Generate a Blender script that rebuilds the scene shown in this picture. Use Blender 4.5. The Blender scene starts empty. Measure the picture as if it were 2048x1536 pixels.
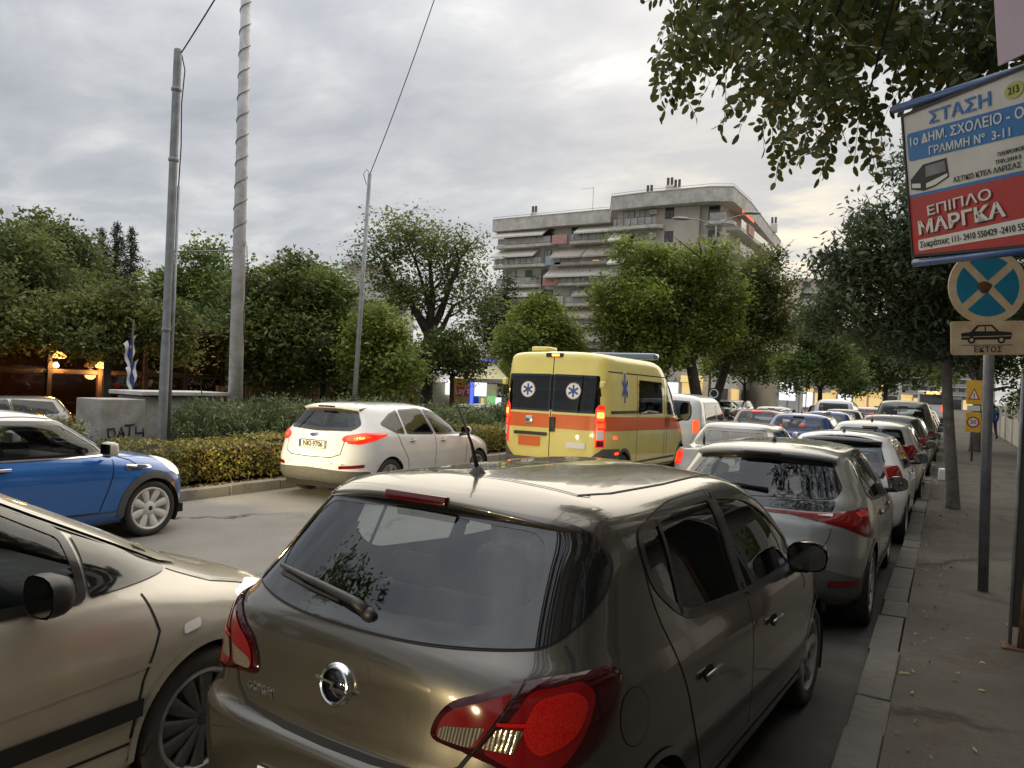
import bpy, bmesh, math, random
import numpy as np
from math import radians as rad, sin, cos, pi
from mathutils import Vector, Matrix
from mathutils.bvhtree import BVHTree
from mathutils.geometry import delaunay_2d_cdt
from mathutils.interpolate import poly_3d_calc

random.seed(7)
RNG = np.random.default_rng(7)
S = bpy.context.scene
C = S.collection

# ------------------------------------------------------------------ camera
# street runs along +Y, the pavement is on the +X side, z = 0 is the road
CAM_H, YAW, PITCH, ROLL = 1.86, rad(29.5), rad(0.08), rad(2.34)
cam_d = bpy.data.cameras.new('camera')
cam_d.sensor_fit = 'HORIZONTAL'
cam_d.sensor_width = 36.0
cam_d.lens = 36.0 * 1537.0 / 2048.0
cam_d.clip_start = 0.05
cam_d.clip_end = 3000.0
cam = bpy.data.objects.new('camera', cam_d)
C.objects.link(cam)
fwd = Vector((-sin(YAW) * cos(PITCH), cos(YAW) * cos(PITCH), sin(PITCH)))
rgt = Vector((cos(YAW), sin(YAW), 0))
upv = rgt.cross(fwd)
rr = rgt * cos(ROLL) + upv * sin(ROLL)
uu = -rgt * sin(ROLL) + upv * cos(ROLL)
M = Matrix((rr, uu, -fwd)).transposed().to_4x4()
M.translation = (0, 0, CAM_H)
cam.matrix_world = M
S.camera = cam

# ------------------------------------------------------------------ light
SUN_AZ = rad(13.0)        # degrees left of +Y: behind the clouds at the end of the street
SUN_EL = rad(34.0)
world = bpy.data.worlds.new('World')
S.world = world
world.use_nodes = True
nt = world.node_tree
N, L = nt.nodes, nt.links
N.clear()


def wn(t, **kw):
    n = N.new(t)
    for k, v in kw.items():
        setattr(n, k, v)
    return n


def wmath(op, a, b=None, c=None):
    n = wn('ShaderNodeMath', operation=op)
    for i, v in enumerate((a, b, c)):
        if v is None:
            continue
        if isinstance(v, (int, float)):
            n.inputs[i].default_value = v
        else:
            L.new(v, n.inputs[i])
    return n.outputs[0]


def wramp(fac, stops, interp='LINEAR'):
    n = wn('ShaderNodeValToRGB')
    n.color_ramp.interpolation = interp
    el = n.color_ramp.elements
    while len(el) < len(stops):
        el.new(0.5)
    for e, (p, c) in zip(el, stops):
        e.position = p
        e.color = (*c, 1) if len(c) == 3 else c
    L.new(fac, n.inputs[0])
    return n.outputs[0]


def wmix(fac, a, b, bt='MIX'):
    n = wn('ShaderNodeMix', data_type='RGBA', blend_type=bt)
    for sock, v in ((n.inputs[0], fac), (n.inputs[6], a), (n.inputs[7], b)):
        if isinstance(v, (int, float)):
            sock.default_value = v
        elif isinstance(v, tuple):
            sock.default_value = (*v, 1)
        else:
            L.new(v, sock)
    return n.outputs[2]


sky = wn('ShaderNodeTexSky', sky_type='NISHITA')
sky.sun_disc = False
sky.sun_elevation = SUN_EL
sky.sun_rotation = -SUN_AZ
sky.dust_density = 2.0
tc = wn('ShaderNodeTexCoord')
sep = wn('ShaderNodeSeparateXYZ')
L.new(tc.outputs['Generated'], sep.inputs[0])
zc = wmath('MAXIMUM', sep.outputs[2], 0.0)
zz = wmath('ADD', zc, 0.16)
comb = wn('ShaderNodeCombineXYZ')
L.new(wmath('DIVIDE', sep.outputs[0], zz), comb.inputs[0])
L.new(wmath('DIVIDE', sep.outputs[1], zz), comb.inputs[1])
mp = wn('ShaderNodeMapping')
mp.inputs['Rotation'].default_value = (0, 0, rad(38))
mp.inputs['Scale'].default_value = (0.9, 1.35, 1)
L.new(comb.outputs[0], mp.inputs[0])
n1 = wn('ShaderNodeTexNoise')
n1.inputs['Scale'].default_value = 2.5
n1.inputs['Detail'].default_value = 9
n1.inputs['Roughness'].default_value = 0.55
n1.inputs['Distortion'].default_value = 0.25
L.new(mp.outputs[0], n1.inputs['Vector'])
n2 = wn('ShaderNodeTexNoise')
n2.inputs['Scale'].default_value = 0.6
n2.inputs['Detail'].default_value = 4
L.new(mp.outputs[0], n2.inputs['Vector'])
cl = wmath('ADD', wmath('MULTIPLY', n1.outputs[0], 0.74), wmath('MULTIPLY', n2.outputs[0], 0.26))
# cloud deck: bluish grey bellies, paler thin places
deck = wramp(cl, [(0.36, (0.46, 0.483, 0.52)), (0.46, (0.545, 0.563, 0.595)), (0.54, (0.62, 0.635, 0.658)), (0.61, (0.72, 0.73, 0.735)), (0.69, (0.94, 0.935, 0.91))])
# toward the low sun the deck turns thin and yellowish
sd = Vector((-sin(SUN_AZ), cos(SUN_AZ), 0.16)).normalized()
dp = wn('ShaderNodeVectorMath', operation='DOT_PRODUCT')
L.new(tc.outputs['Generated'], dp.inputs[0])
dp.inputs[1].default_value = sd
glow = wramp(dp.outputs['Value'], [(0.965, (0, 0, 0)), (0.988, (0.22,) * 3), (0.9988, (1, 1, 1))], 'EASE')
gapm = wramp(cl, [(0.46, (0.1,) * 3), (0.60, (1, 1, 1))])
low = wramp(zc, [(0.0, (1, 1, 1)), (0.10, (0.75,) * 3), (0.34, (0, 0, 0))], 'EASE')
warm = wmix(wmath('MULTIPLY', glow, gapm), deck, (1.15, 0.98, 0.66))
horiz = wmix(wmath('MULTIPLY', wmath('MULTIPLY', low, gapm), 0.45), warm, (1.0, 0.97, 0.91))
# an overcast sky grows brighter toward the zenith
zen = wramp(zc, [(0.0, (0.68,) * 3), (0.30, (0.63,) * 3), (0.50, (0.82,) * 3), (0.75, (1.5,) * 3), (1.0, (2.1,) * 3)])
over = wmix(1.0, horiz, zen, 'MULTIPLY')
bg_sky = wn('ShaderNodeBackground')
bg_sky.inputs[1].default_value = 0.10
L.new(sky.outputs[0], bg_sky.inputs[0])
bg_cl = wn('ShaderNodeBackground')
bg_cl.inputs[1].default_value = 0.77
L.new(over, bg_cl.inputs[0])
mx = wn('ShaderNodeMixShader')
mx.inputs[0].default_value = 0.93
L.new(bg_sky.outputs[0], mx.inputs[1])
L.new(bg_cl.outputs[0], mx.inputs[2])
wo = wn('ShaderNodeOutputWorld')
L.new(mx.outputs[0], wo.inputs[0])

sun_d = bpy.data.lights.new('sun', 'SUN')
sun_d.energy = 1.5
sun_d.angle = rad(100)
sun_d.color = (1.0, 0.86, 0.62)
sun = bpy.data.objects.new('sun', sun_d)
C.objects.link(sun)
sun.rotation_euler = Vector((-sin(SUN_AZ) * cos(SUN_EL), cos(SUN_AZ) * cos(SUN_EL), sin(SUN_EL))).to_track_quat('Z', 'Y').to_euler()

vs = S.view_settings
S.display_settings.display_device = 'sRGB'
vs.view_transform = 'Standard'
vs.look = 'None'
vs.exposure = 0.84
vs.gamma = 1.0
vs.use_curve_mapping = False
S.cycles.use_denoising = True
S.cycles.max_bounces = 8
S.cycles.transparent_max_bounces = 24
S.cycles.sample_clamp_indirect = 6.0

# ------------------------------------------------------------------ materials
MATS = {}


def mat(name, col=(0.5, 0.5, 0.5), rough=0.6, metal=0.0, spec=0.5, coat=0.0, coat_rough=0.03, emit=None, estr=1.0,
        noise=None, bump=None, island=None, alpha=None):
    """procedural Principled material; noise=(scale, amount[, colour2]), bump=(scale, height), island=colour spread"""
    if name in MATS:
        return MATS[name]
    m = bpy.data.materials.new(name)
    m.use_nodes = True
    t = m.node_tree
    b = t.nodes['Principled BSDF']
    b.inputs['Base Color'].default_value = (*col, 1)
    b.inputs['Roughness'].default_value = rough
    b.inputs['Metallic'].default_value = metal
    b.inputs['Specular IOR Level'].default_value = spec
    b.inputs['Coat Weight'].default_value = coat
    b.inputs['Coat Roughness'].default_value = coat_rough
    if emit:
        b.inputs['Emission Color'].default_value = (*emit, 1)
        b.inputs['Emission Strength'].default_value = estr
    src = None
    if noise or bump:
        co = t.nodes.new('ShaderNodeTexCoord')
    if noise:
        nz = t.nodes.new('ShaderNodeTexNoise')
        nz.inputs['Scale'].default_value = noise[0]
        nz.inputs['Detail'].default_value = 8
        nz.inputs['Roughness'].default_value = 0.65
        t.links.new(co.outputs['Object'], nz.inputs['Vector'])
        rp = t.nodes.new('ShaderNodeValToRGB')
        a = noise[1]
        c2 = noise[2] if len(noise) > 2 else tuple(c * (1 - a) for c in col)
        rp.color_ramp.elements[0].position = 0.35
        rp.color_ramp.elements[1].position = 0.68
        rp.color_ramp.elements[0].color = (*c2, 1)
        rp.color_ramp.elements[1].color = (*[min(1, c * (1 + a * 0.5)) for c in col], 1)
        t.links.new(nz.outputs[0], rp.inputs[0])
        src = rp.outputs[0]
    if island:
        g = t.nodes.new('ShaderNodeNewGeometry')
        rp = t.nodes.new('ShaderNodeValToRGB')
        el = rp.color_ramp.elements
        while len(el) < len(island):
            el.new(0.5)
        for i, (e, c) in enumerate(zip(el, island)):
            e.position = i / max(1, len(island) - 1)
            e.color = (*c, 1)
        t.links.new(g.outputs['Random Per Island'], rp.inputs[0])
        src = rp.outputs[0]
    if src:
        t.links.new(src, b.inputs['Base Color'])
    if bump:
        nb = t.nodes.new('ShaderNodeTexNoise')
        nb.inputs['Scale'].default_value = bump[0]
        nb.inputs['Detail'].default_value = 6
        t.links.new(co.outputs['Object'], nb.inputs['Vector'])
        bp = t.nodes.new('ShaderNodeBump')
        bp.inputs['Strength'].default_value = 1.0
        bp.inputs['Distance'].default_value = bump[1]
        t.links.new(nb.outputs[0], bp.inputs['Height'])
        t.links.new(bp.outputs[0], b.inputs['Normal'])
    MATS[name] = m
    return m


def glass(name, tint=(0.5, 0.55, 0.58), ior=1.5, rough=0.0):
    if name in MATS:
        return MATS[name]
    m = bpy.data.materials.new(name)
    m.use_nodes = True
    t = m.node_tree
    t.nodes.clear()
    o = t.nodes.new('ShaderNodeOutputMaterial')
    mx = t.nodes.new('ShaderNodeMixShader')
    fr = t.nodes.new('ShaderNodeFresnel')
    ge = t.nodes.new('ShaderNodeNewGeometry')
    ex = t.nodes.new('ShaderNodeMath')
    ex.operation = 'MULTIPLY_ADD'
    ex.inputs[1].default_value, ex.inputs[2].default_value = -2.0, 1.0
    t.links.new(ge.outputs['Backfacing'], ex.inputs[0])
    pw = t.nodes.new('ShaderNodeMath')
    pw.operation = 'POWER'
    pw.inputs[0].default_value = ior
    t.links.new(ex.outputs[0], pw.inputs[1])
    t.links.new(pw.outputs[0], fr.inputs[0])      # a thin pane reflects alike from both sides
    tr = t.nodes.new('ShaderNodeBsdfTransparent')
    tr.inputs[0].default_value = (*tint, 1)
    gl = t.nodes.new('ShaderNodeBsdfGlossy')
    gl.inputs['Color'].default_value = (0.95, 0.97, 1.0, 1)
    gl.inputs['Roughness'].default_value = rough
    t.links.new(fr.outputs[0], mx.inputs[0])
    t.links.new(tr.outputs[0], mx.inputs[1])
    t.links.new(gl.outputs[0], mx.inputs[2])
    t.links.new(mx.outputs[0], o.inputs[0])
    MATS[name] = m
    return m


def paint(name, col, metal=0.0, rough=0.35, dirt=0.08):
    """car paint: metallic base under a clear coat, with a faint film of dust"""
    if name in MATS:
        return MATS[name]
    m = mat(name, col, rough, metal, 0.5, 1.0, 0.04, noise=(3.0, dirt))
    t = m.node_tree
    b = t.nodes['Principled BSDF']
    nz = t.nodes.new('ShaderNodeTexNoise')
    nz.inputs['Scale'].default_value = 9
    nz.inputs['Detail'].default_value = 7
    co = [n for n in t.nodes if n.type == 'TEX_COORD'][0]
    t.links.new(co.outputs['Object'], nz.inputs['Vector'])
    mr = t.nodes.new('ShaderNodeMapRange')
    mr.inputs[1].default_value = 0.4
    mr.inputs[2].default_value = 0.75
    mr.inputs[3].default_value = 0.02
    mr.inputs[4].default_value = 0.13
    t.links.new(nz.outputs[0], mr.inputs[0])
    t.links.new(mr.outputs[0], b.inputs['Coat Roughness'])
    return m


# ------------------------------------------------------------------ objects
def empty(name, loc=(0, 0, 0), rz=0.0, label=None, cat=None, group=None, kind=None):
    o = bpy.data.objects.new(name, None)
    C.objects.link(o)
    o.location = loc
    o.rotation_euler = (0, 0, rz)
    o.empty_display_size = 0.1
    return tag(o, label, cat, group, kind)


def tag(o, label=None, cat=None, group=None, kind=None):
    if label:
        o['label'] = label
    if cat:
        o['category'] = cat
    if group:
        o['group'] = group
    if kind:
        o['kind'] = kind
    return o


def mobj(name, verts, faces, m, parent=None, smooth=True, normals=None):
    me = bpy.data.meshes.new(name)
    me.from_pydata([tuple(v) for v in verts], [], [tuple(f) for f in faces])
    me.materials.append(MATS[m] if isinstance(m, str) else m)
    if smooth:
        me.polygons.foreach_set('use_smooth', [True] * len(me.polygons))
    if normals is not None:
        me.normals_split_custom_set_from_vertices([tuple(n) for n in normals])
    o = bpy.data.objects.new(name, me)
    C.objects.link(o)
    if parent:
        o.parent = parent
    return o


def npmesh(name, V, F, m, parent=None, smooth=False):
    """fast mesh from numpy arrays; F is (n, k) with a fixed corner count"""
    V = np.ascontiguousarray(V, dtype=np.float32)
    F = np.ascontiguousarray(F, dtype=np.int32)
    me = bpy.data.meshes.new(name)
    me.vertices.add(len(V))
    me.vertices.foreach_set('co', V.ravel())
    k = F.shape[1]
    me.loops.add(F.size)
    me.loops.foreach_set('vertex_index', F.ravel())
    me.polygons.add(len(F))
    me.polygons.foreach_set('loop_start', np.arange(0, F.size, k, dtype=np.int32))
    me.polygons.foreach_set('loop_total', np.full(len(F), k, dtype=np.int32))
    if smooth:
        me.polygons.foreach_set('use_smooth', np.ones(len(F), dtype=bool))
    me.update(calc_edges=True)
    me.materials.append(MATS[m] if isinstance(m, str) else m)
    o = bpy.data.objects.new(name, me)
    C.objects.link(o)
    if parent:
        o.parent = parent
    return o


def copy_tree(o, parent=None):
    c = o.copy()
    C.objects.link(c)
    c.parent = parent
    for ch in list(o.children):
        copy_tree(ch, c)
    return c


class MB:
    """collects shapes for one mesh"""

    def __init__(s):
        s.v, s.f = [], []

    def add(s, v, f):
        b = len(s.v)
        s.v += [tuple(p) for p in v]
        s.f += [tuple(i + b for i in q) for q in f]
        return s

    def box(s, c, d, rz=0.0, bev=0.0, rx=0.0, ry=0.0):
        cx, cy, cz = c
        hx, hy, hz = d[0] / 2, d[1] / 2, d[2] / 2
        if bev > 0:
            b = min(bev, hx * 0.9, hy * 0.9, hz * 0.9)
            bm = bmesh.new()
            bmesh.ops.create_cube(bm, size=1)
            for v in bm.verts:
                v.co = Vector((v.co.x * d[0], v.co.y * d[1], v.co.z * d[2]))
            bmesh.ops.bevel(bm, geom=bm.edges[:] + bm.verts[:], offset=b, segments=2, affect='EDGES', profile=0.6)
            bm.verts.index_update()
            pts = [v.co.copy() for v in bm.verts]
            fs = [[v.index for v in f.verts] for f in bm.faces]
            bm.free()
        else:
            pts = [Vector((x * hx, y * hy, z * hz)) for x in (-1, 1) for y in (-1, 1) for z in (-1, 1)]
            fs = [(0, 1, 3, 2), (4, 6, 7, 5), (0, 4, 5, 1), (2, 3, 7, 6), (0, 2, 6, 4), (1, 5, 7, 3)]
        R = Matrix.Rotation(rz, 3, 'Z') @ Matrix.Rotation(ry, 3, 'Y') @ Matrix.Rotation(rx, 3, 'X')
        return s.add([R @ p + Vector(c) for p in pts], fs)

    def tube(s, pts, r, n=8, caps=True):
        """round tube through points; r a number or one per point"""
        P = [Vector(p) for p in pts]
        k = len(P)
        rs = [r] * k if isinstance(r, (int, float)) else list(r)
        vs, fs = [], []
        ref = None
        for i, p in enumerate(P):
            d = (P[min(i + 1, k - 1)] - P[max(i - 1, 0)])
            if d.length < 1e-9:
                d = Vector((0, 0, 1))
            d.normalize()
            if ref is None:
                ref = Vector((1, 0, 0)) if abs(d.x) < 0.8 else Vector((0, 1, 0))
            a = (ref - d * ref.dot(d))
            if a.length < 1e-6:
                a = d.orthogonal()
            a.normalize()
            ref = a
            b = d.cross(a)
            for j in range(n):
                t = 2 * pi * j / n
                vs.append(p + (a * cos(t) + b * sin(t)) * rs[i])
        for i in range(k - 1):
            for j in range(n):
                q = (j + 1) % n
                fs.append((i * n + j, i * n + q, (i + 1) * n + q, (i + 1) * n + j))
        if caps:
            fs.append(tuple(range(n - 1, -1, -1)))
            fs.append(tuple((k - 1) * n + j for j in range(n)))
        return s.add(vs, fs)

    def lathe(s, prof, n=24, axis='z', c=(0, 0, 0), a0=0.0, a1=2 * pi):
        """prof: list of (radius, height along the axis)"""
        full = abs(a1 - a0 - 2 * pi) < 1e-6
        m = n if full else n + 1
        vs, fs = [], []
        for r, h in prof:
            for j in range(m):
                t = a0 + (a1 - a0) * j / n
                x, y = r * cos(t), r * sin(t)
                p = (x, y, h) if axis == 'z' else ((h, x, y) if axis == 'x' else (y, h, x))
                vs.append((p[0] + c[0], p[1] + c[1], p[2] + c[2]))
        for i in range(len(prof) - 1):
            for j in range(n):
                q = (j + 1) % m
                fs.append((i * m + j, i * m + q, (i + 1) * m + q, (i + 1) * m + j))
        return s.add(vs, fs)

    def prism(s, poly, h0, h1, fr=None):
        """extrude a 2D polygon; fr(x, y, h) maps to 3D"""
        fr = fr or (lambda x, y, h: (x, y, h))
        n = len(poly)
        vs = [fr(x, y, h0) for x, y in poly] + [fr(x, y, h1) for x, y in poly]
        fs = [tuple(range(n - 1, -1, -1)), tuple(range(n, 2 * n))]
        fs += [(i, (i + 1) % n, n + (i + 1) % n, n + i) for i in range(n)]
        return s.add(vs, fs)

    def ell(s, c, r, nu=14, nv=9, R=None):
        vs, fs = [], []
        for i in range(nv + 1):
            a = -pi / 2 + pi * i / nv
            for j in range(nu):
                t = 2 * pi * j / nu
                p = Vector((r[0] * cos(a) * cos(t), r[1] * cos(a) * sin(t), r[2] * sin(a)))
                if R:
                    p = R @ p
                vs.append(p + Vector(c))
        for i in range(nv):
            for j in range(nu):
                q = (j + 1) % nu
                fs.append((i * nu + j, i * nu + q, (i + 1) * nu + q, (i + 1) * nu + j))
        return s.add(vs, fs)

    def build(s, name, m, parent=None, smooth=False, auto=None):
        o = mobj(name, s.v, s.f, m, parent, smooth)
        if auto:
            o.data.set_sharp_from_angle(angle=rad(auto))
        return o


TEXTS = []


def text_to_mesh():
    dg = bpy.context.evaluated_depsgraph_get()
    dg.update()
    for o in TEXTS:
        me = bpy.data.meshes.new_from_object(o.evaluated_get(dg))
        n = bpy.data.objects.new('lettering', me)
        nm, par, mb_ = o.name, o.parent, o.matrix_local.copy()
        kids = {k: o[k] for k in o.keys() if k in ('label',)}
        bpy.data.objects.remove(o)
        n.name = nm
        C.objects.link(n)
        n.parent = par
        n.matrix_local = mb_
        for k, v in kids.items():
            n[k] = v
    TEXTS.clear()


def text(name, body, m, parent, loc, rot, size, align='CENTER', bold=0.0, ext=0.001, sx=1.0):
    cu = bpy.data.curves.new(name, 'FONT')
    cu.body = body
    cu.size = size
    cu.align_x = align
    cu.align_y = 'CENTER'
    cu.offset = bold
    cu.extrude = ext
    cu.resolution_u = 3
    cu.materials.append(MATS[m])
    o = bpy.data.objects.new(name, cu)
    C.objects.link(o)
    o.parent = parent
    TEXTS.append(o)
    o.matrix_local = Matrix.Translation(loc) @ rot.to_4x4() @ Matrix.Diagonal((sx, 1, 1, 1))
    return o


def pchip(xs, ys, xq):
    xs, ys = np.asarray(xs, float), np.asarray(ys, float)
    h = np.diff(xs)
    d = np.diff(ys) / h
    m = np.zeros(len(xs))
    for i in range(1, len(xs) - 1):
        if d[i - 1] * d[i] > 0:
            w1, w2 = 2 * h[i] + h[i - 1], h[i] + 2 * h[i - 1]
            m[i] = (w1 + w2) / (w1 / d[i - 1] + w2 / d[i])
    m[0], m[-1] = d[0], d[-1]
    k = np.clip(np.searchsorted(xs, xq, side='right') - 1, 0, len(xs) - 2)
    t = (xq - xs[k]) / h[k]
    return ((1 + 2 * t) * (1 - t) ** 2 * ys[k] + t * (1 - t) ** 2 * h[k] * m[k]
            + t * t * (3 - 2 * t) * ys[k + 1] + t * t * (t - 1) * h[k] * m[k + 1])


def rpoly(pts, r=0.03, n=4):
    """polygon with rounded corners; a point may be (x, y) or (x, y, radius)"""
    out = []
    k = len(pts)
    for i in range(k):
        p = Vector(pts[i][:2])
        a, b = Vector(pts[i - 1][:2]), Vector(pts[(i + 1) % k][:2])
        rr_ = pts[i][2] if len(pts[i]) > 2 else r
        da, db = (a - p), (b - p)
        q = min(rr_, da.length * 0.48, db.length * 0.48)
        if q < 1e-4:
            out.append((p.x, p.y))
            continue
        s0, s1 = p + da.normalized() * q, p + db.normalized() * q
        for j in range(n + 1):
            t = j / n
            c = s0 * (1 - t) ** 2 + p * 2 * t * (1 - t) + s1 * t * t
            out.append((c.x, c.y))
    return out


def resample(poly, res, closed=True):
    P = [Vector(p) for p in poly]
    out = []
    n = len(P)
    for i in range(n if closed else n - 1):
        a, b = P[i], P[(i + 1) % n]
        k = max(1, int(math.ceil((b - a).length / res)))
        for j in range(k):
            out.append(a.lerp(b, j / k))
    if not closed:
        out.append(P[-1])
    # drop near-duplicates
    o2 = []
    for p in out:
        if not o2 or (p - o2[-1]).length > 1e-4:
            o2.append(p)
    if closed and (o2[0] - o2[-1]).length < 1e-4:
        o2.pop()
    return o2


def area2(poly):
    return sum(poly[i - 1][0] * poly[i][1] - poly[i][0] * poly[i - 1][1] for i in range(len(poly))) / 2


def inset(poly, d):
    P = [Vector(p[:2]) for p in poly]
    if area2(P) < 0:
        d = -d
    out = []
    n = len(P)
    for i in range(n):
        e0, e1 = (P[i] - P[i - 1]), (P[(i + 1) % n] - P[i])
        if e0.length < 1e-7 or e1.length < 1e-7:
            out.append((P[i].x, P[i].y))
            continue
        e0.normalize()
        e1.normalize()
        n0, n1 = Vector((-e0.y, e0.x)), Vector((-e1.y, e1.x))
        b = n0 + n1
        if b.length < 1e-6:
            b = n0
        b.normalize()
        k = d / max(0.5, b.dot(n0))
        out.append((P[i].x + b.x * k, P[i].y + b.y * k))
    return out


def in_poly(P, poly):
    """P (n,2) numpy; vectorised point in polygon"""
    x, y = P[:, 0], P[:, 1]
    r = np.zeros(len(P), bool)
    n = len(poly)
    for i in range(n):
        x0, y0 = poly[i - 1][0], poly[i - 1][1]
        x1, y1 = poly[i][0], poly[i][1]
        if y0 == y1:
            continue
        c = ((y0 > y) != (y1 > y)) & (x < (x1 - x0) * (y - y0) / (y1 - y0) + x0)
        r ^= c
    return r

# ------------------------------------------------------------------ vehicle builder
# A body is a stack of rings round the car, each given by its rear-centre point, side height and half width,
# and front-centre point: (yr, zr, w, z side rear, z side front, yf, zf, rear corner power, front corner power).
# Car space: x right, y forward from the rear bumper, z up.
mat('rubber', (0.022, 0.022, 0.023), 0.75, noise=(30, 0.3))
mat('tyre', (0.030, 0.029, 0.027), 0.8, noise=(14, 0.35, (0.055, 0.048, 0.04)))
mat('trim_black', (0.018, 0.018, 0.019), 0.45)
mat('gloss_black', (0.010, 0.010, 0.011), 0.06, coat=0.6)
mat('frit', (0.008, 0.008, 0.009), 0.05, coat=0.5)
mat('well', (0.012, 0.012, 0.012), 0.9)
mat('gap', (0.006, 0.006, 0.006), 0.8)
mat('cabin', (0.035, 0.035, 0.037), 0.85)
mat('seat', (0.045, 0.045, 0.048), 0.9, noise=(60, 0.2))
mat('chrome', (0.75, 0.76, 0.78), 0.12, 1.0)
mat('alloy', (0.55, 0.56, 0.57), 0.32, 0.9, noise=(8, 0.15))
mat('steel_grey', (0.30, 0.30, 0.31), 0.45, 0.6, noise=(10, 0.2))
mat('white_alloy', (0.78, 0.76, 0.70), 0.4, 0.0, noise=(8, 0.1))
mat('mirror_glass', (0.28, 0.29, 0.30), 0.03, 1.0)
mat('lens_clear', (0.75, 0.75, 0.74), 0.1, 0.0, coat=1)
mat('lens_red', (0.16, 0.004, 0.005), 0.10, 0.0, spec=0.4, coat=0.25)
mat('lens_dark_red', (0.06, 0.003, 0.004), 0.10, 0.0, coat=0.3)
mat('lens_bright_red', (0.46, 0.008, 0.006), 0.12, 0.0, spec=0.4, coat=0.25, noise=(40, 0.35))
mat('lens_amber', (0.7, 0.22, 0.02), 0.15, 0.0, coat=1.0)
mat('tail_lit', (0.6, 0.02, 0.01), 0.2, 0, coat=1, emit=(1.0, 0.022, 0.008), estr=0.55)
mat('brake_lit', (0.7, 0.03, 0.01), 0.2, 0, coat=1, emit=(1.0, 0.06, 0.012), estr=1.4)
mat('core_lit', (0.8, 0.3, 0.1), 0.2, 0, coat=1, emit=(1.0, 0.34, 0.06), estr=2.2)
mat('head_lit', (0.9, 0.9, 0.85), 0.2, 0, coat=1, emit=(1.0, 0.88, 0.62), estr=0.8)
mat('plate_white', (0.72, 0.72, 0.68), 0.4, noise=(20, 0.08))
mat('plate_ink', (0.015, 0.015, 0.02), 0.5)
mat('plate_blue', (0.02, 0.06, 0.32), 0.45)
glass('glass_tint', (0.62, 0.66, 0.66), 1.55)
glass('glass_dark', (0.10, 0.11, 0.12))
glass('glass_clear', (0.70, 0.74, 0.74))


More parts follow.
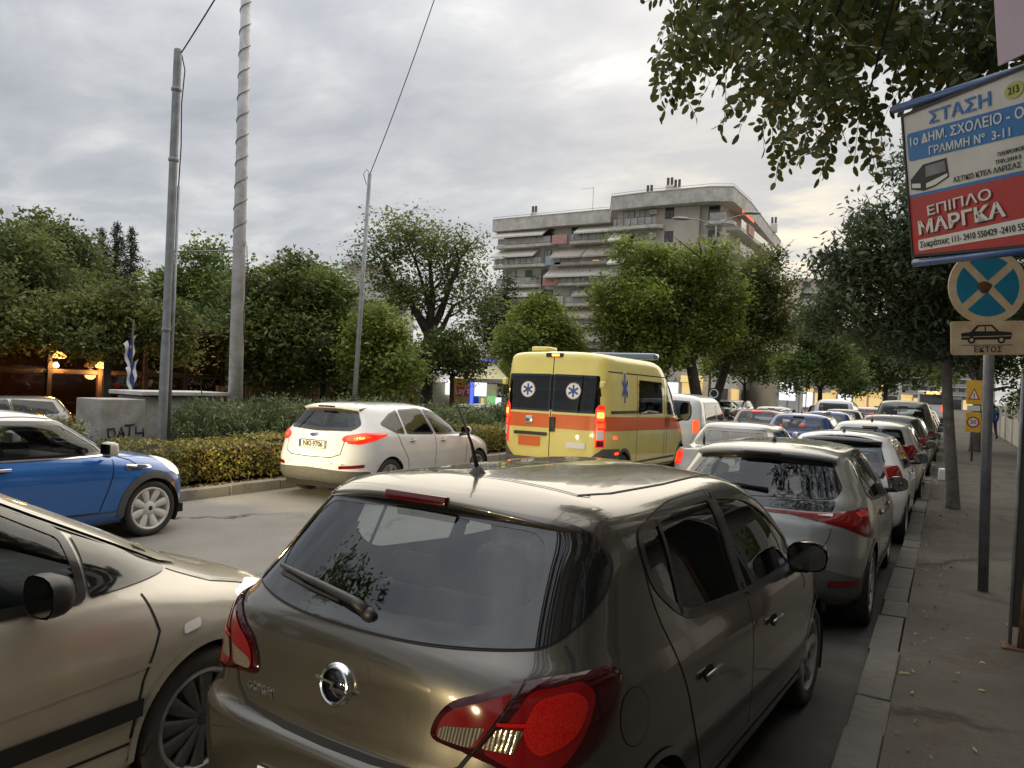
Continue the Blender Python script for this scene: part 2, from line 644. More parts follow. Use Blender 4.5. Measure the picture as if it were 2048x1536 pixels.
class Car:
    def __init__(s, name, rings, loc, yaw_deg, pmat, label, cat='car', group=None, res=0.03, axles=(0.7, 3.2), wr=0.31,
                 arch=0.035, kr=2.6, kf=1.7, wheel_w=0.20):
        s.root = empty(name, loc, rad(yaw_deg), label, cat, group)
        s.p = pmat
        s.res = res
        s.axles, s.wr, s.arch_r = axles, wr, wr + arch
        s.ww = wheel_w
        R = np.array(rings, float)
        key = np.stack([R[:, 0], R[:, 1], R[:, 2], R[:, 4], R[:, 5] * 0.6, R[:, 6]], 1)
        t = np.concatenate([[0], np.cumsum(np.linalg.norm(np.diff(key, axis=0), axis=1) + 0.02)])
        tq = []
        for i in range(len(t) - 1):
            prof = max(np.linalg.norm(R[i + 1, [0, 1]] - R[i, [0, 1]]), np.linalg.norm(R[i + 1, [5, 6]] - R[i, [5, 6]]) * 0.55,
                       math.hypot(R[i + 1, 2] - R[i, 2], R[i + 1, 3] - R[i, 3]))
            k = max(2, int(prof / res))
            tq += list(np.linspace(t[i], t[i + 1], k, endpoint=False))
        tq = np.array(tq + [t[-1]])
        Q = np.stack([pchip(t, R[:, c], tq) for c in range(R.shape[1])], 1)
        Mh = int(7.0 / res / 2.0)
        V = []
        ph = np.linspace(0, pi / 2, 260) ** 1.0
        for q in Q:
            yr, zr, w, zsr, zsf, yf, zf, nr, nf = q
            yc = 0.5 * (yr + yf)
            w = max(w, 1e-4)
            xs = [w * np.sin(ph) ** (2 / nr), w * np.sin(ph[::-1]) ** (2 / nf)]
            ys = [yc - (yc - yr) * np.cos(ph) ** (2 / (nr * kr)), yc + (yf - yc) * np.cos(ph[::-1]) ** (2 / (nf * kf))]
            x = np.concatenate([xs[0], xs[1][1:]])
            y = np.concatenate([ys[0], ys[1][1:]])
            d = np.concatenate([[0], np.cumsum(np.hypot(np.diff(x), np.diff(y)))])
            sq = np.linspace(0, d[-1], Mh)
            x, y = np.interp(sq, d, x), np.interp(sq, d, y)
            f = (y - yr) / max(1e-6, yf - yr)
            zs = zsr + (zsf - zsr) * f
            crown = 1 - (x / w) ** 2
            z = zs + np.where(f < 0.5, (zr - zs) * crown * np.clip((0.5 - f) * 5, 0, 1) ** 0.6, (zf - zs) * crown * np.clip((f - 0.5) * 5, 0, 1) ** 0.6)
            V.append(np.stack([x, y, z], 1))
        V = np.array(V)
        k, m = V.shape[:2]
        s.nk, s.nm = k, m
        left = V[:, 1:-1][:, ::-1].copy()
        left[..., 0] *= -1
        full = np.concatenate([V, left], 1)
        m2 = full.shape[1]
        idx = np.arange(k * m2).reshape(k, m2)
        nx = np.roll(idx, -1, 1)
        F = np.stack([idx[:-1], nx[:-1], nx[1:], idx[1:]], -1).reshape(-1, 4)
        s.V, s.F = full.reshape(-1, 3), F
        bm = bmesh.new()
        vs = [bm.verts.new(p) for p in s.V]
        bm.verts.ensure_lookup_table()
        for f in F:
            bm.faces.new([vs[i] for i in f])
        bmesh.ops.remove_doubles(bm, verts=bm.verts[:], dist=3e-4)
        bmesh.ops.recalc_face_normals(bm, faces=bm.faces[:])
        bm.faces.ensure_lookup_table()
        ztop = max(bm.faces, key=lambda q: q.calc_center_median().z)
        if ztop.normal.z < 0:
            bmesh.ops.reverse_faces(bm, faces=bm.faces[:])
        bm.normal_update()
        bm.verts.index_update()
        bm.faces.index_update()
        s.bm = bm
        s.bvh = BVHTree.FromBMesh(bm)
        s.cen = np.array([f.calc_center_median()[:] for f in bm.faces])
        s.nor = np.array([f.normal[:] for f in bm.faces])
        s.dead = np.zeros(len(bm.faces), bool)

    # -- frames ------------------------------------------------------------
    @staticmethod
    def frame(az, el=0.0):
        a, e = rad(az), rad(el)
        n = Vector((sin(a) * cos(e), -cos(a) * cos(e), sin(e)))
        e1 = Vector((cos(a), sin(a), 0))
        e2 = n.cross(e1)
        if e2.z < 0 and abs(el) < 89:
            e2 = -e2
        return n, e1, e2

    def hit(s, u, v, az, el=0.0):
        n, e1, e2 = s.frame(az, el)
        if abs(az) == 90 or az in (0, 180):
            o = e1 * u + e2 * v
        else:
            o = Vector((0, 2.0, 0)) + e1 * u + e2 * v
        o = o + n * 8
        loc, nor, fi, d = s.bvh.ray_cast(o, -n)
        if loc is None:
            loc, nor, fi, d = s.bvh.find_nearest(o - n * 7.2)
        f = s.bm.faces[fi]
        w = poly_3d_calc([q.co for q in f.verts], loc)
        nn = Vector((0, 0, 0))
        for q, k in zip(f.verts, w):
            nn += q.normal * k
        return loc, (nn.normalized() if nn.length > 1e-6 else nor)

    def _uv(s, P, az, el=0.0):
        n, e1, e2 = s.frame(az, el)
        o = np.array((0, 2.0, 0)) if not (abs(az) == 90 or az in (0, 180)) else np.zeros(3)
        D = P - o
        return np.stack([D @ np.array(e1), D @ np.array(e2)], 1)

    # -- pieces ------------------------------------------------------------
    def cut(s, poly, az, el=0.0, mirror=True, both=False):
        n, _, _ = s.frame(az, el)
        for sg in ((1, -1) if mirror else (1,)):
            c, nr = s.cen * [sg, 1, 1], s.nor * [sg, 1, 1]
            s.dead |= in_poly(s._uv(c, az, el), poly) & (nr @ np.array(n) > 0.12)

    def patch(s, name, poly, az, m, off=0.004, parent=None, mirror=False, el=0.0, hole=None, res=None, label=None, dome=0.0):
        res = res or s.res
        out = resample(poly, res)
        co = [Vector(p) for p in out]
        ed = [(i, (i + 1) % len(out)) for i in range(len(out))]
        if hole:
            h = resample(hole, res)
            b = len(co)
            co += h
            ed += [(b + i, b + (i + 1) % len(h)) for i in range(len(h))]
        xs = [p[0] for p in out]
        ys = [p[1] for p in out]
        gx = np.arange(min(xs) + res * 0.5, max(xs), res)
        gy = np.arange(min(ys) + res * 0.5, max(ys), res)
        if len(gx) and len(gy):
            G = np.stack(np.meshgrid(gx, gy), -1).reshape(-1, 2)
            ins = in_poly(G, inset(out, res * 0.35))
            if hole:
                ins &= ~in_poly(G, inset(h, -res * 0.35))
            co += [Vector(g) for g in G[ins]]
        vs, es, fs, *_ = delaunay_2d_cdt(co, ed, [], 1, 1e-5)
        cen = np.array([[sum(vs[i].x for i in f) / len(f), sum(vs[i].y for i in f) / len(f)] for f in fs])
        keep = in_poly(cen, out)
        if hole:
            keep &= ~in_poly(cen, h)
        V, NN = [], []
        pb = [Vector(p) for p in out]
        for v in vs:
            loc, nr = s.hit(v.x, v.y, az, el)
            d = off
            if dome:
                dd = min((v - q).length for q in pb)
                d = off + dome * min(1.0, dd / 0.03) ** 0.5
            V.append(loc + nr * d)
            NN.append(nr)
        n, _, _ = s.frame(az, el)
        fs2 = []
        for f, k in zip(fs, keep):
            if not k:
                continue
            nn = (V[f[1]] - V[f[0]]).cross(V[f[2]] - V[f[0]])
            fs2.append(tuple(f) if nn.dot(n) > 0 else tuple(reversed(f)))
        used = sorted({i for f in fs2 for i in f})
        mp_ = {i: j for j, i in enumerate(used)}
        V = [V[i] for i in used]
        NN = [NN[i] for i in used]
        fs2 = [tuple(mp_[i] for i in f) for f in fs2]
        par = parent or s.root
        o = mobj(name, V, fs2, m, par, True, None if dome else NN)
        if label:
            o['label'] = label
        r = [o]
        if mirror:
            par2 = parent[1] if isinstance(parent, (list, tuple)) else par
            V2 = [(-v[0], v[1], v[2]) for v in V]
            N2 = [(-v[0], v[1], v[2]) for v in NN]
            o2 = mobj(name, V2, [tuple(reversed(f)) for f in fs2], m, par2, True, None if dome else N2)
            if label:
                o2['label'] = label
            r.append(o2)
        return r

    def strip(s, name, pts, az, w, m='gap', off=0.0015, mirror=False, el=0.0, closed=False, parent=None, res=None):
        P = resample(pts, res or s.res, closed)
        n = len(P)
        V, NN = [], []
        for i, p in enumerate(P):
            a = P[i - 1] if (i > 0 or closed) else P[i]
            b = P[(i + 1) % n] if (i < n - 1 or closed) else P[i]
            d = (b - a).normalized()
            q = Vector((-d.y, d.x)) * (w / 2)
            for sg in (-1, 1):
                loc, nr = s.hit(p.x + q.x * sg, p.y + q.y * sg, az, el)
                V.append(loc + nr * off)
                NN.append(nr)
        fs = []
        fn, _, _ = s.frame(az, el)
        for i in range(n if closed else n - 1):
            j = (i + 1) % n
            f = (2 * i, 2 * j, 2 * j + 1, 2 * i + 1)
            nn = (V[f[1]] - V[f[0]]).cross(V[f[3]] - V[f[0]])
            fs.append(f if nn.dot(fn) > 0 else tuple(reversed(f)))
        o = mobj(name, V, fs, m, parent or s.root, True, NN)
        r = [o]
        if mirror:
            V2 = [(-v[0], v[1], v[2]) for v in V]
            N2 = [(-v[0], v[1], v[2]) for v in NN]
            r.append(mobj(name, V2, [tuple(reversed(f)) for f in fs], m, parent or s.root, True, N2))
        return r

    def window(s, name, poly, az, g='glass_tint', frit=0.018, mirror=True, el=0.0, off=0.003, cutout=True, seal='frit', outer=0.012):
        P = rpoly(poly, 0.03) if len(poly) < 14 else poly
        if cutout:
            s.cut(inset(P, 0.002), az, el, mirror)
        gl = s.patch(name, inset(P, frit - 0.004), az, g, off, mirror=mirror, el=el)
        for i, o in enumerate(gl):
            r = s.patch('window_seal', inset(P, -outer), az, seal, off + 0.003, parent=o, hole=inset(P, frit), el=el)[0]
            if i == 1:
                s._flip(r)
        return gl

    @staticmethod
    def _flip(o):
        me = o.data
        for v in me.vertices:
            v.co.x *= -1
        me.flip_normals()

    def wheels(s, kind='five', rim='alloy', x=None, tyre_r=None, steer=0.0):
        wr, ww = s.wr, s.ww
        proto = None
        for ya in s.axles:
            for sg in (1, -1):
                xo = (x if x else s.half_at(ya, wr) - 0.012)
                if proto is None:
                    w = empty('wheel')
                    w.parent = s.root
                    rr_ = wr * 0.70 if kind != 'mini' else wr * 0.755
                    tw = ww
                    prof = [(rr_ - 0.01, -tw * 0.9), (rr_, -tw * 0.98), (wr * 0.90, -tw), (wr * 0.975, -tw * 0.93), (wr, -tw * 0.78), (wr, -tw * 0.22),
                            (wr * 0.975, -tw * 0.07), (wr * 0.90, 0), (rr_ + 0.012, -0.004), (rr_, -0.014), (rr_ - 0.01, -0.03)]
                    MB().lathe(prof, 40, 'x').build('tyre', 'tyre', w, True)
                    mb = MB()
                    mb.lathe([(rr_ + 0.004, -0.010), (rr_ - 0.010, -0.004), (rr_ - 0.022, -0.016), (rr_ - 0.026, -0.11), (0.0, -0.115)], 40, 'x')
                    rimo = mb.build('rim', rim if kind != 'cover' else 'steel_grey', w, True, 40)
                    mb = MB()
                    if kind == 'mini':
                        ns, spec = 8, [(0.07, 0.030, -0.030), (0.12, 0.036, -0.022), (rr_ - 0.05, 0.044, -0.014), (rr_ - 0.012, 0.030, -0.014)]
                    elif kind == 'multi':
                        ns, spec = 10, [(0.04, 0.016, -0.026), (rr_ * 0.5, 0.017, -0.022), (rr_ - 0.01, 0.022, -0.014)]
                    elif kind == 'cover':
                        ns, spec = 12, [(0.03, 0.016, -0.010), (rr_ * 0.55, 0.026, -0.004), (rr_ - 0.01, 0.040, -0.010)]
                    else:
                        ns, spec = 5, [(0.04, 0.030, -0.030), (rr_ * 0.55, 0.030, -0.024), (rr_ - 0.01, 0.045, -0.014)]
                    for i in range(ns):
                        a = 2 * pi * i / ns + 0.2
                        d, q = Vector((0, cos(a), sin(a))), Vector((0, -sin(a), cos(a)))
                        vs, fs = [], []
                        for r_, hw, dx in spec:
                            for k_, dd in ((-1, -0.012), (-0.7, 0), (0.7, 0), (1, -0.012)):
                                vs.append(d * r_ + q * hw * k_ + Vector((dx + dd, 0, 0)))
                        for j in range(len(spec) - 1):
                            for k_ in range(3):
                                fs.append((4 * j + k_, 4 * j + 4 + k_, 4 * j + 5 + k_, 4 * j + 1 + k_))
                        mb.add(vs, [tuple(reversed(f)) for f in fs])
                    mb.build('spoke', rim, rimo, True)
                    MB().lathe([(0.075, -0.035), (0.068, -0.020), (0.035, -0.012), (0.0, -0.011)], 20, 'x').build('hub_cap', rim, rimo, True)
                    MB().lathe([(0.028, -0.0125), (0.020, -0.0085), (0.0, -0.008)], 14, 'x').build('hub_badge', 'trim_black', rimo, True)
                    proto = w
                    o = w
                else:
                    o = copy_tree(proto, s.root)
                o.location = (sg * xo, ya, wr)
                o.rotation_euler = (random.random() * 2, 0, 0 if sg > 0 else pi)
                if sg < 0:
                    o.rotation_euler = (0, 0, pi)

    def half_at(s, y, z):
        loc, _, _, _ = s.bvh.ray_cast(Vector((5, y, z + 0.38)), Vector((-1, 0, 0)))
        return loc.x if loc else 0.8

    def arches(s, lip='p', lw=0.03, off=0.006):
        for ya in s.axles:
            c = [(ya + s.arch_r * cos(t), s.wr + s.arch_r * sin(t)) for t in np.linspace(0, 2 * pi, 48, endpoint=False)]
            ci = [(ya + (s.arch_r + 0.012) * cos(t), s.wr + (s.arch_r + 0.012) * sin(t)) for t in np.linspace(0, 2 * pi, 48, endpoint=False)]
            s.cut(ci, 90)
            a = [(ya + (s.arch_r + lw / 2) * cos(t), s.wr + (s.arch_r + lw / 2) * sin(t)) for t in np.linspace(-0.12, pi + 0.12, 40)]
            s.strip('arch_lip', a, 90, lw, s.p if lip == 'p' else lip, off, True)
            for sg in (1, -1):
                mb = MB()
                xo = s.half_at(ya, s.wr)
                R_ = s.arch_r + 0.012
                mb.lathe([(R_, xo - 0.012), (R_, xo - 0.34), (0.0, xo - 0.36)], 24, 'x', (0, ya, s.wr), -0.5, pi + 0.5)
                o = mb.build('wheel_well', 'well', s.root, True)
                if sg < 0:
                    s._flip(o)

    def mirrors(s, y, z, x, m=None, size=(0.095, 0.06, 0.075), stalk=True):
        for sg in (1, -1):
            mb = MB()
            n = 14
            vs, fs = [], []
            prof = [(1.0, 0.0), (1.03, 0.25), (0.98, 0.6), (0.80, 0.92), (0.45, 1.12), (0.0, 1.18)]
            for k, h in prof:
                for j in range(n):
                    t = 2 * pi * j / n
                    cx, cz = abs(cos(t)) ** 0.75 * (1 if cos(t) > 0 else -1), abs(sin(t)) ** 0.75 * (1 if sin(t) > 0 else -1)
                    vs.append(((x + size[0] * cx * k) * sg, y + h * size[1] * 1.6, z + size[2] * cz * k))
            for i in range(len(prof) - 1):
                for j in range(n):
                    q = (j + 1) % n
                    f = (i * n + j, (i + 1) * n + j, (i + 1) * n + q, i * n + q)
                    fs.append(f if sg > 0 else tuple(reversed(f)))
            o = mobj('side_mirror', vs, fs, m or s.p, s.root, True)
            g = [((x + size[0] * 0.93 * abs(cos(t)) ** 0.75 * (1 if cos(t) > 0 else -1)) * sg, y - 0.001, z + size[2] * 0.9 * abs(sin(t)) ** 0.75 * (1 if sin(t) > 0 else -1))
                 for t in np.linspace(0, 2 * pi, 18, endpoint=False)]
            mobj('mirror_glass', g, [tuple(range(18)) if sg < 0 else tuple(range(17, -1, -1))], 'mirror_glass', o, False)
            MB().tube([((x + 0.0) * sg, y + 0.03, z - size[2] * 0.75), ((x - size[0] * 1.5) * sg, y + 0.05, z - size[2] * 1.05)], [0.032, 0.028], 8).build('mirror_stalk', 'trim_black', o, True)

    def plate(s, y, z, txt=None, x=0.0, w=0.52, h=0.112, tilt=0.0, m='plate_white'):
        rot = Matrix.Rotation(pi / 2 + tilt, 3, 'X')
        o = MB().box((x, y, z), (w, 0.008, h), rx=tilt, bev=0.003).build('number_plate', m, s.root)
        if txt:
            text('plate_number', txt, 'plate_ink', o, Vector((x + 0.02, y - 0.006, z)), rot, h * 0.98, bold=0.0035, sx=0.92)
            MB().box((x - w / 2 + 0.022, y - 0.0055, z), (0.04, 0.003, h - 0.01), rx=tilt).build('plate_band', 'plate_blue', o)
            fr = MB()
            for dx, dz, sx_, sz_ in ((0, h / 2, w, 0.006), (0, -h / 2, w, 0.006), (w / 2, 0, 0.006, h), (-w / 2, 0, 0.006, h)):
                fr.box((x + dx, y - 0.0055, z + dz), (sx_, 0.004, sz_))
            fr.build('plate_rim', 'plate_ink', o)
        return o

    def handle(s, y, z, m=None, ln=0.17, parent=None):
        for i, sg in enumerate((1, -1)):
            loc, nr = s.hit(y, z, 90)
            x = loc.x
            o = MB().box(((x + 0.022) * sg, y, z), (0.016, ln, 0.028), bev=0.007).build('door_handle', m or s.p, parent[i] if parent else s.root, True)
            c = [(y - 0.01 + 0.055 * cos(t), z - 0.002 + 0.026 * sin(t)) for t in np.linspace(0, 2 * pi, 18, endpoint=False)]
            q = s.patch('handle_cup', c, 90, 'gap', 0.0045, parent=o, res=0.02)[0]
            if sg < 0:
                s._flip(q)

    def seats(s, front=(1.75,), rear=1.05, z=0.30, h=1.02, hw=0.36, wheel_y=2.25, left=True, dash=2.55, zw=0.86):
        def seat(x, y, w):
            o = MB().box((x, y + 0.26, z + 0.12), (w, 0.52, 0.16), bev=0.05).build('seat', 'seat', s.root, True)
            MB().box((x, y, z + 0.42), (w * 0.94, 0.14, 0.58), bev=0.055, rx=0.22).build('seat_back', 'seat', o, True)
            MB().box((x, y - 0.09, h), (min(0.25, w * 0.6), 0.09, 0.16), bev=0.04, rx=0.15).build('headrest', 'seat', o, True)
            return o
        for y in front:
            for x in (-hw, hw):
                seat(x, y, 0.48)
        if rear:
            o = MB().box((0, rear + 0.26, z + 0.14), (1.2, 0.5, 0.16), bev=0.05).build('rear_bench', 'seat', s.root, True)
            MB().box((0, rear, z + 0.40), (1.2, 0.13, 0.52), bev=0.05, rx=0.25).build('seat_back', 'seat', o, True)
            for x in (-0.36, 0.36):
                MB().box((x, rear - 0.10, h - 0.04), (0.25, 0.08, 0.14), bev=0.04, rx=0.2).build('headrest', 'seat', o, True)
        if dash:
            MB().box((0, dash, zw - 0.10), (1.3, 0.42, 0.26), bev=0.07).build('dashboard', 'cabin', s.root, True)
        if wheel_y:
            mb = MB()
            R_ = Matrix.Rotation(rad(-65), 3, 'X')
            pts = [Vector((-hw, wheel_y, zw)) + R_ @ Vector((0.185 * cos(t), 0.185 * sin(t), 0)) for t in np.linspace(0, 2 * pi, 22)]
            mb.tube(pts, 0.014, 6, False)
            mb.tube([Vector((-hw, wheel_y, zw)) + R_ @ Vector((-0.18, 0, 0)), Vector((-hw, wheel_y, zw)) + R_ @ Vector((0.18, 0, 0))], 0.018, 6)
            mb.tube([Vector((-hw, wheel_y, zw)), (-hw, wheel_y + 0.3, zw - 0.12)], 0.03, 6)
            mb.build('steering_wheel', 'cabin', s.root, True)

    def finish(s, zfloor=0.19, lining=True, zl=0.75, top=None):
        V = [v.co.copy() for v in s.bm.verts]
        Nn = [v.normal.copy() for v in s.bm.verts]
        fs = [tuple(v.index for v in f.verts) for f in s.bm.faces if not s.dead[f.index]]
        o = mobj('body', V, fs, s.p, s.root, True)
        if top:
            o.data.materials.append(MATS[top[1]])
            for q in o.data.polygons:
                if q.center.z > top[0] and q.center.y < top[2]:
                    q.material_index = 1
        if lining:
            lf = [tuple(reversed(tuple(v.index for v in f.verts))) for f in s.bm.faces if not s.dead[f.index] and s.cen[f.index][2] > zl and s.cen[f.index][1] < s.cowl]
            used = sorted({i for f in lf for i in f})
            mp_ = {i: j for j, i in enumerate(used)}
            mobj('cabin_lining', [V[i] - Nn[i] * 0.022 for i in used], [tuple(mp_[i] for i in f) for f in lf], 'cabin', s.root, True)
        y0, y1 = s.V[:, 1].min() + 0.12, s.V[:, 1].max() - 0.12
        mb = MB()
        mb.box((0, (y0 + y1) / 2, zfloor + 0.05), (1.18, y1 - y0, 0.10))
        mb.box((0, (s.axles[0] + s.axles[1]) / 2, zfloor + 0.035), (1.5, s.axles[1] - s.axles[0] - 2 * s.arch_r - 0.06, 0.07))
        mb.build('underbody', 'well', s.root)
        s.bm.free()
        return o

    cowl = 3.0

# ------------------------------------------------------------------ the dark hatchback in the foreground
paint('paint_graphite', (0.088, 0.081, 0.069), 0.62, 0.27)


def build_corsa():
    rings = [
        # yr    zr    w     zsr   zsf   yf    zf    nr   nf
        (0.14, 0.26, 0.78, 0.20, 0.20, 3.90, 0.20, 3.8, 3.0),
        (0.04, 0.34, 0.83, 0.27, 0.26, 3.98, 0.27, 4.0, 3.0),
        (0.00, 0.48, 0.860, 0.42, 0.40, 4.02, 0.42, 4.0, 2.9),
        (-0.005, 0.60, 0.872, 0.56, 0.54, 4.02, 0.56, 4.0, 2.8),
        (0.000, 0.665, 0.874, 0.65, 0.62, 4.00, 0.63, 4.0, 2.7),
        (0.052, 0.690, 0.873, 0.69, 0.67, 3.98, 0.68, 3.9, 2.6),
        (0.066, 0.76, 0.873, 0.74, 0.72, 3.94, 0.74, 3.9, 2.6),
        (0.080, 0.84, 0.868, 0.82, 0.80, 3.88, 0.81, 3.9, 2.6),
        (0.092, 0.94, 0.852, 0.91, 0.88, 3.70, 0.89, 3.8, 2.6),
        (0.120, 1.025, 0.830, 0.975, 0.935, 3.45, 0.965, 3.7, 2.6),
        (0.175, 1.075, 0.806, 1.03, 0.975, 3.27, 1.015, 3.6, 3.0),
        (0.27, 1.18, 0.764, 1.13, 1.09, 3.06, 1.13, 3.5, 4.0),
        (0.39, 1.31, 0.712, 1.265, 1.24, 2.80, 1.27, 3.4, 4.4),
        (0.475, 1.400, 0.662, 1.36, 1.345, 2.57, 1.37, 3.4, 4.4),
        (0.50, 1.440, 0.606, 1.42, 1.405, 2.42, 1.42, 3.3, 4.0),
        (0.56, 1.468, 0.505, 1.456, 1.445, 2.25, 1.455, 3.2, 3.6),
        (0.75, 1.495, 0.27, 1.492, 1.482, 2.02, 1.485, 2.8, 3.0),
        (0.95, 1.503, 0.0, 1.503, 1.492, 1.75, 1.492, 2.4, 2.4),
    ]
    c = Car('hatchback_car', rings, (-1.70, 1.84, 0), -3.9, 'paint_graphite',
            'dark graphite hatchback parked at the kerb with large round emblem on its tailgate', 'car', res=0.02,
            axles=(0.68, 3.19), wr=0.305)
    c.cowl = 3.1
    return c


def dress_corsa(c):
    root = c.root
    # rear window: broad black border round the clear pane
    ro = rpoly([(-0.67, 1.068), (-0.3, 1.042, 0.2), (0, 1.036, 0.2), (0.3, 1.042, 0.2), (0.67, 1.068), (0.714, 1.165, 0.06), (0.685, 1.275, 0.05), (0.60, 1.382, 0.05),
                (0.0, 1.432, 0.3), (-0.60, 1.382, 0.05), (-0.685, 1.275, 0.05), (-0.714, 1.165, 0.06)], 0.06, 6)
    ri = rpoly([(-0.50, 1.108), (0, 1.086, 0.3), (0.50, 1.108), (0.575, 1.20, 0.08), (0.51, 1.362), (0, 1.390, 0.3), (-0.51, 1.362), (-0.575, 1.20, 0.08)], 0.07, 6)
    c.cut(inset(ri, -0.02), 0, mirror=False)
    rw = c.patch('rear_window', inset(ri, -0.012), 0, 'glass_rear', 0.004, res=0.03)[0]
    c.patch('window_border', ro, 0, 'frit', 0.006, parent=rw, hole=ri, res=0.022)
    c.strip('window_gap', ro, 0, 0.010, 'gap', 0.003, closed=True, parent=rw, res=0.02)
    # side windows
    rdw = rpoly([(0.88, 1.18, 0.08), (0.895, 1.312, 0.05), (1.25, 1.368, 0.25), (1.70, 1.370, 0.01), (1.70, 0.990, 0.01), (1.06, 1.036, 0.12)], 0.03, 6)
    fdw = rpoly([(1.81, 1.366, 0.01), (2.22, 1.322, 0.2), (2.50, 1.20, 0.2), (2.83, 0.985, 0.03), (2.78, 0.958, 0.03), (1.81, 0.985, 0.01)], 0.03, 6)
    # doors stand a hair proud of the body with dark gaps round them
    rd = rpoly([(0.838, 1.11, 0.2), (0.862, 1.332, 0.08), (1.23, 1.402, 0.3), (1.750, 1.404, 0.01), (1.75, 0.40, 0.03), (1.16, 0.40, 0.05), (1.04, 0.60, 0.15), (0.884, 0.93, 0.2)], 0.05, 8)
    fd = rpoly([(1.76, 1.404, 0.01), (2.25, 1.358, 0.2), (2.56, 1.215, 0.2), (2.90, 0.98, 0.04), (2.88, 0.86, 0.06), (2.84, 0.40, 0.06), (1.76, 0.40, 0.03)], 0.05, 8)
    c.cut(inset(rdw, -0.014), 90)
    c.cut(inset(fdw, -0.014), 90)
    doors = {}
    for nm, dp_, wp in (('rear', rd, rdw), ('front', fd, fdw)):
        ds = c.patch('door', dp_, 90, c.p, 0.0025, mirror=True, hole=inset(wp, -0.030), res=0.028)
        doors[nm] = ds
        for i, d in enumerate(ds):
            q = c.patch('window_seal', inset(wp, -0.034), 90, 'trim_satin', 0.006, parent=d, hole=wp, res=0.025)[0]
            g = c.patch('window_pane', inset(wp, -0.012), 90, 'glass_tint', 0.0015, parent=d, res=0.04)[0]
            gp = c.strip('door_gap', dp_, 90, 0.012, 'gap', 0.0012, closed=True, parent=d, res=0.025)[0]
            ex = []
            if nm == 'rear':
                ex = [c.strip('quarter_bar', [(1.09, 1.36), (1.045, 1.03)], 90, 0.026, 'trim_black', 0.008, parent=d)[0]]
            if i == 1:
                for o in [q, g, gp] + ex:
                    c._flip(o)
    c.strip('door_pillar', [(1.76, 1.37), (1.76, 1.01)], 90, 0.085, 'trim_satin', 0.0075, mirror=True)
    c.handle(1.17, 0.800, parent=doors['rear'])
    c.handle(2.10, 0.785, parent=doors['front'])
    # fuel flap (right side only)
    fl = [(0.535 + 0.085 * cos(t), 0.835 + 0.085 * sin(t)) for t in np.linspace(0, 2 * pi, 40, endpoint=False)]
    f0 = c.patch('fuel_flap', fl, 90, c.p, 0.002)[0]
    c.strip('flap_gap', fl, 90, 0.007, 'gap', 0.0015, closed=True, parent=f0)
    # hatch outline
    hg = [(-0.685, 1.075), (-0.73, 1.0), (-0.74, 0.93)]
    c.strip('tailgate_gap', [(0.69, 1.070), (0.722, 1.035), (0.738, 1.005)], 0, 0.005, 'gap', 0.0015, mirror=True)
    c.strip('bumper_gap', [(-0.53, 0.785), (-0.50, 0.74), (-0.43, 0.698), (-0.2, 0.688), (0, 0.686), (0.2, 0.688), (0.43, 0.698), (0.50, 0.74), (0.53, 0.785)], 0, 0.014, 'gap', 0.0015)
    # tail lamps wrap round the corner: outline in the 45 degree view
    lo = rpoly([(-1.082, 0.800, 0.03), (-1.065, 0.86, 0.05), (-1.025, 0.918, 0.06), (-0.82, 1.002, 0.15), (-0.535, 1.006, 0.05), (-0.478, 0.972, 0.04), (-0.53, 0.85, 0.1),
                (-0.645, 0.765, 0.08), (-0.78, 0.722, 0.06), (-0.945, 0.780, 0.1)], 0.05, 6)
    lamps = c.patch('tail_lamp', lo, 45, 'lamp_shell', 0.006, mirror=True, res=0.018, dome=0.010, label='dark red wrap-round tail lamp cluster')
    inner = rpoly([(-1.058, 0.815, 0.02), (-1.04, 0.872, 0.04), (-1.005, 0.905, 0.04), (-0.85, 0.966, 0.02), (-0.955, 0.803, 0.02)], 0.02, 4)
    inner_clear = rpoly([(-1.055, 0.812, 0.02), (-1.042, 0.848, 0.02), (-0.925, 0.868, 0.01), (-0.962, 0.805, 0.02)], 0.01, 3)
    outer = rpoly([(-0.805, 0.970, 0.03), (-0.65, 0.985, 0.06), (-0.605, 0.95, 0.06), (-0.64, 0.86, 0.08), (-0.72, 0.765, 0.04), (-0.85, 0.765, 0.03), (-0.935, 0.80, 0.02)], 0.04, 5)
    oval = rpoly([(-0.79, 0.950, 0.03), (-0.675, 0.965, 0.05), (-0.63, 0.93, 0.05), (-0.675, 0.845, 0.05), (-0.79, 0.80, 0.03), (-0.835, 0.86, 0.04)], 0.04, 6)
    outer_clear = rpoly([(-0.935, 0.812, 0.008), (-0.893, 0.870, 0.008), (-0.825, 0.872, 0.008), (-0.852, 0.808, 0.008)], 0.008, 3)
    for poly, m, off in ((inner, 'lens_red', 0.0185), (inner_clear, 'lens_clear_dim', 0.0205), (outer, 'lens_red', 0.0185), (oval, 'lens_ribbed', 0.0205), (outer_clear, 'lens_clear_dim', 0.0215)):
        for i, lp in enumerate(lamps):
            q = c.patch('lamp_lens', poly, 45, m, off, parent=lp, res=0.016)[0]
            if i == 1:
                c._flip(q)
    for i, lp in enumerate(lamps):
        q = c.strip('lamp_gap', [(-0.816, 0.996), (-0.960, 0.792)], 45, 0.003, 'gap', 0.0195, parent=lp, res=0.012)[0]
        q2 = c.strip('lamp_rib', [(-0.895, 0.882), (-0.82, 0.886), (-0.78, 0.89)], 45, 0.010, 'lens_bright_red', 0.0225, parent=lp, res=0.012)[0]
        if i == 1:
            c._flip(q)
            c._flip(q2)
    # roof spoiler over the window
    vs, fs = [], []
    xs = np.linspace(-0.615, 0.615, 41)
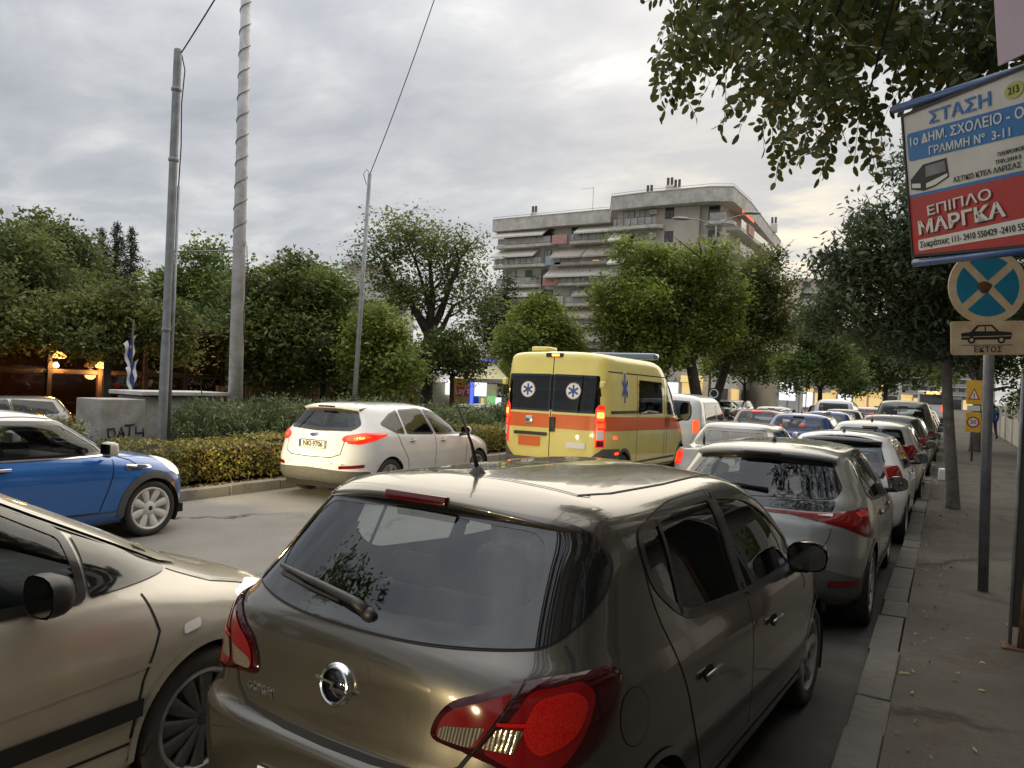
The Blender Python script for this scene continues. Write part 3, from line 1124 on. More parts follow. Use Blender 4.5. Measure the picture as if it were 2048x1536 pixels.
    for x in xs:
        k = abs(x) / 0.615
        ye = 0.440 + 0.14 * k ** 3.0
        ze = 1.444 - 0.070 * k ** 2.4
        top, _ = c.hit(x, 0.70 + 0.10 * k ** 3, 0, 90)
        mid, _ = c.hit(x, 0.60 + 0.10 * k ** 3, 0, 90)
        row = [top + Vector((0, 0, 0.001)), mid + Vector((0, 0, 0.005)), Vector((x, (ye + mid.y) / 2, (ze + mid.z) / 2 + 0.006)), Vector((x, ye + 0.006, ze)), Vector((x, ye, ze - 0.008)),
               Vector((x, ye + 0.004, ze - 0.022)), Vector((x, ye + 0.02, ze - 0.030)), Vector((x, ye + 0.15, ze - 0.05))]
        if k > 0.8:
            bl = (k - 0.8) / 0.2
            bp, bn = c.hit(x, ze - 0.01, 0)
            row = [p.lerp(bp + bn * 0.003, bl * bl) if j > 1 else p for j, p in enumerate(row)]
        vs += row
    nr = 8
    for i in range(len(xs) - 1):
        for j in range(nr - 1):
            fs.append((i * nr + j, i * nr + j + 1, (i + 1) * nr + j + 1, (i + 1) * nr + j))
    sp = mobj('roof_spoiler', vs, fs, c.p, root, True)
    c.strip('tailgate_gap', [(-0.50, 0.845), (-0.47, 0.80), (-0.3, 0.765), (0, 0.755), (0.3, 0.765), (0.47, 0.80), (0.50, 0.845)], 0, 0.010, 'gap', 0.003, el=90)
    c.strip('roof_channel', [(0.47, 0.80), (0.505, 1.0), (0.515, 1.5), (0.50, 2.05), (0.47, 2.25)], 0, 0.012, 'gap', 0.002, el=90, mirror=True)
    MB().box((0, 0.440, 1.436), (0.285, 0.030, 0.034), bev=0.006, rx=-0.10).build('brake_lamp', 'lens_dark_red', root, True, 40)
    # antenna
    an = MB().lathe([(0.0, 0.035), (0.014, 0.030), (0.026, 0.012), (0.036, 0.0)], 16, 'z', (0, 0.815, 1.498)).build('aerial', 'trim_black', root, True)
    MB().tube([(0, 0.81, 1.52), (0, 0.765, 1.62), (-0.02, 0.675, 1.79)], [0.010, 0.006, 0.0028], 8).build('aerial_mast', 'trim_black', an, True)
    # rear wiper lying along the foot of the window
    def on(x, z, d):
        l, n = c.hit(x, z, 0)
        return l + n * d
    w = MB().tube([on(0.04, 1.075, 0.02), on(-0.02, 1.088, 0.035), on(-0.24, 1.112, 0.030), on(-0.50, 1.125, 0.018)], [0.022, 0.017, 0.014, 0.009], 8).build('rear_wiper', 'trim_black', root, True)
    MB().tube([on(-0.10, 1.085, 0.018), on(-0.28, 1.098, 0.016), on(-0.47, 1.108, 0.014)], 0.007, 6).build('wiper_blade', 'rubber', w, True)
    MB().ell(on(0.045, 1.072, 0.012), (0.032, 0.02, 0.026)).build('wiper_cap', 'trim_black', w, True)
    # round emblem with a flash across it
    l, n = c.hit(0.0, 0.862, 0)
    q = Vector((0, -1, 0)).rotation_difference(n).to_matrix()
    R_ = q @ Matrix.Rotation(pi / 2, 3, 'X')
    mb = MB()
    pts = [l + R_ @ Vector((0.058 * cos(t), 0.058 * sin(t), 0.016)) for t in np.linspace(0, 2 * pi, 37)]
    mb.tube(pts, 0.0065, 8, False)
    bolt = [(-0.082, 0.016), (0.004, 0.010), (0.000, -0.004), (0.082, -0.012), (0.080, -0.020), (-0.012, -0.013), (-0.008, 0.003), (-0.082, 0.009)]
    mb.prism(bolt, 0.014, 0.024, lambda x, y, h: l + R_ @ Vector((x, y, h)))
    em = mb.build('emblem', 'chrome', root, True, 35)
    mb = MB()
    mb.lathe([(0.056, 0.004), (0.054, 0.008), (0.0, 0.010)], 32, 'z')
    mb.v = [tuple(l + R_ @ Vector(p)) for p in mb.v]
    mb.build('emblem_disc', 'gloss_black', em, True)
    mb = MB()
    mb.lathe([(0.071, -0.004), (0.070, 0.010), (0.061, 0.016)], 32, 'z')
    mb.v = [tuple(l + R_ @ Vector(p)) for p in mb.v]
    mb.build('emblem_base', 'chrome', em, True)
    l, n = c.hit(-0.365, 0.758, 0)
    tilt = Vector((0, -1, 0)).rotation_difference(n).to_matrix() @ Matrix.Rotation(pi / 2, 3, 'X')
    text('model_lettering', 'CORSA', 'chrome', root, l + n * 0.003, tilt, 0.038, bold=0.0002, ext=0.0015, sx=1.2)
    c.plate(-0.012, 0.50, None)
    c.mirrors(2.60, 1.005, 0.905, 'gloss_black', (0.105, 0.075, 0.078))
    c.arches(lw=0.026)
    c.wheels('five')
    c.seats(front=(1.75,), rear=0.98, wheel_y=2.32, dash=2.70, zw=0.92, h=1.08)
    c.strip('window_trim', [(2.93, 0.985), (2.60, 0.965), (1.8, 0.975), (1.1, 1.022)], 90, 0.012, 'trim_black', 0.0075, mirror=True)
    c.strip('sill_line', [(1.05, 0.345), (2.8, 0.335)], 90, 0.014, 'gap', 0.002, mirror=True)
    c.finish()


mat('trim_satin', (0.016, 0.015, 0.014), 0.28, coat=0.3)
mat('lamp_shell', (0.030, 0.002, 0.003), 0.06, spec=0.4, coat=0.2)


def ribbed(name, c0, c1, scale, rough=0.15, metal=0.0, coat=0.5, rot=0.0):
    m = mat(name, c0, rough, metal, 0.4, coat)
    t = m.node_tree
    b = t.nodes['Principled BSDF']
    co = t.nodes.new('ShaderNodeTexCoord')
    mp_ = t.nodes.new('ShaderNodeMapping')
    mp_.inputs['Rotation'].default_value = (0, rot, 0.6)
    t.links.new(co.outputs['Object'], mp_.inputs[0])
    w = t.nodes.new('ShaderNodeTexWave')
    w.inputs['Scale'].default_value = scale
    w.inputs['Distortion'].default_value = 1.2
    w.inputs['Detail'].default_value = 2
    t.links.new(mp_.outputs[0], w.inputs['Vector'])
    r = t.nodes.new('ShaderNodeValToRGB')
    r.color_ramp.elements[0].position, r.color_ramp.elements[1].position = 0.25, 0.8
    r.color_ramp.elements[0].color, r.color_ramp.elements[1].color = (*c0, 1), (*c1, 1)
    t.links.new(w.outputs['Fac'], r.inputs[0])
    t.links.new(r.outputs[0], b.inputs['Base Color'])
    bp_ = t.nodes.new('ShaderNodeBump')
    bp_.inputs['Distance'].default_value = 0.0012
    t.links.new(w.outputs['Fac'], bp_.inputs['Height'])
    t.links.new(bp_.outputs[0], b.inputs['Normal'])
    return m


def facet(name, c0, c1, scale):
    m = mat(name, c0, 0.14, 0.0, 0.4, 0.3)
    t = m.node_tree
    b = t.nodes['Principled BSDF']
    co = t.nodes.new('ShaderNodeTexCoord')
    v_ = t.nodes.new('ShaderNodeTexVoronoi')
    v_.inputs['Scale'].default_value = scale
    t.links.new(co.outputs['Object'], v_.inputs['Vector'])
    r = t.nodes.new('ShaderNodeValToRGB')
    r.color_ramp.elements[0].position, r.color_ramp.elements[1].position = 0.1, 0.75
    r.color_ramp.elements[0].color, r.color_ramp.elements[1].color = (*c1, 1), (*c0, 1)
    t.links.new(v_.outputs['Distance'], r.inputs[0])
    t.links.new(r.outputs[0], b.inputs['Base Color'])
    return m


ribbed('lens_clear_dim', (0.10, 0.085, 0.065), (0.36, 0.31, 0.245), 40, 0.12, 0.5)
facet('lens_ribbed', (0.30, 0.006, 0.005), (0.50, 0.012, 0.008), 150)
glass('glass_rear', (0.72, 0.76, 0.78), 1.65)
corsa = build_corsa()
dress_corsa(corsa)

# ------------------------------------------------------------------ other vehicles
paint('paint_white', (0.74, 0.74, 0.73), 0.0, 0.4, 0.06)
paint('paint_blue', (0.014, 0.135, 0.46), 0.15, 0.35)
paint('paint_beige', (0.46, 0.42, 0.355), 0.35, 0.38, 0.12)
paint('paint_grey', (0.27, 0.268, 0.258), 0.45, 0.38)
paint('paint_silver', (0.42, 0.42, 0.41), 0.45, 0.38)
paint('paint_black', (0.012, 0.012, 0.013), 0.3, 0.3)
paint('paint_navy', (0.02, 0.06, 0.22), 0.4, 0.34)
paint('paint_maroon', (0.16, 0.045, 0.045), 0.5, 0.36)
paint('paint_olive', (0.10, 0.105, 0.075), 0.5, 0.36)
paint('paint_ambulance', (0.80, 0.69, 0.20), 0.0, 0.4, 0.06)
mat('orange_band', (0.72, 0.13, 0.02), 0.35, noise=(6, 0.06))
mat('white_sign', (0.80, 0.80, 0.78), 0.5)
mat('star_blue', (0.03, 0.07, 0.32), 0.45)
mat('bumper_grey', (0.10, 0.10, 0.095), 0.7, noise=(20, 0.2))
mat('beacon_blue', (0.10, 0.16, 0.30), 0.15, coat=1)
mat('cream_cap', (0.62, 0.55, 0.44), 0.3, coat=0.8)


def u45(x, y):
    return 0.70711 * (x + y - 2.0)


def u135(x, y):
    """front-quarter view: x from the middle, y from the rear"""
    return 0.70711 * (y - 2.0 - x)


def std_rings(L, W, H, rgb, rgt, bzr, bzf, cowl, wst, hoodz, wroof=0.56, pr=3.8, deck=None, nose=0.0):
    w = W / 2
    R = [(0.14, 0.26, w - 0.09, 0.20, 0.20, L - 0.12, 0.20, pr, 3.0),
         (0.03, 0.36, w - 0.03, 0.30, 0.28, L - 0.03, 0.30, pr, 3.0),
         (0.00, 0.50, w - 0.01, 0.45, 0.42, L, 0.45, pr, 2.9),
         (0.00, 0.63, w, 0.60, 0.58, L - nose * 0.3, 0.60, pr, 2.8),
         (0.04, 0.74, w, 0.72, 0.69, L - 0.05 - nose * 0.5, 0.69, pr, 2.8)]
    if deck:
        R += [(0.07, 0.86, w - 0.01, 0.82, 0.78, L - 0.16 - nose, hoodz, pr, 2.7),
              (deck[0], deck[1], w - 0.04, bzr - 0.05, bzf - 0.06, L - 0.45 - nose, hoodz + 0.08, pr - 0.3, 2.7),
              (rgb[0], rgb[1], w - 0.07, bzr, bzf, cowl, bzf + 0.05, pr - 0.3, 3.0)]
    else:
        R += [(min(0.07, rgb[0] - 0.05), 0.86, w - 0.01, 0.84, 0.78, L - 0.16 - nose, hoodz, pr, 2.7),
              (rgb[0] - 0.05, rgb[1] - 0.06, w - 0.035, bzr - 0.07, bzf - 0.06, L - 0.45 - nose, hoodz + 0.08, pr - 0.1, 2.7),
              (rgb[0], rgb[1], w - 0.062, bzr, bzf, cowl, bzf + 0.05, pr - 0.2, 3.0)]
    wb = w - 0.065
    for k in (0.33, 0.70, 1.0):
        R.append((rgb[0] + (rgt[0] - rgb[0]) * k, rgb[1] + (rgt[1] - rgb[1]) * k, wb + (wroof + 0.075 - wb) * k ** 1.15, bzr + (rgt[1] - 0.035 - bzr) * k,
                  bzf + (H - 0.13 - bzf) * k, cowl + (wst - cowl) * k, bzf + 0.05 + (H - 0.10 - bzf - 0.05) * k, pr - 0.4, 3.6 + k * 0.6))
    R += [(rgt[0] + 0.03, rgt[1] + 0.035, wroof + 0.02, H - 0.07, H - 0.075, wst - 0.14, H - 0.06, 3.3, 3.8),
          (rgt[0] + 0.10, H - 0.032, wroof - 0.09, H - 0.035, H - 0.04, wst - 0.30, H - 0.03, 3.2, 3.5),
          (rgt[0] + 0.30, H - 0.008, wroof * 0.5, H - 0.010, H - 0.014, wst - 0.50, H - 0.010, 2.8, 3.0),
          (rgt[0] + 0.50, H, 0.0, H, H - 0.005, wst - 0.80, H - 0.005, 2.4, 2.4)]
    return R


def generic(name, P, loc, yaw, pm, label, cat='car', group=None, res=0.035, lit=None, plate=None, wheel='five', rim='alloy', dark=False, lettering=None, lining=True):
    rings = P.get('rings') or std_rings(P['L'], P['W'], P['H'], P['rgb'], P['rgt'], P['bzr'], P['bzf'], P['cowl'], P['wst'], P['hoodz'], P.get('wroof', 0.56),
                                        P.get('pr', 3.8), P.get('deck'), P.get('nose', 0))
    c = Car(name, rings, loc, yaw, pm, label, cat, group, res, P['axles'], P.get('wr', 0.31), P.get('arch', 0.035), wheel_w=P.get('ww', 0.19))
    c.cowl = P['cowl']
    g = 'glass_dark' if dark else 'glass_tint'
    if P.get('rw'):
        c.window('rear_window', rpoly(P['rw'], 0.06), 0, g, 0.045, mirror=False, outer=0.01)
    if P.get('fw'):
        c.window('windscreen', rpoly(P['fw'], 0.06), 180, 'glass_tint', 0.03, mirror=False)
    wins = []
    for w in P.get('win', []):
        wins.append(c.window('side_window', rpoly(w, 0.03), 90, g, 0.016, outer=P.get('seal', 0.014), seal=P.get('sealm', 'trim_satin')))
    for w in P.get('gaps', []):
        c.strip('door_gap', w, 90, 0.012 if res < 0.04 else 0.016, mirror=True)
    for w in P.get('pillar', []):
        c.strip('door_pillar', w, 90, P.get('pw', 0.10), 'trim_satin', 0.007, mirror=True)
    if P.get('lamp'):
        az = P.get('lamp_az', 45)
        ls = c.patch('tail_lamp', rpoly(P['lamp'], 0.03), az, {None: 'lens_red', 'tail': 'tail_lit', 'brake': 'brake_lit'}[lit], 0.004, mirror=True, res=0.022, dome=0.008)
        for q, m in P.get('lenses', []):
            for i, lp in enumerate(ls):
                if lit is None and m in ('core_lit', 'tail_lit', 'brake_lit'):
                    m = 'lens_bright_red'
                o = c.patch('lamp_lens', rpoly(q, 0.015, 3), az, m, 0.0145, parent=lp, res=0.02)[0]
                if i:
                    c._flip(o)
    if P.get('head'):
        c.patch('headlamp', rpoly(P['head'], 0.04), 135, P.get('headm', 'lens_clear'), 0.005, mirror=True, res=0.03, dome=0.008)
    if P.get('stop'):
        x, y, z, wd = P['stop']
        MB().box((x, y, z), (wd, 0.04, 0.026), bev=0.006).build('brake_lamp', 'brake_lit' if lit == 'brake' else 'lens_dark_red', c.root, True)
    if plate is not None or P.get('plate'):
        y, z = P['plate']
        c.plate(y, z, plate or None)
    if P.get('mirror'):
        y, z, x = P['mirror']
        c.mirrors(y, z, x, P.get('mirror_m'))
    for y, z in P.get('handles', []):
        c.handle(y, z, P.get('handle_m'))
    if P.get('aerial'):
        y, z, h = P['aerial']
        a = MB().lathe([(0, 0.05), (0.012, 0.045), (0.022, 0.012), (0.034, -0.01)], 12, 'z', (0, y, z)).build('aerial', 'trim_black', c.root, True)
        if h:
            MB().tube([(0, y, z + 0.03), (0, y - h * 0.55, z + h)], [0.006, 0.003], 6).build('aerial_mast', 'trim_black', a, True)
    if P.get('wiper'):
        def on(x, z, d):
            l, n = c.hit(x, z, 0)
            return l + n * d
        x0, z0, x1, z1 = P['wiper']
        MB().tube([on(x0, z0, 0.02), on((x0 + x1) / 2, (z0 + z1) / 2 + 0.01, 0.03), on(x1, z1, 0.02)], [0.018, 0.014, 0.008], 7).build('rear_wiper', 'trim_black', c.root, True)
    if P.get('bumper'):
        c.patch('rear_bumper', rpoly(P['bumper'], 0.03), 0, P.get('bumper_m', 'bumper_grey'), 0.006, res=0.04)
    if P.get('spoiler'):
        y0, z0, hw, dp = P['spoiler']
        vs, fs = [], []
        xs = np.linspace(-hw, hw, 25)
        for x in xs:
            k = abs(x) / hw
            top, _ = c.hit(x, y0 + dp + 0.06 * k ** 3, 0, 90)
            ye, ze = y0 + 0.10 * k ** 3, z0 - 0.04 * k ** 2.3
            vs += [top + Vector((0, 0, 0.001)), Vector((x, (top.y + ye) / 2, (top.z + ze) / 2 + 0.008)), Vector((x, ye, ze)), Vector((x, ye + 0.006, ze - 0.022)), Vector((x, ye + 0.10, ze - 0.05))]
        for i in range(len(xs) - 1):
            for j in range(4):
                fs.append((i * 5 + j, i * 5 + j + 1, (i + 1) * 5 + j + 1, (i + 1) * 5 + j))
        mobj('roof_spoiler', vs, fs, P.get('spoiler_m', pm), c.root, True)
    c.arches(P.get('lip', 'p'), P.get('lipw', 0.03))
    c.wheels(wheel, rim)
    if P.get('seats'):
        c.seats(**P['seats'])
    return c


def headlight(car, x, y, z, power):
    for sg in (1, -1):
        d = bpy.data.lights.new('headlamp_beam', 'SPOT')
        d.energy = power
        d.color = (1.0, 0.80, 0.42)
        d.spot_size = rad(64)
        d.spot_blend = 0.8
        d.shadow_soft_size = 0.06
        o = bpy.data.objects.new('headlamp_beam', d)
        C.objects.link(o)
        o.parent = car.root
        o.location = (x * sg, y, z)
        o.rotation_euler = (rad(88), 0, 0)


mat('steel_dark', (0.075, 0.075, 0.075), 0.5, 0.4, noise=(10, 0.3))
# --- white hatchback in the outer lane
FOC = dict(L=4.36, W=1.82, H=1.485, rgb=(0.16, 1.05), rgt=(0.42, 1.40), bzr=1.04, bzf=0.94, cowl=3.30, wst=2.45, hoodz=0.80, wroof=0.57, axles=(0.84, 3.49), wr=0.32,
           rw=[(-0.60, 1.075), (0, 1.05), (0.60, 1.075), (0.66, 1.15), (0.50, 1.365), (0, 1.385), (-0.50, 1.365), (-0.66, 1.15)],
           win=[[(0.72, 1.17), (1.02, 1.31), (1.22, 1.355), (1.22, 1.02), (1.0, 1.05)], [(1.30, 1.365), (1.80, 1.385), (1.90, 1.38), (2.02, 0.99), (1.30, 1.02)],
                [(1.99, 1.375), (2.30, 1.33), (2.60, 1.21), (2.98, 1.0), (2.95, 0.965), (2.11, 0.985)]],
           gaps=[[(1.95, 1.39), (2.06, 0.98), (2.04, 0.40)], [(1.22, 1.38), (0.98, 1.16), (1.10, 0.85), (1.28, 0.60), (1.32, 0.40)], [(3.06, 0.96), (3.03, 0.7), (3.0, 0.40)], [(1.30, 0.40), (3.0, 0.38)]],
           lamp=[(u45(0.50, 0.13), 0.95), (u45(0.55, 0.16), 1.0), (u45(0.80, 0.35), 1.05), (u45(0.88, 0.66), 1.035), (u45(0.87, 0.78), 1.0), (u45(0.86, 0.45), 0.92), (u45(0.78, 0.22), 0.87), (u45(0.58, 0.1), 0.885)],
           lenses=[([(u45(0.56, 0.14), 0.955), (u45(0.62, 0.2), 0.995), (u45(0.78, 0.32), 1.015), (u45(0.83, 0.42), 0.98), (u45(0.72, 0.2), 0.915), (u45(0.6, 0.14), 0.92)], 'brake_lit'),
                   ([(u45(0.68, 0.2), 0.965), (u45(0.78, 0.3), 0.99), (u45(0.78, 0.33), 0.955), (u45(0.7, 0.2), 0.935)], 'core_lit')],
           stop=(0, 0.335, 1.415, 0.32), plate=(0.035, 0.845), mirror=(2.82, 1.02, 0.99), handles=[(1.40, 0.90), (2.28, 0.875)], spoiler=(0.33, 1.430, 0.56, 0.30),
           bumper=[(-0.84, 0.28), (0.84, 0.28), (0.87, 0.47), (0, 0.50), (-0.87, 0.47)], seats=dict(front=(1.95,), rear=1.2, wheel_y=2.5, dash=2.9, zw=0.92, h=1.10), seal=0.016)
foc = generic('hatchback_car', FOC, (-8.38, 8.67, 0), 0.6, 'paint_white', 'white hatchback with lit brake lamps and plate NKI 9706 beside the hedge', lit='tail', plate='NKI\u00b79706')
foc.patch('fog_reflector', rpoly([(u45(0.55, 0.03), 0.50), (u45(0.86, 0.25), 0.53), (u45(0.86, 0.25), 0.58), (u45(0.55, 0.03), 0.55)], 0.015), 45, 'lens_red', 0.009, mirror=True)
foc.strip('tailgate_gap', [(-0.56, 0.90), (-0.54, 0.72), (-0.4, 0.665), (0, 0.655), (0.4, 0.665), (0.54, 0.72), (0.56, 0.90)], 0, 0.012)
MB().ell((0, 0.055, 0.985), (0.062, 0.012, 0.026)).build('emblem', 'plate_blue', foc.root, True)
for k in (-0.7, -0.42, 0.42, 0.62):
    MB().ell((k, 0.012 + 0.05 * k ** 4, 0.575), (0.012, 0.006, 0.012), 8, 5).build('parking_sensor', 'trim_black', foc.root, True)
foc.finish()

# --- blue two-door with a white roof
MIN = dict(L=3.71, W=1.683, H=1.407, rgb=(0.16, 0.98), rgt=(0.30, 1.27), bzr=0.965, bzf=0.93, cowl=2.74, wst=2.16, hoodz=0.80, wroof=0.60, axles=(0.56, 3.03), wr=0.312, arch=0.030, nose=0.02,
           win=[[(0.42, 1.255), (1.16, 1.285), (1.18, 0.965), (0.42, 0.985)], [(1.24, 1.288), (2.05, 1.270), (2.42, 1.03), (2.50, 0.955), (1.26, 0.963)]],
           fw=[(-0.58, 1.0), (0.58, 1.0), (0.50, 1.26), (-0.50, 1.26)], rw=[(-0.5, 1.0), (0.5, 1.0), (0.46, 1.24), (-0.46, 1.24)],
           gaps=[[(2.56, 0.94), (2.52, 0.70), (2.40, 0.36)], [(1.22, 0.96), (1.22, 0.40)], [(1.24, 0.36), (2.4, 0.34)]], seal=0.03, sealm='gloss_black',
           head=[(u135(0.40, 3.48), 0.84), (u135(0.55, 3.36), 0.87), (u135(0.66, 3.22), 0.83), (u135(0.68, 3.26), 0.72), (u135(0.60, 3.45), 0.64), (u135(0.42, 3.56), 0.68)], headm='head_lit',
           mirror=None, handles=[(1.42, 0.86)], handle_m='chrome', lip='bumper_grey', lipw=0.085, seats=dict(front=(1.35,), rear=0.75, wheel_y=1.95, dash=2.25, zw=0.88, h=1.05))
mini = generic('blue_car', MIN, (-8.52, 2.52, 0), -0.2, 'paint_blue', 'bright blue two-door car with white roof and white eight-spoke wheels', lit=None, wheel='mini', rim='white_alloy', res=0.03)
mini.patch('white_roof', rpoly([(-0.60, 0.36), (0.60, 0.36), (0.615, 1.2), (0.56, 2.02), (0, 2.08, 0.3), (-0.56, 2.02), (-0.615, 1.2)], 0.1), 0, 'paint_white', 0.008, el=90, res=0.04)
mini.strip('chrome_line', [(0.35, 0.957), (1.2, 0.938), (2.62, 0.93)], 90, 0.016, 'chrome', 0.007, mirror=True)
mini.strip('sill_cladding', [(0.95, 0.275), (2.65, 0.275)], 90, 0.13, 'bumper_grey', 0.006, mirror=True)
mini.strip('bonnet_gap', [(2.62, 0.92), (2.76, 0.87), (2.88, 0.78)], 90, 0.012, mirror=True)
mini.strip('windscreen_pillar', [(2.10, 1.30), (2.48, 1.05), (2.62, 0.94)], 90, 0.07, 'gloss_black', 0.009, mirror=True)
sc = mini.patch('side_vent', rpoly([(2.66, 0.80), (2.70, 0.83), (3.00, 0.80), (3.02, 0.77), (2.70, 0.765)], 0.02), 90, 'chrome', 0.008, mirror=True)
for i, o in enumerate(sc):
    q = mini.patch('vent_badge', rpoly([(2.80, 0.775), (2.83, 0.815), (2.94, 0.802), (2.97, 0.778)], 0.01), 90, 'trim_black', 0.011, parent=o)[0]
    if i:
        mini._flip(q)
for sg in (1, -1):
    o = MB().box((0.93 * sg, 2.42, 1.02), (0.20, 0.10, 0.15), bev=0.045).build('side_mirror', 'cream_cap', mini.root, True)
    MB().box((0.93 * sg, 2.367, 1.02), (0.16, 0.006, 0.11), bev=0.002).build('mirror_glass', 'mirror_glass', o)
    MB().tube([(0.90 * sg, 2.43, 0.95), (0.78 * sg, 2.46, 0.94)], 0.025, 8).build('mirror_stalk', 'trim_black', o, True)
mini.patch('front_marker', rpoly([(u135(0.76, 3.42), 0.58), (u135(0.80, 3.36), 0.58), (u135(0.80, 3.36), 0.50), (u135(0.76, 3.42), 0.50)], 0.02), 135, 'lens_amber', 0.006, mirror=True)
headlight(mini, 0.55, 3.74, 0.72, 150)
mini.finish(top=(1.292, 'paint_white', 2.25))

# --- beige-silver car squeezed alongside, nose toward the corner of the dark hatchback
PEU = dict(L=4.20, W=1.75, H=1.53, rgb=(0.15, 1.08), rgt=(0.38, 1.42), bzr=1.03, bzf=0.955, cowl=3.42, wst=2.52, hoodz=0.78, wroof=0.58, axles=(0.72, 3.36), wr=0.315,
           rw=[(-0.55, 1.10), (0.55, 1.10), (0.48, 1.38), (-0.48, 1.38)], fw=[(-0.62, 1.03), (0.62, 1.03), (0.56, 1.40), (-0.56, 1.40)],
           win=[[(0.75, 1.36), (1.55, 1.425), (1.60, 1.02), (0.75, 1.05)], [(1.68, 1.43), (2.42, 1.40), (2.78, 1.20), (2.80, 0.975), (1.70, 1.005)]],
           gaps=[[(3.06, 0.93), (3.10, 0.78), (3.02, 0.60), (2.98, 0.38)], [(1.64, 1.44), (1.66, 0.40)], [(1.66, 0.38), (2.98, 0.36)]],
           head=[(u135(0.50, 4.0), 0.76), (u135(0.62, 3.85), 0.82), (u135(0.76, 3.6), 0.82), (u135(0.78, 3.65), 0.72), (u135(0.60, 4.0), 0.64)], headm='head_lit',
           mirror=(2.56, 1.05, 0.92), mirror_m='trim_black', handles=[(1.86, 0.88)], lip='p', seats=dict(front=(1.85,), rear=1.1, wheel_y=2.42, dash=2.95, zw=0.92, h=1.12), seal=0.022)
peu = generic('beige_car', PEU, (-3.66, -1.02, 0), 0.0, 'paint_beige', 'beige silver car with bulging bonnet squeezed between the lanes beside the graphite hatchback', wheel='cover', rim='steel_dark', res=0.025)
peu.patch('quarter_panel_trim', rpoly([(2.83, 0.965), (2.83, 1.19), (3.30, 0.985), (3.28, 0.965)], 0.02), 90, 'gloss_black', 0.007, mirror=True)
peu.strip('windscreen_pillar', [(2.40, 1.455), (2.75, 1.28), (3.30, 1.012), (3.42, 0.975)], 90, 0.05, 'paint_beige', 0.012, mirror=True)
peu.strip('rubbing_strip', [(0.95, 0.50), (3.02, 0.50)], 90, 0.075, 'trim_black', 0.014, mirror=True)
peu.strip('bonnet_gap', [(0.60, 3.30), (0.66, 3.50), (0.62, 3.85)], 0, 0.010, el=90, mirror=True)
peu.strip('swage_line', [(2.4, 0.64), (3.05, 0.66)], 90, 0.012, 'paint_beige', 0.006, mirror=True)
rp_ = peu.patch('side_repeater', rpoly([(3.215, 0.735), (3.22, 0.775), (3.315, 0.785), (3.31, 0.745)], 0.015), 90, 'lens_clear', 0.008, mirror=True, res=0.015)
headlight(peu, 0.62, 4.16, 0.70, 220)
peu.finish()

# --- grey hatchback parked ahead: light bar across its tail
I20 = dict(L=4.04, W=1.775, H=1.45, rgb=(0.20, 1.03), rgt=(0.52, 1.36), bzr=1.0, bzf=0.93, cowl=3.15, wst=2.35, hoodz=0.80, wroof=0.57, axles=(0.70, 3.28), wr=0.325,
           rw=[(-0.60, 1.055), (0, 1.035), (0.60, 1.055), (0.64, 1.12), (0.52, 1.335), (0, 1.355), (-0.52, 1.335), (-0.64, 1.12)],
           win=[[(0.80, 1.06), (1.00, 1.30), (1.16, 1.335), (1.14, 0.985)], [(1.22, 1.345), (1.70, 1.365), (1.78, 0.955), (1.20, 0.98)], [(1.80, 1.365), (2.25, 1.315), (2.55, 1.17), (2.82, 0.98), (2.78, 0.945), (1.88, 0.955)]],
           gaps=[[(1.76, 1.38), (1.83, 0.94), (1.81, 0.40)], [(1.14, 1.36), (0.95, 1.10), (1.02, 0.80), (1.16, 0.55), (1.18, 0.40)], [(2.92, 0.94), (2.88, 0.40)], [(1.2, 0.38), (2.88, 0.36)]],
           lamp=[(u45(0.30, 0.1), 0.920), (u45(0.30, 0.1), 0.942), (u45(0.62, 0.2), 0.955), (u45(0.83, 0.42), 0.985), (u45(0.86, 0.58), 0.975), (u45(0.86, 0.52), 0.90), (u45(0.87, 0.58), 0.74), (u45(0.83, 0.35), 0.77), (u45(0.68, 0.18), 0.85)],
           lenses=[([(u45(0.50, 0.14), 0.925), (u45(0.63, 0.18), 0.943), (u45(0.61, 0.18), 0.920)], 'lens_clear'), ([(u45(0.76, 0.32), 0.955), (u45(0.84, 0.48), 0.965), (u45(0.84, 0.5), 0.915), (u45(0.78, 0.34), 0.92)], 'tail_lens')],
           stop=(0, 0.455, 1.370, 0.30), plate=(0.0, 0.50), mirror=(2.66, 0.99, 0.93), mirror_m='gloss_black', handles=[(1.30, 0.86), (2.10, 0.85)], spoiler=(0.44, 1.386, 0.58, 0.30), aerial=(0.92, 1.44, 0),
           wiper=(0.10, 1.07, -0.35, 1.09), seats=dict(front=(1.8,), rear=1.05, wheel_y=2.35, dash=2.7, zw=0.90, h=1.06))
mat('tail_lens', (0.75, 0.05, 0.04), 0.2, coat=1)
i20 = generic('grey_car', I20, (-1.36, 6.36, 0), -0.4, 'paint_grey', 'medium grey hatchback with red light band across its tail ahead of the graphite one', wheel='multi', res=0.028)
i20.strip('light_band', [(-0.45, 0.93), (0.45, 0.93)], 0, 0.022, 'lens_red', 0.006)
i20.patch('black_panel', rpoly([(-0.60, 0.955), (0.60, 0.955), (0.62, 1.035), (0, 1.02), (-0.62, 1.035)], 0.02), 0, 'gloss_black', 0.005)
i20.strip('tailgate_gap', rpoly([(-0.61, 0.84), (-0.59, 0.72, 0.08), (-0.45, 0.662, 0.1), (0, 0.655, 0.2), (0.45, 0.662, 0.1), (0.59, 0.72, 0.08), (0.61, 0.84)], 0.0), 0, 0.006)
i20.patch('lower_bumper', rpoly([(-0.80, 0.28), (0.80, 0.28), (0.84, 0.46), (0.5, 0.56), (-0.5, 0.56), (-0.84, 0.46)], 0.05), 0, 'bumper_grey', 0.006)
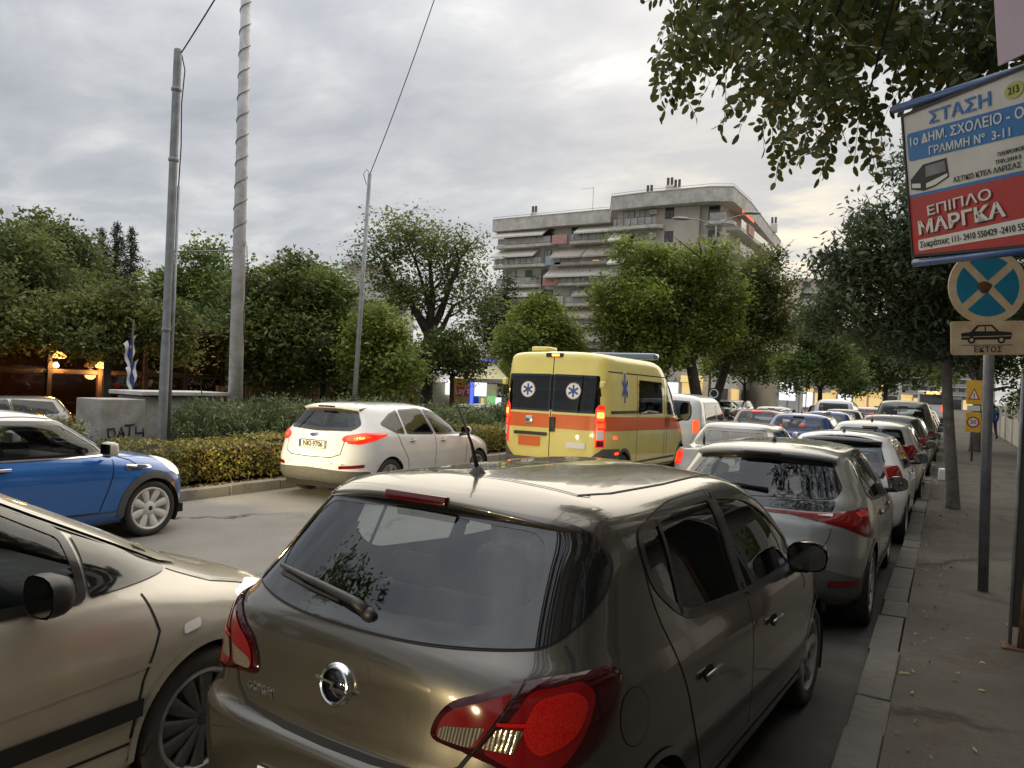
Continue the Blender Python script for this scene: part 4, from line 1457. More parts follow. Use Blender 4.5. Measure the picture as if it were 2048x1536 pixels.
i20.patch('fog_reflector', rpoly([(u45(0.62, 0.05), 0.40), (u45(0.84, 0.20), 0.40), (u45(0.84, 0.20), 0.45), (u45(0.62, 0.05), 0.45)], 0.01), 45, 'lens_red', 0.012, mirror=True)
i20.finish()

# ------------------------------------------------------------------ yellow ambulance
def star(r0=0.10, r1=0.03):
    """outline of a six-armed star"""
    p = []
    w = r0 * 0.34
    for k in range(6):
        a = pi / 2 + k * pi / 3
        d, q = Vector((cos(a), sin(a))), Vector((-sin(a), cos(a)))
        i = w / math.tan(pi / 6) / 1.0
        p += [d * (w * 1.732 * 0.5 + w * 0.0) * 1.0 - q * w * 0.5, d * r0 - q * w * 0.5, d * r0 + q * w * 0.5, d * (w * 0.866) + q * w * 0.5]
    return [(v.x, v.y) for v in p]


def circ(x, z, rx, rz=None, n=28):
    rz = rz or rx
    return [(x + rx * cos(t), z + rz * sin(t)) for t in np.linspace(0, 2 * pi, n, endpoint=False)]


AMBR = [(0.10, 0.36, 0.92, 0.34, 0.30, 5.30, 0.25, 6, 3), (0.02, 0.45, 0.99, 0.42, 0.40, 5.38, 0.42, 7, 3), (0.0, 0.70, 1.02, 0.70, 0.68, 5.40, 0.70, 7, 3),
        (0.0, 1.0, 1.025, 1.0, 0.98, 5.30, 0.95, 7, 3), (0.01, 1.3, 1.02, 1.3, 1.25, 5.05, 1.15, 7, 3), (0.02, 1.5, 1.01, 1.5, 1.45, 4.70, 1.32, 7, 3.2),
        (0.040, 1.9, 0.995, 1.9, 1.88, 4.15, 1.9, 8, 4), (0.065, 2.22, 0.970, 2.22, 2.2, 3.75, 2.22, 8, 4), (0.085, 2.39, 0.940, 2.39, 2.35, 3.5, 2.36, 7.5, 4),
        (0.13, 2.465, 0.87, 2.455, 2.43, 3.25, 2.44, 6, 3.6), (0.35, 2.505, 0.45, 2.50, 2.49, 2.95, 2.495, 4, 3), (0.7, 2.52, 0.0, 2.52, 2.51, 2.5, 2.51, 3, 3)]
am = Car('ambulance', AMBR, (-6.08, 12.16, 0), -0.4, 'paint_ambulance', 'yellow high-roof ambulance van with orange stripe and lit tail lamps', 'ambulance', None, 0.045, (0.98, 4.45), 0.345, 0.05, wheel_w=0.22)
am.cowl = 4.6
for sg in (-1, 1):
    w = [(0.028 * sg, 1.43), (0.90 * sg, 1.43), (0.875 * sg, 2.07), (0.028 * sg, 2.08)]
    gl = am.window('rear_window', rpoly(w, 0.03), 0, 'glass_dark', 0.03, mirror=False, outer=0.008)[0]
    d = am.patch('star_disc', circ(0.45 * sg - 0.03, 1.80, 0.15), 0, 'white_sign', 0.010, parent=gl, res=0.05)[0]
    am.strip('star_disc_rim', circ(0.45 * sg - 0.03, 1.80, 0.143), 0, 0.010, 'lens_red', 0.012, parent=gl, closed=True, res=0.03)
    am.patch('star_of_life', [(0.45 * sg - 0.03 + x, 1.80 + y) for x, y in star(0.105)], 0, 'star_blue', 0.013, parent=gl, res=0.05)
am.strip('door_gap', [(0.0, 0.55), (0.0, 2.38)], 0, 0.016)
for x0, x1 in ((-0.90, -0.02), (0.02, 0.90)):
    am.patch('orange_stripe', rpoly([(x0, 1.13), (x1, 1.13), (x1, 1.38), (x0, 1.38)], 0.005), 0, 'orange_band', 0.004, res=0.06)
am.patch('orange_stripe', rpoly([(0.12, 1.13), (4.35, 1.06), (4.30, 1.30), (0.12, 1.38)], 0.005), 90, 'orange_band', 0.004, mirror=True, res=0.08)
MB().box((0.05, -0.012, 1.20), (0.11, 0.03, 0.26), bev=0.03).build('door_handle', 'trim_black', am.root, True)
MB().box((-0.38, -0.018, 1.02), (0.66, 0.035, 0.06), bev=0.01).build('plate_light_bar', 'trim_black', am.root)
am.plate(-0.012, 0.88, None, x=-0.40, w=0.44, h=0.17, m='orange_band')
MB().box((0.52, -0.014, 0.86), (0.36, 0.006, 0.10), bev=0.002).build('white_label', 'white_sign', am.root)
MB().box((-0.42, 0.0, 1.26), (0.14, 0.02, 0.14), bev=0.03).build('maker_badge', 'chrome', am.root, True)
rb = MB().box((0, 0.03, 0.52), (1.70, 0.20, 0.16), bev=0.03).build('rear_bumper', 'bumper_grey', am.root)
am.patch('corner_bumper', rpoly([(u45(0.72, 0.0), 0.40), (u45(1.02, 0.75), 0.40), (u45(1.02, 0.75), 0.80), (u45(1.0, 0.1), 0.82), (u45(0.93, 0.0), 0.74), (u45(0.72, 0.0), 0.60)], 0.03), 45, 'bumper_grey', 0.010, mirror=True)
tl = am.patch('tail_lamp', rpoly([(u45(0.88, 0.02), 0.84), (u45(0.88, 0.02), 1.50), (u45(0.93, 0.04), 1.58), (u45(1.0, 0.13), 1.56), (u45(1.01, 0.14), 0.84)], 0.02), 45, 'tail_lit', 0.012, mirror=True, res=0.03, dome=0.012)
for i, o in enumerate(tl):
    for z0, z1, m in ((1.30, 1.50, 'brake_lit'), (1.35, 1.45, 'core_lit'), (1.18, 1.26, 'brake_lit'), (0.98, 1.14, 'lens_clear'), (0.86, 0.96, 'lens_red')):
        q = am.patch('lamp_lens', rpoly([(u45(0.90, 0.03), z0), (u45(0.90, 0.03), z1), (u45(0.99, 0.11), z1), (u45(0.99, 0.11), z0)], 0.02), 45, m, 0.029 if (m == 'core_lit') else 0.026, parent=o, res=0.03)[0]
        if i:
            am._flip(q)
MB().box((0, 0.10, 2.425), (0.34, 0.07, 0.075), bev=0.02).build('top_lamp_housing', 'trim_black', am.root)
MB().box((0.03, 0.068, 2.425), (0.15, 0.02, 0.045), bev=0.008).build('brake_lamp', 'core_lit', am.root, True)
MB().box((-0.45, 0.55, 2.545), (0.34, 0.40, 0.09), bev=0.03).build('roof_vent', 'paint_ambulance', am.root, True)
MB().box((0.0, 3.35, 2.575), (1.50, 0.32, 0.13), bev=0.05).build('beacon_bar', 'beacon_blue', am.root, True)
for sg in (1, -1):
    for z in (1.93,):
        MB().box((0.965 * sg, 0.03, z), (0.09, 0.09, 0.12), bev=0.03).build('door_hinge', 'paint_ambulance', am.root, True)
    MB().box((0.93 * sg, 0.30, 2.20), (0.03, 0.06, 0.08), bev=0.01).build('side_lamp', 'trim_black', am.root)
am.window('side_window', [(1.70, 1.42), (3.05, 1.42), (3.02, 2.02), (1.72, 2.04)], 90, 'glass_dark', 0.02)
am.window('cab_window', [(3.38, 1.40), (4.25, 1.36), (4.05, 1.72), (3.80, 1.95), (3.40, 1.97)], 90, 'glass_dark', 0.02)
am.window('windscreen', [(-0.85, 1.45), (0.85, 1.45), (0.78, 2.15), (-0.78, 2.15)], 180, 'glass_dark', 0.03, mirror=False)
am.strip('sliding_rail', [(0.35, 1.45), (1.68, 1.45)], 90, 0.05, 'trim_black', 0.006, mirror=True)
am.strip('roof_seam', [(0.25, 2.16), (3.5, 2.14)], 90, 0.02, 'gap', 0.003, mirror=True)
for y in (1.62, 3.18):
    am.strip('door_gap', [(y, 2.12), (y, 0.52)], 90, 0.018, mirror=True)
am.strip('door_gap', [(3.34, 2.02), (3.34, 0.55)], 90, 0.018, mirror=True)
for y in (3.24, 3.42):
    am.strip('door_handle', [(y, 1.12), (y, 1.34)], 90, 0.05, 'trim_black', 0.02, mirror=True)
am.patch('star_of_life', [(0.98 + x * 0.95, 1.88 + y * 1.5) for x, y in star(0.18)], 90, 'star_blue', 0.006, mirror=True, res=0.06)
am.strip('star_ring', circ(0.98, 1.88, 0.17, 0.29), 90, 0.02, 'white_sign', 0.006, mirror=True, closed=True, res=0.05)
am.strip('sill_cladding', [(1.42, 0.44), (3.95, 0.44)], 90, 0.16, 'bumper_grey', 0.008, mirror=True)
for y, z in ((0.55, 1.0), (0.62, 0.72)):
    MB().box((1.033, y, z), (0.012, 0.16, 0.045), bev=0.005).build('side_marker', 'brake_lit', am.root)
am.mirrors(4.10, 1.45, 1.17, 'trim_black', (0.12, 0.09, 0.20))
am.arches('bumper_grey', 0.06)
am.wheels('five', 'steel_grey')
am.finish(0.28, lining=False)

# ------------------------------------------------------------------ ground, road, pavement, median
def surf_mat(name, c0, c1, c2, scale, rough=0.9, bump=0.004, crack=None, stain=None):
    """worn ground: three-colour noise, fine grit relief, optional crack net"""
    m = bpy.data.materials.new(name)
    m.use_nodes = True
    t = m.node_tree
    b = t.nodes['Principled BSDF']
    b.inputs['Roughness'].default_value = rough
    b.inputs['Specular IOR Level'].default_value = 0.3
    tc_ = t.nodes.new('ShaderNodeTexCoord')

    def noise(s, d=8, r=0.6):
        n = t.nodes.new('ShaderNodeTexNoise')
        n.inputs['Scale'].default_value = s
        n.inputs['Detail'].default_value = d
        n.inputs['Roughness'].default_value = r
        t.links.new(tc_.outputs['Object'], n.inputs['Vector'])
        return n

    def ramp(src, stops):
        r = t.nodes.new('ShaderNodeValToRGB')
        el = r.color_ramp.elements
        while len(el) < len(stops):
            el.new(0.5)
        for e, (p, c) in zip(el, stops):
            e.position, e.color = p, (*c, 1)
        t.links.new(src, r.inputs[0])
        return r.outputs[0]

    def mix(f, a, b_, bt='MIX'):
        n = t.nodes.new('ShaderNodeMix')
        n.data_type = 'RGBA'
        n.blend_type = bt
        for s, v in ((n.inputs[0], f), (n.inputs[6], a), (n.inputs[7], b_)):
            if isinstance(v, (int, float)):
                s.default_value = v
            elif isinstance(v, tuple):
                s.default_value = (*v, 1)
            else:
                t.links.new(v, s)
        return n.outputs[2]
    big = noise(scale, 9, 0.62)
    col = ramp(big.outputs[0], [(0.30, c0), (0.52, c1), (0.72, c2)])
    grit = noise(scale * 90, 4, 0.7)
    col = mix(0.55, col, ramp(grit.outputs[0], [(0.30, (0.45,) * 3), (0.65, (1.0,) * 3)]), 'MULTIPLY')
    height = grit.outputs[0]
    if stain:
        st = noise(stain[0], 6, 0.7)
        col = mix(ramp(st.outputs[0], [(stain[1], (0, 0, 0)), (stain[1] + 0.12, (0.8,) * 3)]), col, stain[2])
    if crack:
        wob = noise(1.6, 5)
        ad = t.nodes.new('ShaderNodeVectorMath')
        ad.operation = 'MULTIPLY_ADD'
        t.links.new(wob.outputs['Color'], ad.inputs[0])
        ad.inputs[1].default_value = (0.9, 0.9, 0)
        t.links.new(tc_.outputs['Object'], ad.inputs[2])
        mp_ = t.nodes.new('ShaderNodeMapping')
        mp_.inputs['Scale'].default_value = (1.0, 0.6, 1.0)
        t.links.new(ad.outputs[0], mp_.inputs[0])
        vo = t.nodes.new('ShaderNodeTexVoronoi')
        vo.feature = 'DISTANCE_TO_EDGE'
        vo.inputs['Scale'].default_value = crack[0]
        t.links.new(mp_.outputs[0], vo.inputs['Vector'])
        msk = noise(0.5, 3)
        cr = ramp(vo.outputs['Distance'], [(0.0, (1, 1, 1)), (crack[1], (0, 0, 0))])
        cr = mix(1.0, cr, ramp(msk.outputs[0], [(0.42, (0, 0, 0)), (0.60, (1, 1, 1))]), 'MULTIPLY')
        col = mix(cr, col, tuple(x * 0.25 for x in c0))
    t.links.new(col, b.inputs['Base Color'])
    bp = t.nodes.new('ShaderNodeBump')
    bp.inputs['Distance'].default_value = bump
    bp.inputs['Strength'].default_value = 0.7
    t.links.new(height, bp.inputs['Height'])
    t.links.new(bp.outputs[0], b.inputs['Normal'])
    MATS[name] = m
    return m


surf_mat('asphalt', (0.19, 0.178, 0.16), (0.255, 0.238, 0.215), (0.31, 0.292, 0.265), 0.45, 0.88, 0.004, crack=(0.40, 0.022), stain=(0.9, 0.60, (0.15, 0.14, 0.13)))
surf_mat('asphalt_far', (0.10, 0.10, 0.095), (0.13, 0.125, 0.12), (0.16, 0.155, 0.15), 0.5)
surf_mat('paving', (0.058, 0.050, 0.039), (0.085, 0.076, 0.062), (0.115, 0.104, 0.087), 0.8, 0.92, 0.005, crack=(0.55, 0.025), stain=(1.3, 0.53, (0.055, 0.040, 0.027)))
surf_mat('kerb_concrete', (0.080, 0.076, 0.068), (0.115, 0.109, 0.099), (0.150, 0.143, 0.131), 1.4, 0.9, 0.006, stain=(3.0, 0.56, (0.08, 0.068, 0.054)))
surf_mat('median_kerb', (0.25, 0.23, 0.19), (0.31, 0.285, 0.235), (0.36, 0.335, 0.28), 1.4, 0.9, 0.006, stain=(3.0, 0.56, (0.16, 0.13, 0.09)))
surf_mat('soil', (0.05, 0.038, 0.025), (0.085, 0.062, 0.04), (0.14, 0.10, 0.06), 2.0, 0.95, 0.02)
surf_mat('park_ground', (0.05, 0.055, 0.03), (0.08, 0.08, 0.045), (0.12, 0.11, 0.07), 0.4, 0.95, 0.02)


def sheet(name, x0, x1, y0, y1, z, m, z2=None):
    z2 = z if z2 is None else z2
    o = npmesh(name, np.array([(x0, y0, z2), (x1, y0, z), (x1, y1, z), (x0, y1, z2)]), np.array([(0, 1, 2, 3)]), m)
    o['kind'] = 'structure'
    return o


sheet('ground', -900, 900, -300, 1500, -0.55, 'park_ground')
sheet('road', -9.46, -0.40, -40, 420, 0.0, 'asphalt')
surf_mat('asphalt_shaded', (0.030, 0.028, 0.025), (0.050, 0.046, 0.041), (0.085, 0.078, 0.070), 1.1, 0.8, 0.004)  # asphalt darkened so the shade along the kerb is in its colour
sheet('parking_shade', -2.45, -0.40, -40, 120, 0.004, 'asphalt_shaded')  # dark sheet painting the shade beside and under the parked cars
opp = MB().box((-18.2, 190, -0.47), (8.2, 460, 0.10)).build('opposite_road', 'asphalt_far')
opp['kind'] = 'structure'
cross = MB().box((-50, 77, -0.29), (81, 18, 0.5)).build('cross_street', 'asphalt_far')
cross['kind'] = 'structure'
park = MB().box((-62, 20, -0.42), (79, 90, 0.3)).build('park_lawn', 'park_ground')
park['kind'] = 'structure'
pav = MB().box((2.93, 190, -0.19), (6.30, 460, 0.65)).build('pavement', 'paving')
pav['kind'] = 'structure'
med = MB().box((-11.85, 15, -0.18), (4.40, 110, 0.62)).build('median', 'soil')
med['kind'] = 'structure'


def kerb(parent, x, y0, y1, m, ln, wd, top, seed):
    rg = random.Random(seed)
    y = y0
    protos = {}
    while y < y1:
        l = rg.choice(ln)
        if l not in protos:
            mb = MB().box((0, l / 2, 0), (wd, l - 0.016, 0.36), bev=0.014)
            for i, v in enumerate(mb.v):
                mb.v[i] = (v[0] + rg.uniform(-0.002, 0.002), v[1], v[2] + rg.uniform(-0.002, 0.002))
            protos[l] = mobj('kerb_stone', mb.v, mb.f, m, parent, False)
            o = protos[l]
        else:
            o = protos[l].copy()
            C.objects.link(o)
        o.location = (x + rg.uniform(-0.009, 0.009), y, top - 0.18 + rg.uniform(-0.011, 0.009))
        o.rotation_euler = (rg.uniform(-0.008, 0.008), rg.uniform(-0.02, 0.02), rg.uniform(-0.008, 0.008))
        y += l


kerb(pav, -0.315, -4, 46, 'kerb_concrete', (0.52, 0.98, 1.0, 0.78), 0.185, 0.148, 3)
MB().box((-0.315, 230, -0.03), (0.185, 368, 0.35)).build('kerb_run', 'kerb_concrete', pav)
kerb(med, -9.56, -2, 44, 'median_kerb', (1.0, 1.02), 0.20, 0.155, 5)
MB().box((-9.56, 57, -0.03), (0.20, 26, 0.35)).build('kerb_run', 'median_kerb', med)
MB().box((-9.56, -21, -0.03), (0.20, 37.9, 0.35)).build('kerb_run', 'median_kerb', med)

# leaf litter along the kerbs
mat('litter', island=[(0.10, 0.06, 0.025), (0.22, 0.13, 0.04), (0.30, 0.22, 0.10), (0.16, 0.14, 0.06), (0.40, 0.34, 0.22)], rough=0.8)


def scatter_flat(name, n, fx, fy, z, smin, smax, m, seed):
    rg = np.random.default_rng(seed)
    x, y = fx(rg, n), fy(rg, n)
    a = rg.uniform(0, 2 * pi, n)
    s = rg.uniform(smin, smax, n)
    tl = rg.uniform(-0.012, 0.012, (n, 4))
    V = np.zeros((n, 4, 3))
    for k, (du, dv) in enumerate(((-1, 0), (0, -0.45), (1, 0), (0, 0.45))):
        V[:, k, 0] = x + s * (du * np.cos(a) - dv * np.sin(a))
        V[:, k, 1] = y + s * (du * np.sin(a) + dv * np.cos(a))
        V[:, k, 2] = z + 0.014 + tl[:, k]
    o = npmesh(name, V.reshape(-1, 3), np.arange(4 * n).reshape(n, 4), m)
    o['kind'] = 'stuff'
    o['label'] = 'dry fallen leaves scattered on the ground'
    return o


scatter_flat('fallen_leaves', 420, lambda r, n: -0.19 + np.abs(r.normal(0, 0.22, n)) * r.choice([1, 1, 1, 4], n), lambda r, n: r.uniform(2, 34, n), 0.136, 0.008, 0.024, 'litter', 1)
scatter_flat('fallen_leaves', 2600, lambda r, n: -9.66 - np.abs(r.normal(0, 0.12, n)), lambda r, n: r.uniform(3, 26, n), 0.135, 0.015, 0.04, 'litter', 2)
scatter_flat('fallen_leaves', 160, lambda r, n: -9.40 + np.abs(r.normal(0, 0.25, n)), lambda r, n: r.uniform(3, 26, n), 0.0, 0.012, 0.03, 'litter', 4)


# ------------------------------------------------------------------ foliage
def leaf_mat(name, cols, rough=0.55, trans=0.38):
    m = bpy.data.materials.new(name)
    m.use_nodes = True
    t = m.node_tree
    b = t.nodes['Principled BSDF']
    b.inputs['Roughness'].default_value = rough
    b.inputs['Specular IOR Level'].default_value = 0.25
    g = t.nodes.new('ShaderNodeNewGeometry')
    rp = t.nodes.new('ShaderNodeValToRGB')
    el = rp.color_ramp.elements
    while len(el) < len(cols):
        el.new(0.5)
    for i, (e, c) in enumerate(zip(el, cols)):
        e.position = i / (len(cols) - 1)
        e.color = (*c, 1)
    t.links.new(g.outputs['Random Per Island'], rp.inputs[0])
    co = t.nodes.new('ShaderNodeTexCoord')
    nz = t.nodes.new('ShaderNodeTexNoise')
    nz.inputs['Scale'].default_value = 0.55
    nz.inputs['Detail'].default_value = 3
    t.links.new(co.outputs['Object'], nz.inputs['Vector'])
    r2 = t.nodes.new('ShaderNodeValToRGB')
    r2.color_ramp.elements[0].position, r2.color_ramp.elements[1].position = 0.36, 0.64
    r2.color_ramp.elements[0].color = (0.62, 0.68, 0.66, 1)
    r2.color_ramp.elements[1].color = (1.30, 1.18, 0.95, 1)
    t.links.new(nz.outputs[0], r2.inputs[0])
    mx_ = t.nodes.new('ShaderNodeMix')
    mx_.data_type, mx_.blend_type = 'RGBA', 'MULTIPLY'
    mx_.inputs[0].default_value = 1.0
    t.links.new(rp.outputs[0], mx_.inputs[6])
    t.links.new(r2.outputs[0], mx_.inputs[7])
    t.links.new(mx_.outputs[2], b.inputs['Base Color'])
    tr = t.nodes.new('ShaderNodeBsdfTranslucent')
    t.links.new(mx_.outputs[2], tr.inputs[0])
    ms = t.nodes.new('ShaderNodeMixShader')
    ms.inputs[0].default_value = trans
    t.links.new(b.outputs[0], ms.inputs[1])
    t.links.new(tr.outputs[0], ms.inputs[2])
    t.links.new(ms.outputs[0], t.nodes['Material Output'].inputs[0])
    MATS[name] = m
    return m


leaf_mat('leaf_dark', [(0.081, 0.111, 0.043), (0.124, 0.163, 0.057), (0.166, 0.208, 0.070), (0.220, 0.240, 0.083)])
leaf_mat('leaf_mid', [(0.082, 0.130, 0.042), (0.127, 0.191, 0.056), (0.182, 0.252, 0.073), (0.246, 0.295, 0.091)])
leaf_mat('leaf_light', [(0.098, 0.130, 0.050), (0.143, 0.186, 0.068), (0.195, 0.236, 0.088), (0.247, 0.273, 0.100)])
leaf_mat('leaf_yellow', [(0.101, 0.148, 0.035), (0.172, 0.234, 0.049), (0.243, 0.304, 0.063), (0.329, 0.356, 0.084)])
leaf_mat('leaf_olive', [(0.080, 0.111, 0.037), (0.124, 0.157, 0.050), (0.182, 0.196, 0.064), (0.247, 0.238, 0.080)])
leaf_mat('leaf_blue', [(0.050, 0.075, 0.050), (0.072, 0.105, 0.067), (0.099, 0.138, 0.080), (0.134, 0.173, 0.097)])
leaf_mat('leaf_near', [(0.037, 0.056, 0.020), (0.056, 0.083, 0.026), (0.075, 0.100, 0.033), (0.125, 0.119, 0.033), (0.069, 0.094, 0.031)], 0.45, 0.35)
leaf_mat('leaf_conifer', [(0.040, 0.062, 0.042), (0.064, 0.091, 0.059), (0.091, 0.118, 0.076)], 0.6, 0.1)
leaf_mat('leaf_hedge', [(0.097, 0.118, 0.031), (0.169, 0.188, 0.049), (0.258, 0.251, 0.070), (0.370, 0.298, 0.098), (0.121, 0.133, 0.042)], 0.35, 0.2)
leaf_mat('leaf_oleander', [(0.082, 0.122, 0.059), (0.118, 0.165, 0.077), (0.164, 0.212, 0.098), (0.218, 0.252, 0.112)], 0.45, 0.2)
mat('bark', (0.075, 0.058, 0.044), 0.95, noise=(5, 0.45), bump=(18, 0.03))
mat('bark_grey', (0.16, 0.145, 0.13), 0.95, noise=(5, 0.4), bump=(14, 0.03))
mat('twig', (0.05, 0.04, 0.03), 0.9)


def leaves(name, P, size, m, parent, rg, aspect=0.5, up=0.6, droop=0.0, sv=0.35, kind=None):
    """one leaf-shaped quad at each point of P"""
    n = len(P)
    nrm = rg.normal(0, 1, (n, 3))
    nrm[:, 2] = np.abs(nrm[:, 2]) + up
    nrm /= np.linalg.norm(nrm, axis=1)[:, None]
    d = rg.normal(0, 1, (n, 3))
    d[:, 2] -= droop
    d -= nrm * (d * nrm).sum(1)[:, None]
    d /= np.linalg.norm(d, axis=1)[:, None] + 1e-9
    w = np.cross(nrm, d)
    s = size * (1 + sv * rg.normal(0, 1, n)).clip(0.4, 1.8)
    s = s[:, None]
    V = np.stack([P - d * s * 0.5, P + w * s * aspect * 0.5 + d * s * 0.05, P + d * s * 0.5, P - w * s * aspect * 0.5 + d * s * 0.05], 1)
    o = npmesh(name, V.reshape(-1, 3), np.arange(4 * n).reshape(n, 4), m, parent)
    if kind:
        o['kind'] = kind
    return o


def crown_points(blobs, n, rg, clump=0.35, per=26, shell=0.55, flat=0.7):
    """points in leaf clumps spread through ellipsoids (cx, cy, cz, rx, ry, rz)"""
    B = np.array(blobs, float)
    vol = (B[:, 3] * B[:, 4] * B[:, 5]) ** 0.75
    k = max(1, n // per)
    bi = rg.choice(len(B), k, p=vol / vol.sum())
    d = rg.normal(0, 1, (k, 3))
    d /= np.linalg.norm(d, axis=1)[:, None]
    r = shell + (1 - shell) * rg.random(k) ** 0.8
    r = np.where(rg.random(k) < 0.18, rg.random(k), r)
    r *= 1 + 0.03 * rg.normal(0, 1, k)
    Cc = B[bi, :3] + d * r[:, None] * B[bi, 3:6]
    cs = clump * (0.5 + rg.random(k))
    P = np.repeat(Cc, per, 0) + np.clip(rg.normal(0, 1, (k * per, 3)), -1.6, 1.6) * np.repeat(cs, per)[:, None] * np.array([1, 1, flat])
    return P


def limbs(base, fork, ends, r0, rg, m, parent, twigs=3, lean=(0, 0)):
    mb = MB()
    b, f = Vector(base), Vector(fork)
    mid = b.lerp(f, 0.5) + Vector((lean[0], lean[1], 0))
    mb.tube([b - Vector((0, 0, 0.2)), b + Vector((0, 0, 0.12)), mid, f], [r0 * 1.45, r0 * 1.12, r0 * 0.92, r0 * 0.82], 9)
    for e in ends:
        e = Vector(e)
        L_ = (e - f).length
        j = [Vector(rg.normal(0, 0.07 * L_, 3)) for _ in range(2)]
        p1 = f.lerp(e, 0.35) + j[0] + Vector((0, 0, -0.05 * L_))
        p2 = f.lerp(e, 0.7) + j[1]
        rr_ = r0 * (0.40 + 0.25 * rg.random())
        mb.tube([f - Vector((0, 0, 0.15)), p1, p2, e], [rr_, rr_ * 0.75, rr_ * 0.45, rr_ * 0.15], 6, False)
        for _ in range(twigs):
            s = p1.lerp(p2, rg.random()) if rg.random() < 0.5 else p2.lerp(e, rg.random())
            q = s + Vector(np.clip(rg.normal(0, 0.15 * L_, 3), -0.22 * L_, 0.22 * L_)) + Vector((0, 0, 0.06 * L_))
            mb.tube([s, s.lerp(q, 0.5) + Vector(rg.normal(0, 0.04 * L_, 3)), q], [rr_ * 0.35, rr_ * 0.22, rr_ * 0.07], 5, False)
    return mb.build('trunk', m, parent, True)


def at(u, v, t):
    """point seen at photo pixel (u, v) at depth t: used to survey where things stand"""
    d = rr * ((u - 1024) / 1537.0) - uu * ((v - 768) / 1537.0) + fwd
    return Vector((0, 0, CAM_H)) + d * t


def tree(name, label, u, t, z0, px_blobs, n, size, m, seed, r0=0.16, fork=None, clump=0.35, per=26, bark='bark', group=None, droop=0.0, aspect=0.5, depth=0.9, twigs=3, shell=0.55, up=0.6):
    """px_blobs: (u, v, half width px, half height px) at depth t"""
    rg = np.random.default_rng(seed)
    k = t / 1537.0
    g = at(u, 800, t)
    base = Vector((g.x, g.y, z0))
    root = empty(name, base, 0, label, 'tree', group)
    bl = []
    for bu, bv, hw, hh in px_blobs:
        c = at(bu, bv, t * (1 + rg.uniform(-0.035, 0.035))) - base
        bl.append((c.x, c.y, c.z, hw * k, hw * k * depth, hh * k))
    sub = []
    for b in bl:                                   # sprigs standing out of the main masses
        for _ in range(4):
            d = Vector((rg.normal(0, 1), rg.normal(0, 1), rg.normal(0.35, 0.8))).normalized()
            q = rg.uniform(0.20, 0.36)
            sub.append((b[0] + d.x * b[3] * 1.0, b[1] + d.y * b[4] * 1.0, b[2] + d.z * b[5] * 1.05, b[3] * q, b[4] * q, b[5] * q * 1.2))
    P = crown_points(bl + sub, int(n * 1.7), rg, clump, per, shell)
    P = P[P[:, 2] > 0.5]
    leaves('crown', P, size * 1.08, m, root, rg, aspect, up, droop)
    fz = fork if fork else min(b[2] - b[5] * 0.6 for b in bl)
    fc = Vector((np.mean([b[0] for b in bl]) * 0.35, np.mean([b[1] for b in bl]) * 0.35, max(0.8, fz)))
    ends = [Vector((b[0], b[1], b[2] + b[5] * 0.35)) for b in bl]
    limbs((0, 0, 0), fc, ends, r0, rg, bark, root, twigs)
    return root


PK = 'trees in the park across the road'
tree('park_tree', 'tall dark tree at the park corner beside the cafe, above its roof', 20, 34, -0.27, [(10, 520, 120, 85), (70, 580, 110, 70), (-60, 560, 110, 100), (40, 640, 110, 50)], 15000, 0.20, 'leaf_dark', 11, 0.2)
tree('park_tree', 'broad green tree standing just left of the conifer group', 120, 40, -0.27, [(100, 500, 70, 62), (150, 540, 70, 70), (85, 470, 45, 38), (150, 620, 90, 60)], 12000, 0.21, 'leaf_dark', 12, 0.2)
tree('park_tree', 'olive brown drooping tree hanging over the cafe front', 215, 23.5, -0.27, [(140, 640, 75, 45), (230, 620, 80, 50), (310, 650, 70, 50), (170, 680, 80, 30), (60, 650, 60, 45), (350, 690, 40, 40)], 15000, 0.13, 'leaf_olive', 13, 0.13, droop=1.2, clump=0.26)
tree('park_tree', 'olive tree with hanging twigs at the cafe end nearest the kerb', -40, 22, -0.27, [(-30, 600, 60, 60), (-20, 660, 50, 40)], 5000, 0.13, 'leaf_olive', 14, 0.12, droop=1.2, clump=0.25)
tree('park_tree', 'light green round-topped tree between the two tall poles', 410, 38, -0.27, [(410, 530, 48, 40), (385, 590, 70, 60), (440, 600, 60, 60), (400, 660, 80, 60), (330, 580, 40, 45)], 12000, 0.20, 'leaf_mid', 15, 0.18)
tree('park_tree', 'dense dark green tree behind the spiral-wrapped pole', 540, 31, -0.27, [(530, 590, 70, 60), (580, 570, 60, 50), (500, 660, 85, 60), (590, 680, 80, 60), (540, 730, 90, 45)], 15000, 0.17, 'leaf_dark', 16, 0.18)
tree('park_tree', 'wide green tree left of the leaning lamp pole', 650, 33, -0.27, [(620, 575, 60, 50), (665, 600, 50, 50), (640, 660, 70, 60), (610, 720, 80, 50), (690, 690, 50, 60)], 14000, 0.18, 'leaf_mid', 17, 0.18)
tree('park_tree', 'yellowing tree right of the leaning lamp pole', 755, 30, -0.27, [(750, 660, 45, 45), (770, 710, 45, 45), (725, 720, 40, 45), (800, 740, 40, 35)], 9000, 0.16, 'leaf_yellow', 18, 0.13)
tree('park_tree', 'dark low tree right behind the kiosk ahead of its roof', 905, 38, -0.27, [(900, 700, 50, 40), (860, 720, 50, 35), (940, 730, 35, 30)], 6000, 0.17, 'leaf_dark', 19, 0.13)
tree('park_tree', 'tall feathery tree with forked trunk in front of the kiosk', 853, 40, -0.27, [(800, 470, 68, 55), (870, 500, 70, 60), (760, 530, 55, 40), (920, 550, 55, 50), (850, 580, 75, 40), (945, 610, 45, 50), (800, 580, 55, 35), (940, 490, 32, 38)], 8500, 0.17, 'leaf_light', 20, 0.34, fork=4.6, clump=0.48, shell=0.30, twigs=7, droop=0.4)
